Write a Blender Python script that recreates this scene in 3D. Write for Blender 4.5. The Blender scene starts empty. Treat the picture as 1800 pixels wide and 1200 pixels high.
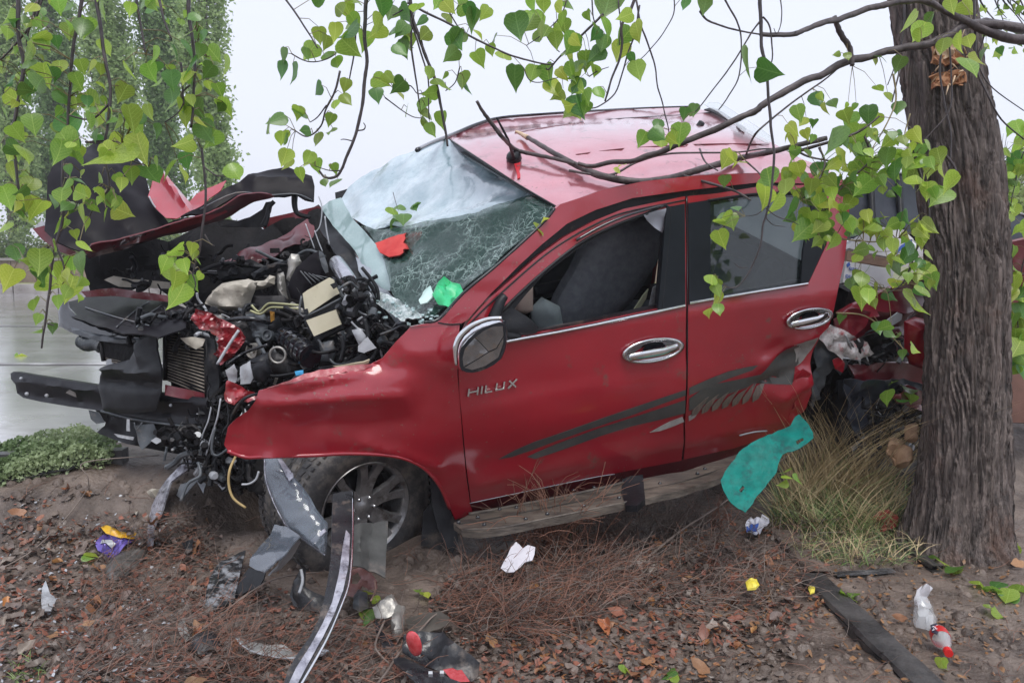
import bpy, bmesh, math, random
import numpy as np
from mathutils import Vector, noise
from mathutils.geometry import delaunay_2d_cdt
sc = bpy.context.scene
COL = sc.collection
rnd = random.Random(7)
# ------------------------------------------------------------------ camera
F = 1450.0
PITCH = math.radians(6.69)
CAM = np.array([0.0, 0.0, 1.4])
cd = bpy.data.cameras.new('camera'); cam = bpy.data.objects.new('camera', cd); COL.objects.link(cam)
cam.location = CAM; cam.rotation_euler = (math.pi/2-PITCH, 0, 0)
cd.sensor_width = 36; cd.lens = F/1800*36; cd.clip_start = .05; cd.clip_end = 2000
sc.camera = cam
# ------------------------------------------------------------------ sky, sun, exposure
SUN_EL, SUN_AZ = math.radians(62), math.radians(200)
w = bpy.data.worlds.new('World'); sc.world = w; w.use_nodes = True
nt = w.node_tree; nt.nodes.clear()
bg = nt.nodes.new('ShaderNodeBackground'); out = nt.nodes.new('ShaderNodeOutputWorld')
sky = nt.nodes.new('ShaderNodeTexSky'); sky.sky_type = 'NISHITA'; sky.sun_disc = False
sky.sun_elevation = SUN_EL; sky.sun_rotation = SUN_AZ; sky.air_density = 1; sky.dust_density = 6
mix = nt.nodes.new('ShaderNodeMix'); mix.data_type = 'RGBA'; mix.inputs[0].default_value = .95
mix.inputs[7].default_value = (5.9, 6.2, 7.2, 1)      # even rain cloud over the whole sky
nt.links.new(sky.outputs[0], mix.inputs[6]); nt.links.new(mix.outputs[2], bg.inputs[0])
bg.inputs[1].default_value = .1
nt.links.new(bg.outputs[0], out.inputs[0])
sd = bpy.data.lights.new('sun', 'SUN'); sd.energy = 1.3; sd.angle = math.radians(28); sd.color = (1, .97, .93)
so_ = bpy.data.objects.new('sun', sd); COL.objects.link(so_)
so_.rotation_euler = (math.pi/2-SUN_EL, 0, math.radians(20))
sc.view_settings.view_transform = 'Standard'; sc.view_settings.look = 'None'
sc.view_settings.exposure = 0.7; sc.view_settings.gamma = 1; sc.view_settings.use_curve_mapping = False
sc.render.engine = 'CYCLES'
sc.cycles.use_denoising = True
sc.cycles.max_bounces = 7; sc.cycles.transparent_max_bounces = 12; sc.cycles.volume_bounces = 2
sc.cycles.caustics_reflective = False; sc.cycles.caustics_refractive = False
# ------------------------------------------------------------------ geometry of the view and of the truck
FW = np.array([0, math.cos(PITCH), -math.sin(PITCH)]); UP = np.array([0, math.sin(PITCH), math.cos(PITCH)]); RT = np.array([1., 0, 0])
def P(x, y, d): return CAM + FW*d + RT*((x-900)/F*d) + UP*((600-y)/F*d)
RC = np.array([[0.92205929, -0.38419436, 0.04691868], [0.3637198, 0.81864439, -0.44444264], [0.13234264, 0.42686772, 0.89457776]])
TC = np.array([-1.16778952, 4.20504254, -0.80510561])
B = np.array([RT, FW, UP]).T
def car(x, y, z):                       # truck frame (x back, y to its left, z up) -> world
    return CAM + B @ (RC @ np.array([x, -y, z]) + TC)
def tocar(p):
    q = RC.T @ (B.T @ (np.asarray(p)-CAM) - TC); return np.array([q[0], -q[1], q[2]])
CARO = tocar(CAM)
def cray(x, y): return tocar(P(x, y, 1.0)) - CARO
def S(x, z):
    if z < .62: return .90-(.62-z)*.22
    if z < 1.0: return .90+.02*math.sin((z-.62)/.38*math.pi)
    if z < 1.2: return .90-(z-1.0)*.12
    return .876-.41*(z-1.2)
def side(x, y, off=0.0):
    d = cray(x, y); yy = .9
    for _ in range(14):
        t = (yy-CARO[1])/d[1]; q = CARO+d*t; yy = .5*yy+.5*(S(q[0], q[2])+off)
    t = (yy-CARO[1])/d[1]; q = CARO+d*t
    return car(*q)
def ribs(y):
    r = 0
    for k in (-.45, -.2, .2, .45):
        r -= .010*math.exp(-((y-k)/.022)**2)
    return r
def Z(x, y): return 1.775-.085*(y/.62)**2-.05*((x-1.9)/.75)**2+ribs(y)
def roofs(x, y, off=0.0):
    d = cray(x, y); zz = 1.74
    for _ in range(16):
        t = (zz-CARO[2])/d[2]; q = CARO+d*t
        zz = .5*zz+.5*(Z(min(max(q[0], .9), 3.0), min(max(q[1], -.8), .8))+off)
    t = (zz-CARO[2])/d[2]; q = CARO+d*t
    return car(*q)
def plane_of(p0, n):
    p0 = np.asarray(p0, float); n = np.asarray(n, float); n = n/np.linalg.norm(n)
    def f(x, y, off=0.0):
        r = P(x, y, 1.0)-CAM
        s = -1 if n@r > 0 else 1
        return CAM + r*(((p0+n*off*s-CAM)@n)/(r@n))
    return f
def pl3(a, b, c):
    a, b, c = map(np.asarray, (a, b, c)); return plane_of(a, np.cross(b-a, c-a))
def dep(a, b, c): return pl3(P(*a), P(*b), P(*c))          # plane through three sighted points at known distances
def flat(d, gx=0., gy=0., cx=900, cy=600):                 # nearly upright plane at distance d, gx/gy metres per 100 units
    return dep((cx, cy, d), (cx+100, cy, d+gx), (cx, cy+100, d+gy))
WS = pl3(car(1.22, .6, 1.69), car(1.22, -.6, 1.69), car(.46, .73, 1.14))
# ------------------------------------------------------------------ ground height
def sstep(a, b, t):
    t = min(max((t-a)/(b-a), 0), 1); return t*t*(3-2*t)
BUMPS = []
def SH(x): return .62*sstep(-1.75, -1.05, x)+.33*sstep(-.2, 1.6, x)
def _r(v, a): return noise.noise(Vector(v)*a)
def T(x, y):
    sh = SH(x)
    h = .31*sstep(3.45+sh, 4.05+sh, y)
    near = 1-sstep(4.2+sh, 4.45+sh, y)
    if near > 0:
        v = Vector((x, y, 0))
        h += near*(.035*noise.noise(v*1.7)+.018*noise.noise(v*5.1)+.010*noise.noise(v*14)+.005*noise.noise(v*37))
        if x < 0: h += near*.05*math.exp(-((y-3.75)/.12)**2)*sstep(-.3, -1.2, x)
    for bx, by, br, bh in BUMPS: h += bh*math.exp(-((x-bx)**2+(y-by)**2)/(br*br))
    return h
def ground(px, py, h=0.0):
    r = P(px, py, 1.0)-CAM; lo = 1.0
    t = (1.4)/(-r[2])
    for _ in range(25):
        q = CAM+r*t; zt = T(q[0], q[1])+h
        t2 = (zt-1.4)/r[2]; t = .5*t+.5*t2
    return CAM+r*t
for (bx, by, br, bh) in ((752, 985, .13, .07), (820, 1000, .14, .04)):
    q = ground(bx, by); BUMPS.append((q[0], q[1]+.1, br, bh))
# ------------------------------------------------------------------ materials
MATS = {}
def mat(name, c1, c2=None, scale=8.0, rough=.5, metal=0.0, coat=0.0, bump=0.0, bscale=40.0, detail=6, dirt=None, dirt_amt=.5, dscale=5.0,
        trans=0.0, alpha=1.0, speck=None, spec=.5, rough2=None, coat_rough=.05, coat_ior=1.5, stretch=(1, 1, 1), emit=None, rand=0.0, bdist=.004, contrast=(.35, .65)):
    if name in MATS: return MATS[name]
    m = bpy.data.materials.new(name); m.use_nodes = True; MATS[name] = m
    n = m.node_tree; p = n.nodes['Principled BSDF']; L = n.links.new
    tc = n.nodes.new('ShaderNodeTexCoord'); mp = n.nodes.new('ShaderNodeMapping'); mp.inputs['Scale'].default_value = stretch
    L(tc.outputs['Object'], mp.inputs[0])
    nz = n.nodes.new('ShaderNodeTexNoise'); nz.inputs['Scale'].default_value = scale; nz.inputs['Detail'].default_value = detail
    nz.inputs['Roughness'].default_value = .62
    L(mp.outputs[0], nz.inputs['Vector'])
    cr = n.nodes.new('ShaderNodeValToRGB'); e = cr.color_ramp.elements
    e[0].position, e[1].position = contrast
    e[0].color = (*c1, 1); e[1].color = (*(c2 or tuple(min(1, v*1.25) for v in c1)), 1)
    L(nz.outputs[0], cr.inputs[0]); colour = cr.outputs[0]
    if dirt:
        dz = n.nodes.new('ShaderNodeTexNoise'); dz.inputs['Scale'].default_value = dscale; dz.inputs['Detail'].default_value = 9; dz.inputs['Roughness'].default_value = .7
        L(tc.outputs['Object'], dz.inputs['Vector'])
        dr = n.nodes.new('ShaderNodeValToRGB'); dr.color_ramp.elements[0].position = .62-.25*dirt_amt; dr.color_ramp.elements[1].position = .72-.1*dirt_amt
        L(dz.outputs[0], dr.inputs[0])
        mx = n.nodes.new('ShaderNodeMix'); mx.data_type = 'RGBA'; mx.inputs[7].default_value = (*dirt, 1)
        L(dr.outputs[0], mx.inputs[0]); L(colour, mx.inputs[6]); colour = mx.outputs[2]
    if speck:
        dz = n.nodes.new('ShaderNodeTexNoise'); dz.inputs['Scale'].default_value = speck[1]; dz.inputs['Detail'].default_value = 4
        L(tc.outputs['Object'], dz.inputs['Vector'])
        d2 = n.nodes.new('ShaderNodeTexNoise'); d2.inputs['Scale'].default_value = 3.1; d2.inputs['Detail'].default_value = 5; L(tc.outputs['Object'], d2.inputs['Vector'])
        ad = n.nodes.new('ShaderNodeMath'); ad.operation = 'MULTIPLY_ADD'; ad.inputs[1].default_value = .45; L(d2.outputs[0], ad.inputs[0]); L(dz.outputs[0], ad.inputs[2])
        dr = n.nodes.new('ShaderNodeMapRange'); dr.inputs[1].default_value = speck[2]; dr.inputs[2].default_value = speck[2]+.03; dr.inputs[4].default_value = .7; L(ad.outputs[0], dr.inputs[0])
        mx = n.nodes.new('ShaderNodeMix'); mx.data_type = 'RGBA'; mx.inputs[7].default_value = (*speck[0], 1); L(dr.outputs[0], mx.inputs[0]); L(colour, mx.inputs[6]); colour = mx.outputs[2]
    if rand:
        oi = n.nodes.new('ShaderNodeObjectInfo'); hs = n.nodes.new('ShaderNodeHueSaturation')
        mr = n.nodes.new('ShaderNodeMapRange'); mr.inputs[3].default_value = 1-rand; mr.inputs[4].default_value = 1+rand
        L(oi.outputs['Random'], mr.inputs[0]); L(mr.outputs[0], hs.inputs['Value'])
        mr2 = n.nodes.new('ShaderNodeMapRange'); mr2.inputs[3].default_value = .5+rand*.06; mr2.inputs[4].default_value = .5-rand*.06
        mu = n.nodes.new('ShaderNodeMath'); mu.operation = 'FRACT'; m2 = n.nodes.new('ShaderNodeMath'); m2.operation = 'MULTIPLY'; m2.inputs[1].default_value = 7.31
        L(oi.outputs['Random'], m2.inputs[0]); L(m2.outputs[0], mu.inputs[0]); L(mu.outputs[0], mr2.inputs[0]); L(mr2.outputs[0], hs.inputs['Hue'])
        L(colour, hs.inputs['Color']); colour = hs.outputs[0]
    L(colour, p.inputs['Base Color'])
    p.inputs['Metallic'].default_value = metal; p.inputs['Roughness'].default_value = rough
    p.inputs['Specular IOR Level'].default_value = spec
    p.inputs['Coat Weight'].default_value = coat; p.inputs['Coat Roughness'].default_value = coat_rough; p.inputs['Coat IOR'].default_value = coat_ior
    p.inputs['Alpha'].default_value = alpha
    p.inputs['Transmission Weight'].default_value = trans
    if rough2 is not None:
        r = n.nodes.new('ShaderNodeMapRange'); r.inputs[1].default_value = .35; r.inputs[2].default_value = .65
        r.inputs[3].default_value = rough; r.inputs[4].default_value = rough2
        rz = n.nodes.new('ShaderNodeTexNoise'); rz.inputs['Scale'].default_value = scale*.7; rz.inputs['Detail'].default_value = 5
        L(tc.outputs['Object'], rz.inputs['Vector']); L(rz.outputs[0], r.inputs[0]); L(r.outputs[0], p.inputs['Roughness'])
    if bump:
        bz = n.nodes.new('ShaderNodeTexNoise'); bz.inputs['Scale'].default_value = bscale; bz.inputs['Detail'].default_value = 8
        L(mp.outputs[0], bz.inputs['Vector'])
        bp = n.nodes.new('ShaderNodeBump'); bp.inputs['Strength'].default_value = bump; bp.inputs['Distance'].default_value = bdist
        L(bz.outputs[0], bp.inputs['Height']); L(bp.outputs[0], p.inputs['Normal'])
        if coat: L(bp.outputs[0], p.inputs['Coat Normal'])
    return m
def paint(name, c1, c2, dirt_amt, ior=1.7, rough=.38, metal=.0):
    return mat(name, c1, c2, scale=2.5, rough=rough, metal=metal, coat=1.0, coat_ior=ior, coat_rough=.1, dirt=(.17, .06, .05), dirt_amt=dirt_amt, dscale=9, bump=.25, bscale=190, bdist=.0008, speck=((.22, .13, .10), 75, .94))
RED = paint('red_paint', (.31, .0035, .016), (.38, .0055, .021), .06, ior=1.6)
ROOF = paint('roof_red_sky_sheen', (.58, .13, .17), (.70, .26, .30), .16, ior=2.6, rough=.28, metal=.65)  # paler pink copy of the red; sky sheen painted into the base
REDDK = paint('shaded_red_paint', (.10, .005, .012), (.17, .008, .018), .2, ior=1.4)  # darker copy of the body red, for parts in shade
BLACK = mat('black_plastic', (.006, .007, .009), (.018, .019, .023), scale=6, rough=.42, spec=.3, bump=.3, bscale=60, dirt=(.10, .08, .065), dirt_amt=.15)
GLOSSB = mat('gloss_black_trim', (.006, .007, .010), (.012, .013, .017), rough=.12, coat=.6)
DARK = mat('sooty_metal', (.008, .008, .010), (.035, .033, .034), scale=14, rough=.45, spec=.3, metal=.4, bump=.6, bscale=50)
VOIDM = mat('black_metal_and_shade', (.003, .003, .004), (.012, .011, .012), scale=10, rough=.7, spec=.2, bump=.8, bscale=30, bdist=.01)  # near-black for real metal and for sheets standing in for shade
GREYP = mat('grey_plastic', (.05, .06, .07), (.11, .12, .13), scale=10, rough=.35, bump=.3, dirt=(.2, .17, .14), dirt_amt=.3)
LGREY = mat('light_grey_plastic', (.32, .34, .37), (.5, .52, .55), scale=9, rough=.3, dirt=(.12, .1, .09), dirt_amt=.35)
CHROME = mat('chrome', (.68, .70, .72), (.82, .83, .84), scale=20, rough=.09, metal=1.0, bump=.08, bscale=18)
ALU = mat('cast_aluminium', (.30, .29, .27), (.48, .46, .42), scale=12, rough=.42, metal=.55, bump=.4, bscale=70, dirt=(.07, .06, .05), dirt_amt=.3)
ALLOY = mat('wet_alloy', (.20, .20, .205), (.36, .36, .365), scale=15, rough=.32, metal=.6, dirt=(.09, .075, .065), dirt_amt=.5, dscale=11)
BEIGE = mat('beige_casting', (.36, .33, .27), (.5, .46, .39), scale=16, rough=.5, bump=.5, bscale=60, dirt=(.12, .1, .08), dirt_amt=.25)
CREAM = mat('cream_plastic', (.62, .58, .42), (.7, .66, .5), scale=8, rough=.4, dirt=(.2, .17, .12), dirt_amt=.12)
RADI = mat('dusty_radiator_metal', (.16, .135, .11), (.42, .37, .31), scale=12, rough=.5, metal=.3, bump=.3)
RUBBER = mat('tyre_rubber', (.035, .035, .038), (.08, .078, .078), scale=14, rough=.55, bump=.5, bscale=90, dirt=(.15, .135, .12), dirt_amt=.6, dscale=14)
GLASSC = None
def glass(name, tint, alpha, crack=0.0, crack_col=(.7, .8, .78), cscale=26, rough=.06, spread=.5):
    m = bpy.data.materials.new(name); m.use_nodes = True; n = m.node_tree; L = n.links.new; p = n.nodes['Principled BSDF']
    p.inputs['Roughness'].default_value = rough; p.inputs['Base Color'].default_value = (*tint, 1)
    p.inputs['Specular IOR Level'].default_value = .8; p.inputs['Coat Weight'].default_value = 1; p.inputs['Coat Roughness'].default_value = .03
    p.inputs['Alpha'].default_value = alpha
    if crack:
        tc = n.nodes.new('ShaderNodeTexCoord'); nz = n.nodes.new('ShaderNodeTexNoise'); nz.inputs['Scale'].default_value = 9; nz.inputs['Detail'].default_value = 5
        L(tc.outputs['Object'], nz.inputs['Vector'])
        ma = n.nodes.new('ShaderNodeVectorMath'); ma.operation = 'MULTIPLY_ADD'; ma.inputs[1].default_value = (.12, .12, .12)
        L(nz.outputs[1], ma.inputs[0]); L(tc.outputs['Object'], ma.inputs[2])
        tot = None
        for sc_, wd in ((cscale, .022), (cscale*.37, .012)):
            v = n.nodes.new('ShaderNodeTexVoronoi'); v.feature = 'DISTANCE_TO_EDGE'; v.inputs['Scale'].default_value = sc_
            L(ma.outputs[0], v.inputs['Vector'])
            r = n.nodes.new('ShaderNodeMapRange'); r.inputs[1].default_value = 0; r.inputs[2].default_value = wd*2.2; r.inputs[3].default_value = 1; r.inputs[4].default_value = 0
            L(v.outputs['Distance'], r.inputs[0])
            if tot is None: tot = r.outputs[0]
            else:
                a = n.nodes.new('ShaderNodeMath'); a.operation = 'MAXIMUM'; L(tot, a.inputs[0]); L(r.outputs[0], a.inputs[1]); tot = a.outputs[0]
        nm = n.nodes.new('ShaderNodeTexNoise'); nm.inputs['Scale'].default_value = 5; nm.inputs['Detail'].default_value = 6; L(tc.outputs['Object'], nm.inputs['Vector'])
        rm = n.nodes.new('ShaderNodeMapRange'); rm.inputs[1].default_value = .5-spread*.3; rm.inputs[2].default_value = .5+.2
        L(nm.outputs[0], rm.inputs[0])
        mu = n.nodes.new('ShaderNodeMath'); mu.operation = 'MULTIPLY'; L(tot, mu.inputs[0]); L(rm.outputs[0], mu.inputs[1])
        m3 = n.nodes.new('ShaderNodeMath'); m3.operation = 'MULTIPLY'; m3.inputs[1].default_value = crack; L(mu.outputs[0], m3.inputs[0])
        mx = n.nodes.new('ShaderNodeMix'); mx.data_type = 'RGBA'; mx.inputs[6].default_value = (*tint, 1); mx.inputs[7].default_value = (*crack_col, 1)
        L(m3.outputs[0], mx.inputs[0]); L(mx.outputs[2], p.inputs['Base Color'])
        ar = n.nodes.new('ShaderNodeMapRange'); ar.inputs[3].default_value = alpha; ar.inputs[4].default_value = 1; L(m3.outputs[0], ar.inputs[0]); L(ar.outputs[0], p.inputs['Alpha'])
        bp = n.nodes.new('ShaderNodeBump'); bp.inputs['Strength'].default_value = .5; bp.inputs['Distance'].default_value = .004
        L(nz.outputs[0], bp.inputs['Height']); L(bp.outputs[0], p.inputs['Normal']); L(bp.outputs[0], p.inputs['Coat Normal'])
    MATS[name] = m; return m
# ------------------------------------------------------------------ mesh building
ORG = {}
def prop(o, label=None, cat=None, group=None, kind=None):
    if label: o['label'] = label
    if cat: o['category'] = cat
    if group: o['group'] = group
    if kind: o['kind'] = kind
    return o
def thing(name, loc, label, cat, group=None):
    o = bpy.data.objects.new(name, None); COL.objects.link(o); o.location = [float(v) for v in loc]; o.empty_display_size = .1
    ORG[o.name] = np.asarray(loc, float); return prop(o, label, cat, group)
class MB:
    def __init__(s): s.v = []; s.f = []; s.m = []; s.mi = 0
    def add(s, vs, fs):
        b = len(s.v); s.v += [tuple(map(float, v)) for v in vs]; s.f += [tuple(b+i for i in f) for f in fs]; s.m += [s.mi]*len(fs); return s
    def tube(s, pts, r, n=6, cap=True, jit=0):
        pts = [np.asarray(p, float) for p in pts]; m = len(pts)
        rs = [r]*m if np.isscalar(r) else list(r)
        if len(rs) != m: rs = [np.interp(i/(m-1), np.linspace(0, 1, len(rs)), rs) for i in range(m)]
        vs = []; u = None
        for i, p in enumerate(pts):
            t = pts[min(i+1, m-1)]-pts[max(i-1, 0)]; t = t/(np.linalg.norm(t)+1e-9)
            if u is None:
                a = np.array([0, 0, 1.]) if abs(t[2]) < .9 else np.array([1., 0, 0]); u = np.cross(t, a)
            u = u-t*(u@t); u /= np.linalg.norm(u)+1e-9; w_ = np.cross(t, u)
            for k in range(n):
                a = 2*math.pi*k/n; rr = rs[i]*(1+(rnd.uniform(-jit, jit) if jit else 0)); vs.append(p+(u*math.cos(a)+w_*math.sin(a))*rr)
        fs = [(i*n+k, i*n+(k+1) % n, (i+1)*n+(k+1) % n, (i+1)*n+k) for i in range(m-1) for k in range(n)]
        if cap: fs += [tuple(range(n))[::-1], tuple((m-1)*n+k for k in range(n))]
        return s.add(vs, fs)
    def box(s, c, ax, ay, az):              # centre and three half-axis vectors
        c, ax, ay, az = map(lambda q: np.asarray(q, float), (c, ax, ay, az))
        vs = [c+i*ax+j*ay+k*az for i in (-1, 1) for j in (-1, 1) for k in (-1, 1)]
        return s.add(vs, [(0, 1, 3, 2), (4, 6, 7, 5), (0, 4, 5, 1), (2, 3, 7, 6), (0, 2, 6, 4), (1, 5, 7, 3)])
    def lathe(s, c, axis, prof, n=32, u=None):     # prof: (radius, along)
        c = np.asarray(c, float); a = np.asarray(axis, float); a = a/np.linalg.norm(a)
        if u is None: u = np.cross(a, [0, 0, 1.]) if abs(a[2]) < .9 else np.cross(a, [1., 0, 0])
        u = u/np.linalg.norm(u); v = np.cross(a, u); vs = []
        for r, h in prof:
            for k in range(n): t = 2*math.pi*k/n; vs.append(c+a*h+(u*math.cos(t)+v*math.sin(t))*r)
        fs = [(i*n+k, i*n+(k+1) % n, (i+1)*n+(k+1) % n, (i+1)*n+k) for i in range(len(prof)-1) for k in range(n)]
        return s.add(vs, fs)
    def obj(s, name, m, parent=None, smooth=True, label=None, cat=None, group=None, kind=None, sharp=None, bevel=0):
        me = bpy.data.meshes.new(name)
        ms = m if isinstance(m, (list, tuple)) else [m]
        if parent is not None: org = ORG[parent.name]
        else:
            if kind == 'structure': org = np.zeros(3)
            else:
                a = np.array(s.v); org = a.mean(0); org[2] = a[:, 2].min()
        a = np.array(s.v, dtype=float)-org
        me.from_pydata(a.tolist(), [], s.f)
        for q in ms: me.materials.append(q)
        if len(ms) > 1: me.polygons.foreach_set('material_index', s.m)
        if smooth:
            me.polygons.foreach_set('use_smooth', [True]*len(s.f))
        me.validate(); me.update()
        if smooth and sharp is not None:
            try: me.set_sharp_from_angle(angle=math.radians(sharp))
            except Exception: pass
        o = bpy.data.objects.new(name, me); COL.objects.link(o)
        if parent is not None: o.parent = parent
        else: o.location = org
        ORG[o.name] = org
        return prop(o, label, cat, group, kind)
def smoothpoly(pts, k=3):
    n = len(pts); r = []
    for i in range(n):
        p0, p1, p2, p3 = (np.array(pts[(i+j) % n], float) for j in (-1, 0, 1, 2))
        for q in range(k):
            t = q/k; r.append(.5*((2*p1)+(p2-p0)*t+(2*p0-5*p1+4*p2-p3)*t*t+(-p0+3*p1-3*p2+p3)*t**3))
    return [tuple(v) for v in r]
def line(pts, k=4):
    pts = [np.array(p, float) for p in pts]; n = len(pts); r = []
    for i in range(n-1):
        p0, p1, p2, p3 = pts[max(i-1, 0)], pts[i], pts[i+1], pts[min(i+2, n-1)]
        for q in range(k):
            t = q/k; r.append(.5*((2*p1)+(p2-p0)*t+(2*p0-5*p1+4*p2-p3)*t*t+(-p0+3*p1-3*p2+p3)*t**3))
    return r+[pts[-1]]
def inside(x, y, poly):
    c = False; n = len(poly); j = n-1
    for i in range(n):
        xi, yi = poly[i][:2]; xj, yj = poly[j][:2]
        if (yi > y) != (yj > y) and x < (xj-xi)*(y-yi)/(yj-yi)+xi: c = not c
        j = i
    return c
def edist(x, y, poly):
    a = np.array(poly, float); b = np.roll(a, -1, 0); p = np.array([x, y]); d = b-a
    t = np.clip(((p-a)*d).sum(1)/((d*d).sum(1)+1e-9), 0, 1)
    return float(np.sqrt((((a+d*t[:, None])-p)**2).sum(1)).min())
def panel(name, m, outline, surf, parent=None, sp=16, holes=(), disp=None, th=.006, crumple=0., cs=7., puff=0., puffw=12., smooth=0, jag=0., sharp=40, seed=0, mb=None, **kw):
    """sheet of real thickness whose outline is sighted onto a surface standing in the scene; crumple/puff/disp push it along its normal"""
    o = smoothpoly(outline, smooth) if smooth else [tuple(map(float, p)) for p in outline]
    def dens(pl):
        r = []
        for i in range(len(pl)):
            a, b = pl[i], pl[(i+1) % len(pl)]; L_ = math.hypot(b[0]-a[0], b[1]-a[1]); k = max(1, int(L_/sp))
            for q in range(k):
                t = q/k; x = a[0]+(b[0]-a[0])*t; y = a[1]+(b[1]-a[1])*t
                if jag: x += jag*noise.noise(Vector((x*.13, y*.13, seed+3.3))); y += jag*noise.noise(Vector((x*.13, y*.13, seed+9.3)))
                r.append((x, y))
        return r
    loops = [dens(o)]+[dens(h) for h in holes]
    pts = []; edges = []
    for lp in loops:
        b = len(pts); pts += lp; edges += [(b+i, b+(i+1) % len(lp)) for i in range(len(lp))]
    xs = [p[0] for p in loops[0]]; ys = [p[1] for p in loops[0]]
    r2 = random.Random(seed+11)
    y = min(ys)+sp*.5; row = 0
    while y < max(ys):
        x = min(xs)+sp*(.5+.5*(row % 2))
        while x < max(xs):
            jx, jy = x+r2.uniform(-.18, .18)*sp, y+r2.uniform(-.18, .18)*sp
            if inside(jx, jy, loops[0]) and not any(inside(jx, jy, h) for h in loops[1:]) and all(edist(jx, jy, lp) > sp*.4 for lp in loops): pts.append((jx, jy))
            x += sp
        y += sp*.87; row += 1
    vo, _, fo, ov, _, _ = delaunay_2d_cdt([Vector(p) for p in pts], edges, [], 0, 1e-4)
    fs = []
    for f in fo:
        cx = sum(vo[i].x for i in f)/3; cy = sum(vo[i].y for i in f)/3
        if inside(cx, cy, loops[0]) and not any(inside(cx, cy, h) for h in loops[1:]):
            fs.append(tuple(f))
    used = sorted({i for f in fs for i in f}); mp = {a: b for b, a in enumerate(used)}
    fs = [tuple(mp[i] for i in f) for f in fs]; px = [(vo[i].x, vo[i].y) for i in used]
    V3 = np.array([surf(x, y) for x, y in px])
    fa = np.array(fs); N = np.zeros_like(V3)
    fn = np.cross(V3[fa[:, 1]]-V3[fa[:, 0]], V3[fa[:, 2]]-V3[fa[:, 0]])
    flip = (fn*(CAM-V3[fa[:, 0]])).sum(1) < 0
    fn[flip] *= -1; fs = [f[::-1] if fl else f for f, fl in zip(fs, flip)]
    for k in range(3): np.add.at(N, fa[:, k], fn)
    N /= np.linalg.norm(N, axis=1)[:, None]+1e-12
    off = np.zeros(len(px))
    for i, (x, y) in enumerate(px):
        if disp: off[i] += disp(x, y)
        if crumple:
            v = Vector(V3[i])*cs+Vector((seed, 0, 0)); off[i] += crumple*(noise.noise(v)+.45*abs(noise.noise(v*2.3)))
        if puff: off[i] += puff*math.sqrt(min(edist(x, y, loops[0]), puffw)/puffw)
    V3 = V3+N*off[:, None]
    Bk = V3-N*th if not puff else V3-N*(off[:, None]+th)
    nb = len(V3); cnt = {}
    for f in fs:
        for a, b in zip(f, f[1:]+f[:1]): cnt[(a, b)] = 1
    fs2 = list(fs)+[tuple(nb+i for i in f[::-1]) for f in fs]
    for (a, b) in cnt:
        if (b, a) not in cnt: fs2.append((b, a, nb+a, nb+b))
    tgt = mb or MB(); tgt.add(np.vstack([V3, Bk]), fs2)
    if mb: return mb
    return tgt.obj(name, m, parent, sharp=sharp, **kw)
def pts_on(surf, pts, off=0.0): return [surf(x, y, off) for x, y in pts]
def wire(name, m, pts, r, surf=None, parent=None, k=4, n=6, off=0., **kw):
    q = pts_on(surf, pts, off) if surf else [P(*p) for p in pts]
    return MB().tube(line(q, k), r, n).obj(name, m, parent, **kw)
# ================================================================== SETTING
MUD = mat('wet_mud', (.050, .036, .029), (.22, .172, .142), scale=4.2, rough=.28, rough2=.75, bump=1.0, bscale=55, bdist=.012, detail=10, dirt=(.17, .135, .115), dirt_amt=.35, dscale=9)
ROADM = mat('wet_asphalt', (.28, .27, .28), (.46, .445, .46), scale=1.6, rough=.2, rough2=.42, bump=.4, bscale=30, bdist=.004, spec=1.0, coat=1, coat_ior=1.75, coat_rough=.09, stretch=(.35, 1.6, 1), dirt=(.16, .13, .11), dirt_amt=.30, dscale=1.1)
def axis(lo, hi, st, far, n):
    a = list(np.arange(lo, hi+1e-6, st)); g = [lo-(far)*((k/n)**3) for k in range(n, 0, -1)]; h = [hi+far*((k/n)**3) for k in range(1, n+1)]
    return np.array(g+a+h)
gx = axis(-3.6, 3.9, .026, 400, 26); gy = np.concatenate([[-60, -20, -6, -1, .8], axis(1.55, 4.9, .026, 700, 30)[30:]])
vs = [(x, y, T(x, y)) for y in gy for x in gx]; nx = len(gx)
b = MB(); b.add(vs, [(j*nx+i, j*nx+i+1, (j+1)*nx+i+1, (j+1)*nx+i) for j in range(len(gy)-1) for i in range(nx-1)])
b.obj('ground', MUD, kind='structure')
# road with a ragged muddy near edge
RZ = .325
xs = np.concatenate([np.linspace(-120, -8, 15), np.arange(-7.5, 8, .12), np.linspace(8.5, 120, 15)])
b = MB(); vs = []
for x in xs:
    e = 4.42+.10*noise.noise(Vector((x*1.3, 0, 5)))+.04*noise.noise(Vector((x*6, 0, 5)))+SH(x)
    for y in (e, e+.25, 6, 9, 13, 18.2): vs.append((x, y, RZ+(.004 if y > e+.1 else -.02)))
b.add(vs, [(i*6+j, (i+1)*6+j, (i+1)*6+j+1, i*6+j+1) for i in range(len(xs)-1) for j in range(5)])
b.obj('road', ROADM, kind='structure')
WORN = mat('worn_road_paint', (.22, .21, .22), (.46, .46, .46), scale=4, rough=.3, rough2=.5, contrast=(.45, .62))
for nm, y0, wd in (('lane_line', 7.35, .13), ('lane_line', 10.9, .12)):
    b = MB(); b.add([(x, y0+.012*x+k*wd, RZ+.009) for x in np.linspace(-40, 30, 40) for k in (0, 1)], [(2*i, 2*i+2, 2*i+3, 2*i+1) for i in range(39)])
    b.obj(nm, WORN, kind='structure')
CONC = mat('weathered_concrete', (.22, .20, .19), (.36, .34, .32), scale=2.2, rough=.7, bump=.5, bscale=20, dirt=(.10, .09, .08), dirt_amt=.35, dscale=1.4)
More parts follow.
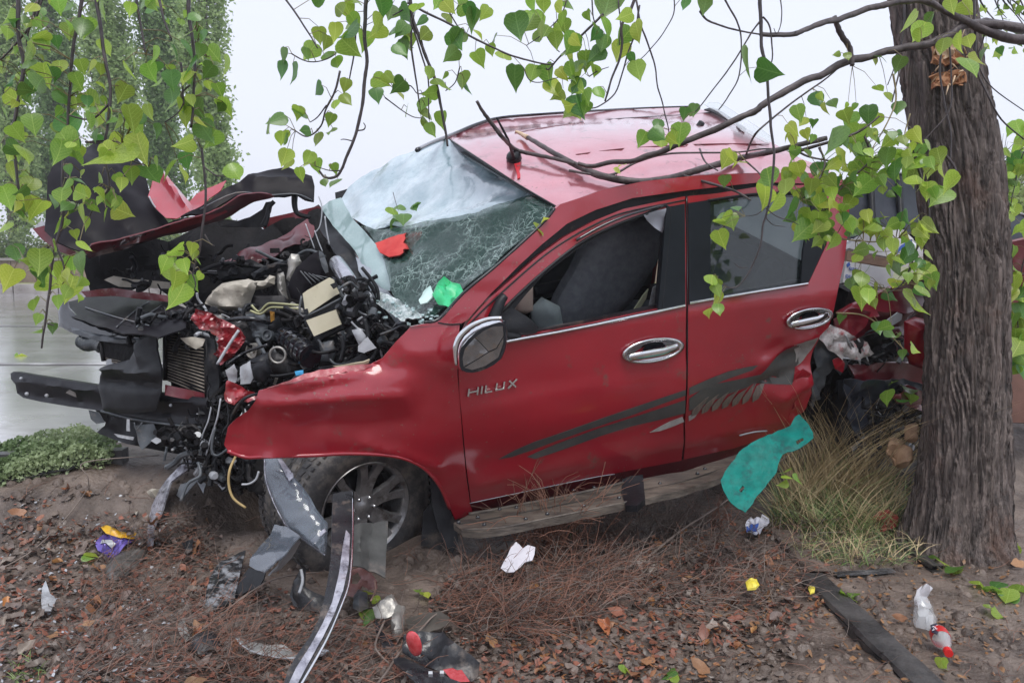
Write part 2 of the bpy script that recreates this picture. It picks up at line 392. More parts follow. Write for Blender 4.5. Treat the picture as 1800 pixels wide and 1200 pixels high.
kb = thing('kerb', (-6, 18.2, RZ), 'far pale concrete kerb along the other side of the wet road', 'kerb')
for i in range(44):
    x = -32+i*1.0
    MB().box((x+.49, 18.36, RZ+.09), (.485, 0, 0), (0, .15, 0), (0, 0, .11)).obj('kerbstone', CONC, kb, smooth=False)
VERGE = mat('verge_earth', (.10, .10, .05), (.24, .25, .11), scale=2, rough=.9, bump=.6, bscale=10)
b = MB(); b.box((0, 27, RZ+.06), (120, 0, 0), (0, 8.4, 0), (0, 0, .08)); b.obj('far_verge', VERGE, kind='structure', smooth=False)
WALLM = mat('brown_wall', (.17, .125, .095), (.30, .23, .18), scale=1.6, rough=.85, bump=.5, bscale=18, dirt=(.10, .09, .08), dirt_amt=.4, dscale=2)
wl = thing('low_wall', (-12, 20.6, RZ), 'low brown wall beyond the road under the poplars at far left', 'wall')
for i in range(20):
    x = -26+i*1.5
    MB().box((x+.75, 20.75, RZ+.38), (.742, 0, 0), (0, .10, 0), (0, 0, .30+.01*(i % 3))).obj('panel', WALLM, wl, smooth=False)
MB().box((-11, 20.75, RZ+.71), (15.1, 0, 0), (0, .14, 0), (0, 0, .03)).obj('coping', CONC, wl, smooth=False)
# --- foliage of many small leaf faces
def leafm(name, c1, c2, tr=.35, rough=.45, rand=0.):
    m = bpy.data.materials.new(name); m.use_nodes = True; n = m.node_tree; L = n.links.new; p = n.nodes['Principled BSDF']
    p.inputs['Roughness'].default_value = rough; o = n.nodes['Material Output']
    tc = n.nodes.new('ShaderNodeTexCoord'); nz = n.nodes.new('ShaderNodeTexNoise'); nz.inputs['Scale'].default_value = 3.0 if not rand else 25
    L(tc.outputs['Object'], nz.inputs['Vector'])
    cr = n.nodes.new('ShaderNodeValToRGB'); e = cr.color_ramp.elements; e[0].position = .36; e[1].position = .64; e[0].color = (*c1, 1); e[1].color = (*c2, 1)
    L(nz.outputs[0], cr.inputs[0]); col = cr.outputs[0]
    if rand:
        oi = n.nodes.new('ShaderNodeObjectInfo'); hs = n.nodes.new('ShaderNodeHueSaturation')
        mr = n.nodes.new('ShaderNodeMapRange'); mr.inputs[3].default_value = 1-rand; mr.inputs[4].default_value = 1+rand*.75; L(oi.outputs['Random'], mr.inputs[0]); L(mr.outputs[0], hs.inputs['Value'])
        mm = n.nodes.new('ShaderNodeMath'); mm.operation = 'MULTIPLY'; mm.inputs[1].default_value = 13.7; fr = n.nodes.new('ShaderNodeMath'); fr.operation = 'FRACT'
        L(oi.outputs['Random'], mm.inputs[0]); L(mm.outputs[0], fr.inputs[0])
        mh = n.nodes.new('ShaderNodeMapRange'); mh.inputs[3].default_value = .475; mh.inputs[4].default_value = .525; L(fr.outputs[0], mh.inputs[0]); L(mh.outputs[0], hs.inputs['Hue'])
        L(col, hs.inputs['Color']); col = hs.outputs[0]
        sx = n.nodes.new('ShaderNodeSeparateXYZ'); L(tc.outputs['Object'], sx.inputs[0])
        def M(op, a, b=None):
            q = n.nodes.new('ShaderNodeMath'); q.operation = op
            for i_, v_ in enumerate((a, b)):
                if v_ is None: continue
                if hasattr(v_, 'is_linked'): L(v_, q.inputs[i_])
                else: q.inputs[i_].default_value = v_
            return q.outputs[0]
        ax_ = M('ABSOLUTE', sx.outputs[0]); ph = M('MULTIPLY', M('SUBTRACT', sx.outputs[1], M('MULTIPLY', ax_, .75)), 6.5)
        side_v = M('LESS_THAN', M('ABSOLUTE', M('SUBTRACT', M('FRACT', ph), .5)), .07); rib = M('LESS_THAN', ax_, .018)
        vein = M('MULTIPLY', M('MAXIMUM', M('MULTIPLY', side_v, .6), rib), .5)
        mv = n.nodes.new('ShaderNodeMix'); mv.data_type = 'RGBA'; mv.inputs[7].default_value = (min(1, c2[0]*1.7), min(1, c2[1]*1.5), min(1, c2[2]*2.2), 1)
        L(vein, mv.inputs[0]); L(col, mv.inputs[6]); col = mv.outputs[2]
        p.inputs['Coat Weight'].default_value = .4; p.inputs['Coat Roughness'].default_value = .15
    L(col, p.inputs['Base Color'])
    t = n.nodes.new('ShaderNodeBsdfTranslucent'); L(col, t.inputs['Color']); ms = n.nodes.new('ShaderNodeMixShader'); ms.inputs[0].default_value = tr
    L(p.outputs[0], ms.inputs[1]); L(t.outputs[0], ms.inputs[2]); L(ms.outputs[0], o.inputs['Surface']); MATS[name] = m; return m
def leafcloud(cent, size, rs, aspect=1.25, down=.3):
    """numpy: one rhombic two-triangle leaf at each centre"""
    n = len(cent); a = rs.normal(size=(n, 3)); a[:, 2] -= down; a /= np.linalg.norm(a, axis=1)[:, None]
    c = np.cross(a, rs.normal(size=(n, 3))); c /= np.linalg.norm(c, axis=1)[:, None]
    s = (size*rs.uniform(.6, 1.35, n))[:, None]
    v = np.stack([cent-a*s*aspect*.5, cent+c*s*.45, cent+a*s*aspect*.6, cent-c*s*.45], 1).reshape(-1, 3)
    f = (np.arange(n)[:, None]*4+np.arange(4)).tolist(); return v, f
POP1 = leafm('pale_poplar_foliage', (.28, .40, .14), (.46, .60, .28), .55)
POP2 = leafm('fresh_poplar_foliage', (.20, .33, .12), (.38, .54, .24), .55)
BARKF = mat('grey_poplar_bark', (.10, .09, .085), (.2, .185, .17), scale=3, rough=.85, stretch=(4, 4, .6))
def poplar(px, d, hw, label, mt, seed, topz=15.5, n=32000, trunks=1):
    rs = np.random.default_rng(seed); x0 = (px-900)/F*d; z0 = RZ+.1
    t = thing('poplar_tree', (x0, d, z0), label, 'tree', 'poplars beyond the road')
    b = MB(); b.tube([(x0, d, z0-.3), (x0+.05, d, z0+4), (x0-.04, d, z0+9), (x0, d, topz)], [.17, .14, .09, .02], 8); b.obj('trunk', BARKF, t)
    b = MB(); cs = []
    for k in range(40):
        zb = rs.uniform(.4, 11); a = rs.uniform(0, 2*math.pi); L_ = rs.uniform(1.8, 4.2)*(1-.4*zb/12); rr = hw*rs.uniform(.45, 1.0)*(1-.35*(zb/13)**2)
        p0 = np.array([x0, d, z0+zb]); dirx = np.array([math.cos(a), math.sin(a), 0])
        pl = [p0+dirx*rr*(1-math.exp(-2.2*q))+np.array([0, 0, L_*q]) for q in np.linspace(0, 1, 6)]
        b.tube(pl, [.035, .006], 4)
        m = int(n/40)
        q = rs.uniform(.08, 1.12, m); base = np.array([np.interp(q, np.linspace(0, 1, 6), [p[j] for p in pl]) for j in range(3)]).T
        base += rs.normal(size=(m, 3))*np.array([.13, .13, .16])*(1+.6*rs.random((m, 1))); cs.append(base)
    b.obj('limbs', BARKF, t, kind='stuff')
    v, f = leafcloud(np.vstack(cs), .095, rs)
    c = MB(); c.add(v, f); c.obj('crown', mt, t, smooth=False, kind='stuff')
poplar(30, 27, 1.05, 'pale green poplar at the far left edge beyond the road', POP1, 1)
poplar(118, 31, 1.0, 'poplar second from the left beyond the road, above the hood lobe', POP2, 2)
poplar(212, 27, .95, 'poplar third from the left, with bare grey trunk showing', POP1, 3)
poplar(300, 29, .9, 'poplar fourth from the left, behind the split in the hood', POP2, 4)
poplar(378, 26, .82, 'rightmost poplar of the row, its edge against open sky', POP1, 5)
# hazy shrubs along the far verge
SHR = leafm('pale_shrub_leaves', (.16, .22, .06), (.32, .40, .14), .4)
SHR2 = leafm('dull_shrub_leaves', (.07, .12, .05), (.2, .27, .1), .35)
def shrub(px, d, w_, h, label, mt, seed, zb=None, n=5000, name='shrub', ls=.06, cat='shrub', group='shrubs behind the road wall'):
    rs = np.random.default_rng(seed); x0 = (px-900)/F*d; zb = RZ+.1 if zb is None else zb
    t = thing(name, (x0, d, zb), label, cat, group); b = MB()
    cs = []
    for k in range(14):
        a = rs.uniform(0, 2*math.pi); e = np.array([x0+math.cos(a)*w_*rs.uniform(.2, 1), d+math.sin(a)*w_*.6*rs.uniform(.2, 1), zb+h*rs.uniform(.5, 1)])
        p0 = np.array([x0+rs.uniform(-.2, .2)*w_, d, zb-.05]); b.tube(line([p0, (p0+e)/2+[0, 0, .1*h], e], 3), [.02*h, .004], 4)
        m = n//14; q = rs.uniform(.3, 1.05, m)[:, None]; cs.append(p0+(e-p0)*q+rs.normal(size=(m, 3))*np.array([.16*w_, .16*w_, .11*h]))
    b.obj('stems', BARKF, t, kind='stuff'); v, f = leafcloud(np.vstack(cs), ls, rs); c = MB(); c.add(v, f); c.obj('foliage', mt, t, smooth=False, kind='stuff')
for i, (px, w_, h, lb) in enumerate(((-30, 1.3, 1.5, 'pale shrub at the far left edge behind the low wall'), (60, 1.4, 1.3, 'light green shrub behind the low wall, left of the hood'),
        (150, 1.3, 1.5, 'light shrub under the second poplar'), (270, 1.4, 1.4, 'light shrub behind the raised hood'), (375, 1.3, 1.3, 'shrub under the rightmost poplar'),
        (440, 1.3, 1.35, 'pale shrub glimpsed under the black hood arch'), (500, 1.1, 1.15, 'shrub glimpsed between the hood hinge and the windscreen'))):
    shrub(px, 23.5, w_, h, lb, SHR if i % 2 == 0 else SHR2, 40+i)
for i, (px, d, w_, h, lb) in enumerate(((1745, 14, .9, 2.3, 'yellow green bush far behind the truck bed, beside the trunk'), (1830, 12, .9, 2.2, 'yellow green bush at the far right edge behind the truck bed'))):
    shrub(px, d, w_, h, lb, SHR, 60+i, zb=.3, n=5000, ls=.07, group='bushes behind the truck bed')
# bare thin trees far right
for i, px in enumerate((1742, 1775, 1812)):
    rs = np.random.default_rng(80+i); d = 30.; x0 = (px-900)/F*d; t = thing('bare_tree', (x0, d, .3), ('thin bare tree just right of the big trunk, far away', 'thin bare tree at the right edge, far away', 'thin bare tree past the right edge of the bushes')[i], 'tree', 'bare trees far away')
    MB().tube([(x0, d, .2), (x0+.1, d, 2.5), (x0, d, 5)], [.07, .02], 6).obj('trunk', BARKF, t); b = MB()
    for k in range(60):
        z = rs.uniform(1.0, 4.6); a = rs.uniform(0, 6.28); l_ = rs.uniform(.4, 1.1)
        b.tube([(x0, d, z), (x0+math.cos(a)*l_*.5, d+math.sin(a)*l_*.5, z+l_*.45), (x0+math.cos(a)*l_*.75, d+math.sin(a)*l_*.7, z+l_*1.1)], [.02, .005], 4)
    b.obj('branches', BARKF, t, kind='stuff')
# dark kerb edge and green weeds at the near road edge, left
kt = thing('edging', (-2.6, 4.05, .28), 'dark worn edging strip below the green weeds at the left', 'kerb')
for i in range(6):
    x = -3.9+i*.36; y = 4.06-.01*i; MB().box((x, y, T(x, y)+.015), (.175, .004, .006), (0, .035, 0), (0, 0, .04)).obj('kerbstone', mat('dark_wet_stone', (.03, .03, .032), (.07, .068, .068), rough=.4, bump=.6), kt, smooth=False)
WEED = leafm('weed_leaves', (.10, .17, .06), (.36, .44, .24), .3)
def weeds(name, region, n, size, hgt, label, seed, m, cat='weeds'):
    rs = np.random.default_rng(seed); cs = []; xs_ = [p[0] for p in region]; ys_ = [p[1] for p in region]
    while len(cs) < n:
        x, y = rs.uniform(min(xs_), max(xs_)), rs.uniform(min(ys_), max(ys_))
        if inside(x, y, region):
            p = ground(x, y); cs.append([p[0], p[1], p[2]+hgt*rs.random()**.7*(.5+.7*abs(noise.noise(Vector((p[0]*6, p[1]*6, 3)))) )])
    v, f = leafcloud(np.array(cs), size, rs); c = MB(); c.add(v, f); return c.obj(name, m, smooth=False, kind='stuff', label=label, cat=cat)
weeds('weeds', [(-60, 800), (30, 795), (90, 775), (130, 768), (190, 780), (215, 805), (190, 822), (120, 832), (60, 845), (-60, 870)], 9500, .017, .13, 'low green weeds on the road edge at left below the bumper beam', 5, WEED)
# ================================================================== THE BIG TREE
BARK = mat('furrowed_bark', (.036, .028, .026), (.23, .185, .165), scale=9, rough=.6, stretch=(4.5, 4.5, .35), bump=1.0, bscale=30, bdist=.02, detail=10, dirt=(.17, .10, .075), dirt_amt=.35, dscale=2.2)
TD = 3.86
tree = thing('poplar_trunk_tree', P(1690, 940, TD), 'big furrowed tree trunk at right with a splintered orange scar, against the truck bed', 'tree')
cl = [(-700, 1545, 60), (-300, 1590, 64), (0, 1638, 66), (143, 1657, 65), (300, 1682, 66), (450, 1696, 64), (600, 1700, 63), (750, 1701, 65), (860, 1695, 71), (925, 1687, 80), (960, 1686, 92), (1000, 1686, 112)]
cy_ = [c[0] for c in cl]
def trunk_ring(py):
    cx = np.interp(py, cy_, [c[1] for c in cl]); r = np.interp(py, cy_, [c[2] for c in cl])
    return P(cx, py, TD), r*TD/F
def trunk_pt(py, a, extra=0.):
    c, r = trunk_ring(py); u = np.array([math.cos(a), math.sin(a), 0]); z = c[2]
    w1 = .25*noise.noise(Vector((math.cos(a)*3, math.sin(a)*3, z*3))); q = Vector((math.cos(a+w1)*8.5, math.sin(a+w1)*8.5, z*.9)); q2 = Vector((math.cos(a)*20, math.sin(a)*20, z*2.4))
    fur = abs(noise.noise(q*1.5)); fur2 = abs(noise.noise(q2*1.3))
    dd = .027*min(fur*3.0, 1)**.7+.009*min(fur2*2.4, 1)-.012*max(0, .5-abs(noise.noise(Vector((u[0]*9, u[1]*9, z*8)))*5))+.02*noise.noise(Vector((u[0], u[1], z*.8)))+.004*noise.noise(q2*4)
    fl = 1+.06*max(0, (py-840)/100)*math.sin(a*5+1)
    return c+u*(r*fl-.015+dd+extra)
b = MB(); NA = 240; pys = np.concatenate([np.linspace(-700, -20, 40), np.linspace(-15, 1000, 420)]); vs = [trunk_pt(py, 2*math.pi*k/NA) for py in pys for k in range(NA)]
b.add(vs, [(i*NA+k, (i+1)*NA+k, (i+1)*NA+(k+1) % NA, i*NA+(k+1) % NA) for i in range(len(pys)-1) for k in range(NA)])
b.obj('trunk', BARK, tree)
# splintered scar: torn plates and splinters standing off the bark
SC1 = mat('torn_orange_wood', (.28, .11, .05), (.50, .27, .14), scale=22, rough=.75, bump=.8, bscale=60, stretch=(2, 2, .6))
SC2 = mat('pale_fresh_wood', (.50, .36, .22), (.68, .52, .36), scale=22, rough=.7, bump=.6, bscale=60, stretch=(2, 2, .6))
def tsurf(x, y, off=0.):
    c, r = trunk_ring(y); a = -math.pi/2; s = (x-np.interp(y, cy_, [q[1] for q in cl]))/(F)*TD/r; s = max(-.98, min(.98, s))
    return trunk_pt(y, math.acos(s)*-1, .0)+np.array([s, -math.sqrt(1-s*s), 0])*off
panel('wound', SC1, [(1612, 92), (1622, 86), (1636, 92), (1648, 108), (1655, 118), (1650, 126), (1636, 127), (1620, 128), (1613, 112)], lambda x, y: tsurf(x, y, .012), tree, sp=5, crumple=.022, cs=40, th=.01, jag=3, seed=2)
panel('wound', SC2, [(1619, 86), (1630, 83), (1640, 95), (1640, 112), (1628, 120), (1620, 112), (1616, 98)], lambda x, y: tsurf(x, y, .022), tree, sp=5, crumple=.016, cs=45, th=.008, jag=2, seed=3)
panel('wound', SC1, [(1612, 145), (1634, 138), (1652, 138), (1658, 152), (1650, 162), (1628, 164), (1614, 165)], lambda x, y: tsurf(x, y, .012), tree, sp=5, crumple=.024, cs=40, th=.01, jag=3, seed=4)
for i in range(34):
    x = rnd.uniform(1612, 1656); y = rnd.choice([rnd.uniform(86, 126), rnd.uniform(138, 165)]); p = tsurf(x, y, .02)
    q = p+np.array([rnd.uniform(-.03, .03), -rnd.uniform(.012, .035), rnd.uniform(-.05, .05)])
    MB().tube([p, (p+q)/2, q], [.0045, .0035, .0008], 4).obj('splinter', SC2 if i % 3 else SC1, tree)
# ================================================================== THE TRUCK
tr = thing('pickup_truck', (car(1.6, 0, .0)[0], car(1.6, 0, 0)[1], .1), 'red double cab pickup with its front end torn open, tilted in the ditch', 'pickup truck')
def so(off=0.): return lambda x, y, o2=0.: side(x, y, off+o2)
def ro(off=0.): return lambda x, y, o2=0.: roofs(x, y, off+o2)
def bump2(x, y, cx, cy, rx, ry, h): return h*math.exp(-((x-cx)/rx)**2-((y-cy)/ry)**2)
def seg(x, y, ax, ay, bx, by, w_, h):       # ridge or valley along a line
    dx, dy = bx-ax, by-ay; L2 = dx*dx+dy*dy; t = max(0, min(1, ((x-ax)*dx+(y-ay)*dy)/L2)); d = math.hypot(x-ax-dx*t, y-ay-dy*t)
    return h*math.exp(-(d/(w_*.8))**1.25)
# chassis and floor, added to block light so the gaps beneath stay dark
b = MB()
X, Y_, Z_ = (car(1, 0, 0)-car(0, 0, 0)), (car(0, 1, 0)-car(0, 0, 0)), (car(0, 0, 1)-car(0, 0, 0))
b.box(car(1.75, 0, .52), X*.95, Y_*.80, Z_*.05); b.box(car(2.1, .42, .46), X*2.0, Y_*.05, Z_*.07); b.box(car(2.1, -.42, .46), X*2.0, Y_*.05, Z_*.07)
b.obj('chassis', VOIDM, tr, smooth=False)
b = MB(); b.box(car(.66, -.0, .85), X*.03, Y_*.80, Z_*.32); b.obj('firewall', VOIDM, tr, smooth=False)
b = MB(); b.box(car(2.66, 0, .84), X*.02, Y_*.80, Z_*.32); b.obj('rear_bulkhead', VOIDM, tr, smooth=False)
FOG = leafm('bright_view_glass', (.30, .38, .39), (.50, .60, .61), .65, .2)  # pale translucent colour stands in for the bright view out
MB().add([car(2.64, .70, 1.16), car(2.64, -.70, 1.16), car(2.56, -.60, 1.66), car(2.56, .60, 1.66)], [(0, 1, 2, 3)]).obj('rear_window', FOG, tr)
MB().tube([car(2.62, .72, 1.17), car(2.62, -.72, 1.17)], .03, 6).obj('rear_shelf', VOIDM, tr)
INT = mat('dark_cabin_trim', (.018, .021, .025), (.035, .04, .046), scale=5, rough=.7, bump=.3)
INTG = mat('grey_cabin_trim', (.12, .145, .155), (.19, .22, .23), scale=5, rough=.7)
# far flank: door panels below the belt and the far window tint above it
def plc(y, off=0.):
    return plane_of(car(1, y, 1), car(1, y+1, 1)-car(1, y, 1))
FARP = plc(-.80)
b = MB(); b.box(car(1.62, -.84, .86), X*1.0, Y_*.03, Z_*.36); b.obj('far_door', RED, tr, smooth=False)
b = MB(); b.box(car(1.62, -.79, .86), X*.95, Y_*.012, Z_*.33); b.obj('far_door_trim', INTG, tr, smooth=False)
for x0, x1 in ((.62, .74), (1.58, 1.74), (2.5, 2.66)):
    MB().tube([car(x0 if x0 > 1 else .45, -.82, 1.18 if x0 > 1 else 1.04), car(x1 if x0 > 1 else 1.20, -.60, 1.68 if x0 > 1 else 1.58)], .02, 6).obj('far_pillar', INT, tr)
FT = glass('far_window_tint', (.10, .16, .17), .35, rough=.2)
MB().add([car(1.66, -.81, 1.2), car(2.58, -.81, 1.2), car(2.5, -.64, 1.68), car(1.66, -.64, 1.70)], [(0, 1, 2, 3)]).obj('far_window', FT, tr)
FT2 = glass('far_front_window_tint', (.03, .045, .05), .62, rough=.3)
MB().add([car(.62, -.81, 1.2), car(1.62, -.81, 1.2), car(1.62, -.64, 1.70), car(1.2, -.64, 1.68)], [(0, 1, 2, 3)]).obj('far_window', FT2, tr)
# roof lining
panel('roof_lining', INTG, [(800, 262), (1220, 212), (1400, 285), (1465, 325), (1210, 335), (1060, 350), (985, 372)], ro(-.05), tr, sp=40, th=.01)
# ---- roof
def roofdisp(x, y): return seg(x, y, 1075, 300, 1180, 262, 30, -.006)+seg(x, y, 1300, 290, 1420, 275, 16, -.008)+.004*noise.noise(Vector((x*.012, y*.02, 1)))
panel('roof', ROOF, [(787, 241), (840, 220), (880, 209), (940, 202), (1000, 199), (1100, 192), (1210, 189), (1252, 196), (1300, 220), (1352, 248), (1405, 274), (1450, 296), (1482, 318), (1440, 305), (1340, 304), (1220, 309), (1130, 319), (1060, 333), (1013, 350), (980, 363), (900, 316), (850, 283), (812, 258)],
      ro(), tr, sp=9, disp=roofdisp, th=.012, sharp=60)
wire('roof_gutter', GLOSSB, [(733, 264), (760, 251), (800, 235), (840, 218), (880, 207), (950, 201), (1040, 195), (1130, 190), (1222, 187)], [.012, .012, .009, .008, .006], ro(.012), tr)
wire('roof_seam', GLOSSB, [(1000, 217), (1060, 211), (1130, 206), (1200, 202), (1250, 198)], .0035, ro(.002), tr)
wire('roof_seam', REDDK, [(1012, 272), (1090, 262), (1180, 256), (1270, 253), (1352, 254)], .003, ro(.002), tr)
wire('roof_seam', REDDK, [(905, 234), (960, 224), (1010, 217), (1050, 212)], .0025, ro(.002), tr)
wire('roof_edge_seam', REDDK, [(982, 363), (1016, 350), (1063, 334), (1130, 320), (1222, 310), (1340, 305), (1440, 306)], .0035, ro(.003), tr)
panel('visor', glass('clear_visor', (.55, .62, .62), .45, rough=.1), [(1238, 184), (1262, 180), (1300, 202), (1354, 238), (1354, 248), (1345, 250), (1296, 222), (1262, 196)], ro(.05), tr, sp=12, th=.004, smooth=2)
panel('visor_rim', BLACK, [(1238, 192), (1250, 189), (1262, 192), (1290, 210), (1312, 226), (1300, 222), (1272, 206), (1252, 196)], ro(.02), tr, sp=8, th=.01)
# antenna foot torn from the roof
c0 = roofs(903, 278, .012); nR = (roofs(903, 278, .1)-roofs(903, 278)); nR /= np.linalg.norm(nR); fx = roofs(890, 284)-roofs(903, 278); fx /= np.linalg.norm(fx)
b = MB(); b.lathe(c0, nR+fx*.15, [(.0, .034), (.012, .032), (.024, .022), (.032, .008), (.036, -.012), (.0, -.014)], 14); ant = b.obj('antenna_base', BLACK, tr)
MB().tube([c0+nR*.03, P(893, 245, 3.52), P(873, 207, 3.40)], [.008, .006, .0045], 6).obj('antenna_rod', BLACK, ant)
panel('scratch', mat('blood_red_smear', (.45, .01, .02), (.55, .02, .03), rough=.4), [(904, 288), (915, 285), (913, 300), (915, 312), (909, 314), (907, 300)], ro(.004), tr, sp=5, th=.002, jag=2)
wire('wiper_stub', GLOSSB, [(783, 258), (770, 222)], .006, None, tr) if False else None
# ---- A pillar and roof rail
def raildisp(x, y): return .004*noise.noise(Vector((x*.02, y*.03, 4)))
panel('roof_rail', RED, [(722, 574), (742, 570), (770, 564), (790, 543), (814, 518), (842, 495), (870, 472), (920, 427), (960, 389), (976, 368), (985, 359), (1013, 350), (1063, 333), (1130, 319), (1220, 309), (1340, 304), (1440, 304), (1482, 316), (1490, 326), (1478, 332), (1420, 323), (1340, 320), (1260, 329), (1213, 334), (1113, 348), (1047, 369), (997, 393), (953, 429), (913, 466), (863, 516), (838, 543), (822, 562), (812, 568), (780, 572)],
      so(.004), tr, sp=9, disp=raildisp, th=.03, sharp=60)
wire('windscreen_seal', GLOSSB, [(745, 566), (772, 560), (814, 515), (870, 469), (920, 424), (958, 388), (975, 366)], .006, so(.002), tr)
wire('windscreen_header', BLACK, [(787, 243), (812, 260), (850, 285), (900, 318), (945, 345), (980, 365)], .005, ro(.004), tr)
wire('far_gutter', REDDK, [(736, 263), (757, 254), (787, 243)], [.003, .010, .009], WS, tr, off=-.01)
# door seals and reveals behind the doors
panel('door_seal', BLACK, [(812, 600), (822, 562), (863, 514), (913, 464), (953, 427), (997, 391), (1047, 367), (1113, 346), (1213, 331), (1340, 317), (1440, 318), (1492, 330), (1490, 400), (1440, 520), (1205, 570), (830, 640)], so(-.035), tr, sp=22, th=.02,
      holes=[[(905, 590), (890, 560), (925, 517), (957, 482), (1018, 436), (1075, 404), (1133, 381), (1168, 372), (1155, 535)], [(1255, 360), (1330, 346), (1430, 346), (1440, 428), (1412, 490), (1255, 518)]])
# ---- front wing
def wingdisp(x, y):
    d = seg(x, y, 470, 706, 700, 690, 30, .034)+seg(x, y, 520, 676, 690, 640, 16, .012)+seg(x, y, 500, 690, 640, 668, 9, -.014)+seg(x, y, 408, 795, 480, 802, 10, .012)
    d += seg(x, y, 700, 605, 770, 640, 40, .012)+seg(x, y, 520, 745, 700, 740, 28, -.007)+seg(x, y, 640, 780, 770, 820, 12, .012)+seg(x, y, 415, 735, 450, 700, 12, .012)
    d += seg(x, y, 560, 655, 660, 640, 7, -.012)+seg(x, y, 770, 590, 775, 700, 16, .004)
    return d+.006*noise.noise(Vector((x*.02, y*.03, 2)))*(1 if x < 720 else .3)
WING = [(770, 566), (808, 569), (805, 610), (803, 655), (808, 700), (813, 770), (820, 840), (827, 888), (832, 903), (800, 913), (792, 895), (778, 862), (762, 838), (740, 818), (705, 803), (660, 797), (600, 796), (550, 799), (500, 803), (470, 801), (432, 803), (405, 798), (394, 782), (401, 750), (415, 735), (440, 718), (455, 700), (458, 684), (500, 673), (548, 663), (600, 655), (640, 646), (672, 629), (695, 601), (722, 574), (745, 569)]
def wingS(x, y, o2=0.):
    return side(x, y, o2-.10*sstep(520, 400, x)-.04*sstep(670, 640, y)*sstep(760, 640, x))
panel('front_wing', RED, WING, wingS, tr, sp=8, disp=wingdisp, th=.006, sharp=60)
wire('wing_lip', RED, [(400, 792), (432, 803), (470, 802), (550, 800), (600, 797), (660, 798), (705, 804), (740, 819), (762, 839), (778, 863), (790, 893)], .008, lambda x, y, o: wingS(x, y, .004), tr)
wire('wing_edge', BLACK, [(803, 610), (802, 655), (807, 700), (812, 770), (819, 840), (826, 890)], .0055, so(-.012), tr)
wire('wing_edge', BLACK, [(770, 567), (790, 570), (811, 569)], .003, so(.004), tr)
panel('torn_wing_edge', mat('scraped_pink_paint', (.42, .06, .08), (.55, .25, .25), scale=40, rough=.4, bump=.6), [(470, 681), (500, 672), (540, 655), (590, 645), (640, 640), (655, 640), (640, 650), (600, 656), (548, 664), (500, 675)], lambda x, y, o=0: wingS(x, y, .012), tr, sp=6, th=.004, crumple=.012, cs=30)
panel('inner_wing_flange', mat('yellow_primer', (.35, .29, .18), (.42, .36, .25), rough=.5), [(585, 643), (640, 636), (650, 632), (648, 638), (600, 648)], lambda x, y, o=0: wingS(x, y, -.02), tr, sp=6, th=.01)
# ---- front door
DOOR = [(809, 600), (815, 583), (823, 566), (840, 546), (860, 525), (890, 499), (920, 473), (947, 449), (993, 416), (1047, 387), (1097, 367), (1180, 350), (1204, 345), (1206, 440), (1206, 537), (1205, 680), (1198, 809), (1130, 822), (1047, 838), (940, 860), (828, 884), (822, 840), (817, 790), (812, 740), (807, 690), (806, 655)]
HOLE = [(886, 598), (872, 580), (868, 562), (888, 539), (910, 519), (947, 484), (980, 456), (1013, 431), (1045, 413), (1073, 399), (1133, 376), (1177, 364), (1172, 450), (1163, 541), (1080, 558), (980, 580)]
def doord(x, y):
    return seg(x, y, 830, 720, 1200, 655, 45, .006)+seg(x, y, 840, 850, 1200, 775, 20, .012)+seg(x, y, 860, 812, 1200, 735, 26, -.008)+.0035*noise.noise(Vector((x*.008, y*.012, 7)))+bump2(x, y, 1010, 690, 60, 40, -.004)
fd = panel('front_door', RED, DOOR, so(), tr, sp=9, holes=[HOLE], disp=doord, th=.035, sharp=60)
REARD = [(1209, 345), (1260, 340), (1340, 327), (1420, 325), (1470, 328), (1488, 334), (1493, 350), (1491, 400), (1483, 460), (1473, 505), (1465, 545), (1456, 575), (1440, 590), (1428, 640), (1424, 670), (1415, 700), (1400, 738), (1365, 763), (1290, 787), (1202, 807), (1209, 680), (1210, 537)]
RHOLE = [(1243, 352), (1290, 345), (1335, 340), (1400, 338), (1446, 346), (1456, 365), (1452, 430), (1422, 496), (1330, 512), (1243, 528)]
def reard(x, y):
    d = seg(x, y, 1215, 775, 1380, 735, 18, .014)+seg(x, y, 1215, 740, 1330, 705, 24, -.010)+bump2(x, y, 1395, 625, 42, 22, -.035)+seg(x, y, 1330, 680, 1415, 645, 11, -.03)
    d += seg(x, y, 1370, 700, 1422, 670, 16, .030)+seg(x, y, 1340, 640, 1430, 590, 8, .018)+seg(x, y, 1400, 600, 1415, 680, 9, .012)+bump2(x, y, 1465, 420, 25, 90, .006)
    return d+.008*noise.noise(Vector((x*.022, y*.03, 9)))*(sstep(1280, 1400, x)*sstep(560, 620, y))+.003*noise.noise(Vector((x*.01, y*.012, 3)))
rd = panel('rear_door', RED, REARD, so(), tr, sp=8, holes=[RHOLE], disp=reard, th=.035, sharp=60)
wire('door_gap', GLOSSB, [(1207, 346), (1208, 440), (1208, 537), (1207, 680), (1200, 806)], .003, so(-.002), tr)
# sill under the doors
panel('sill', REDDK, [(824, 882), (940, 858), (1047, 836), (1130, 820), (1204, 805), (1290, 784), (1368, 760), (1372, 775), (1290, 803), (1200, 828), (1047, 860), (826, 908)], so(-.05), tr, sp=14, th=.02)
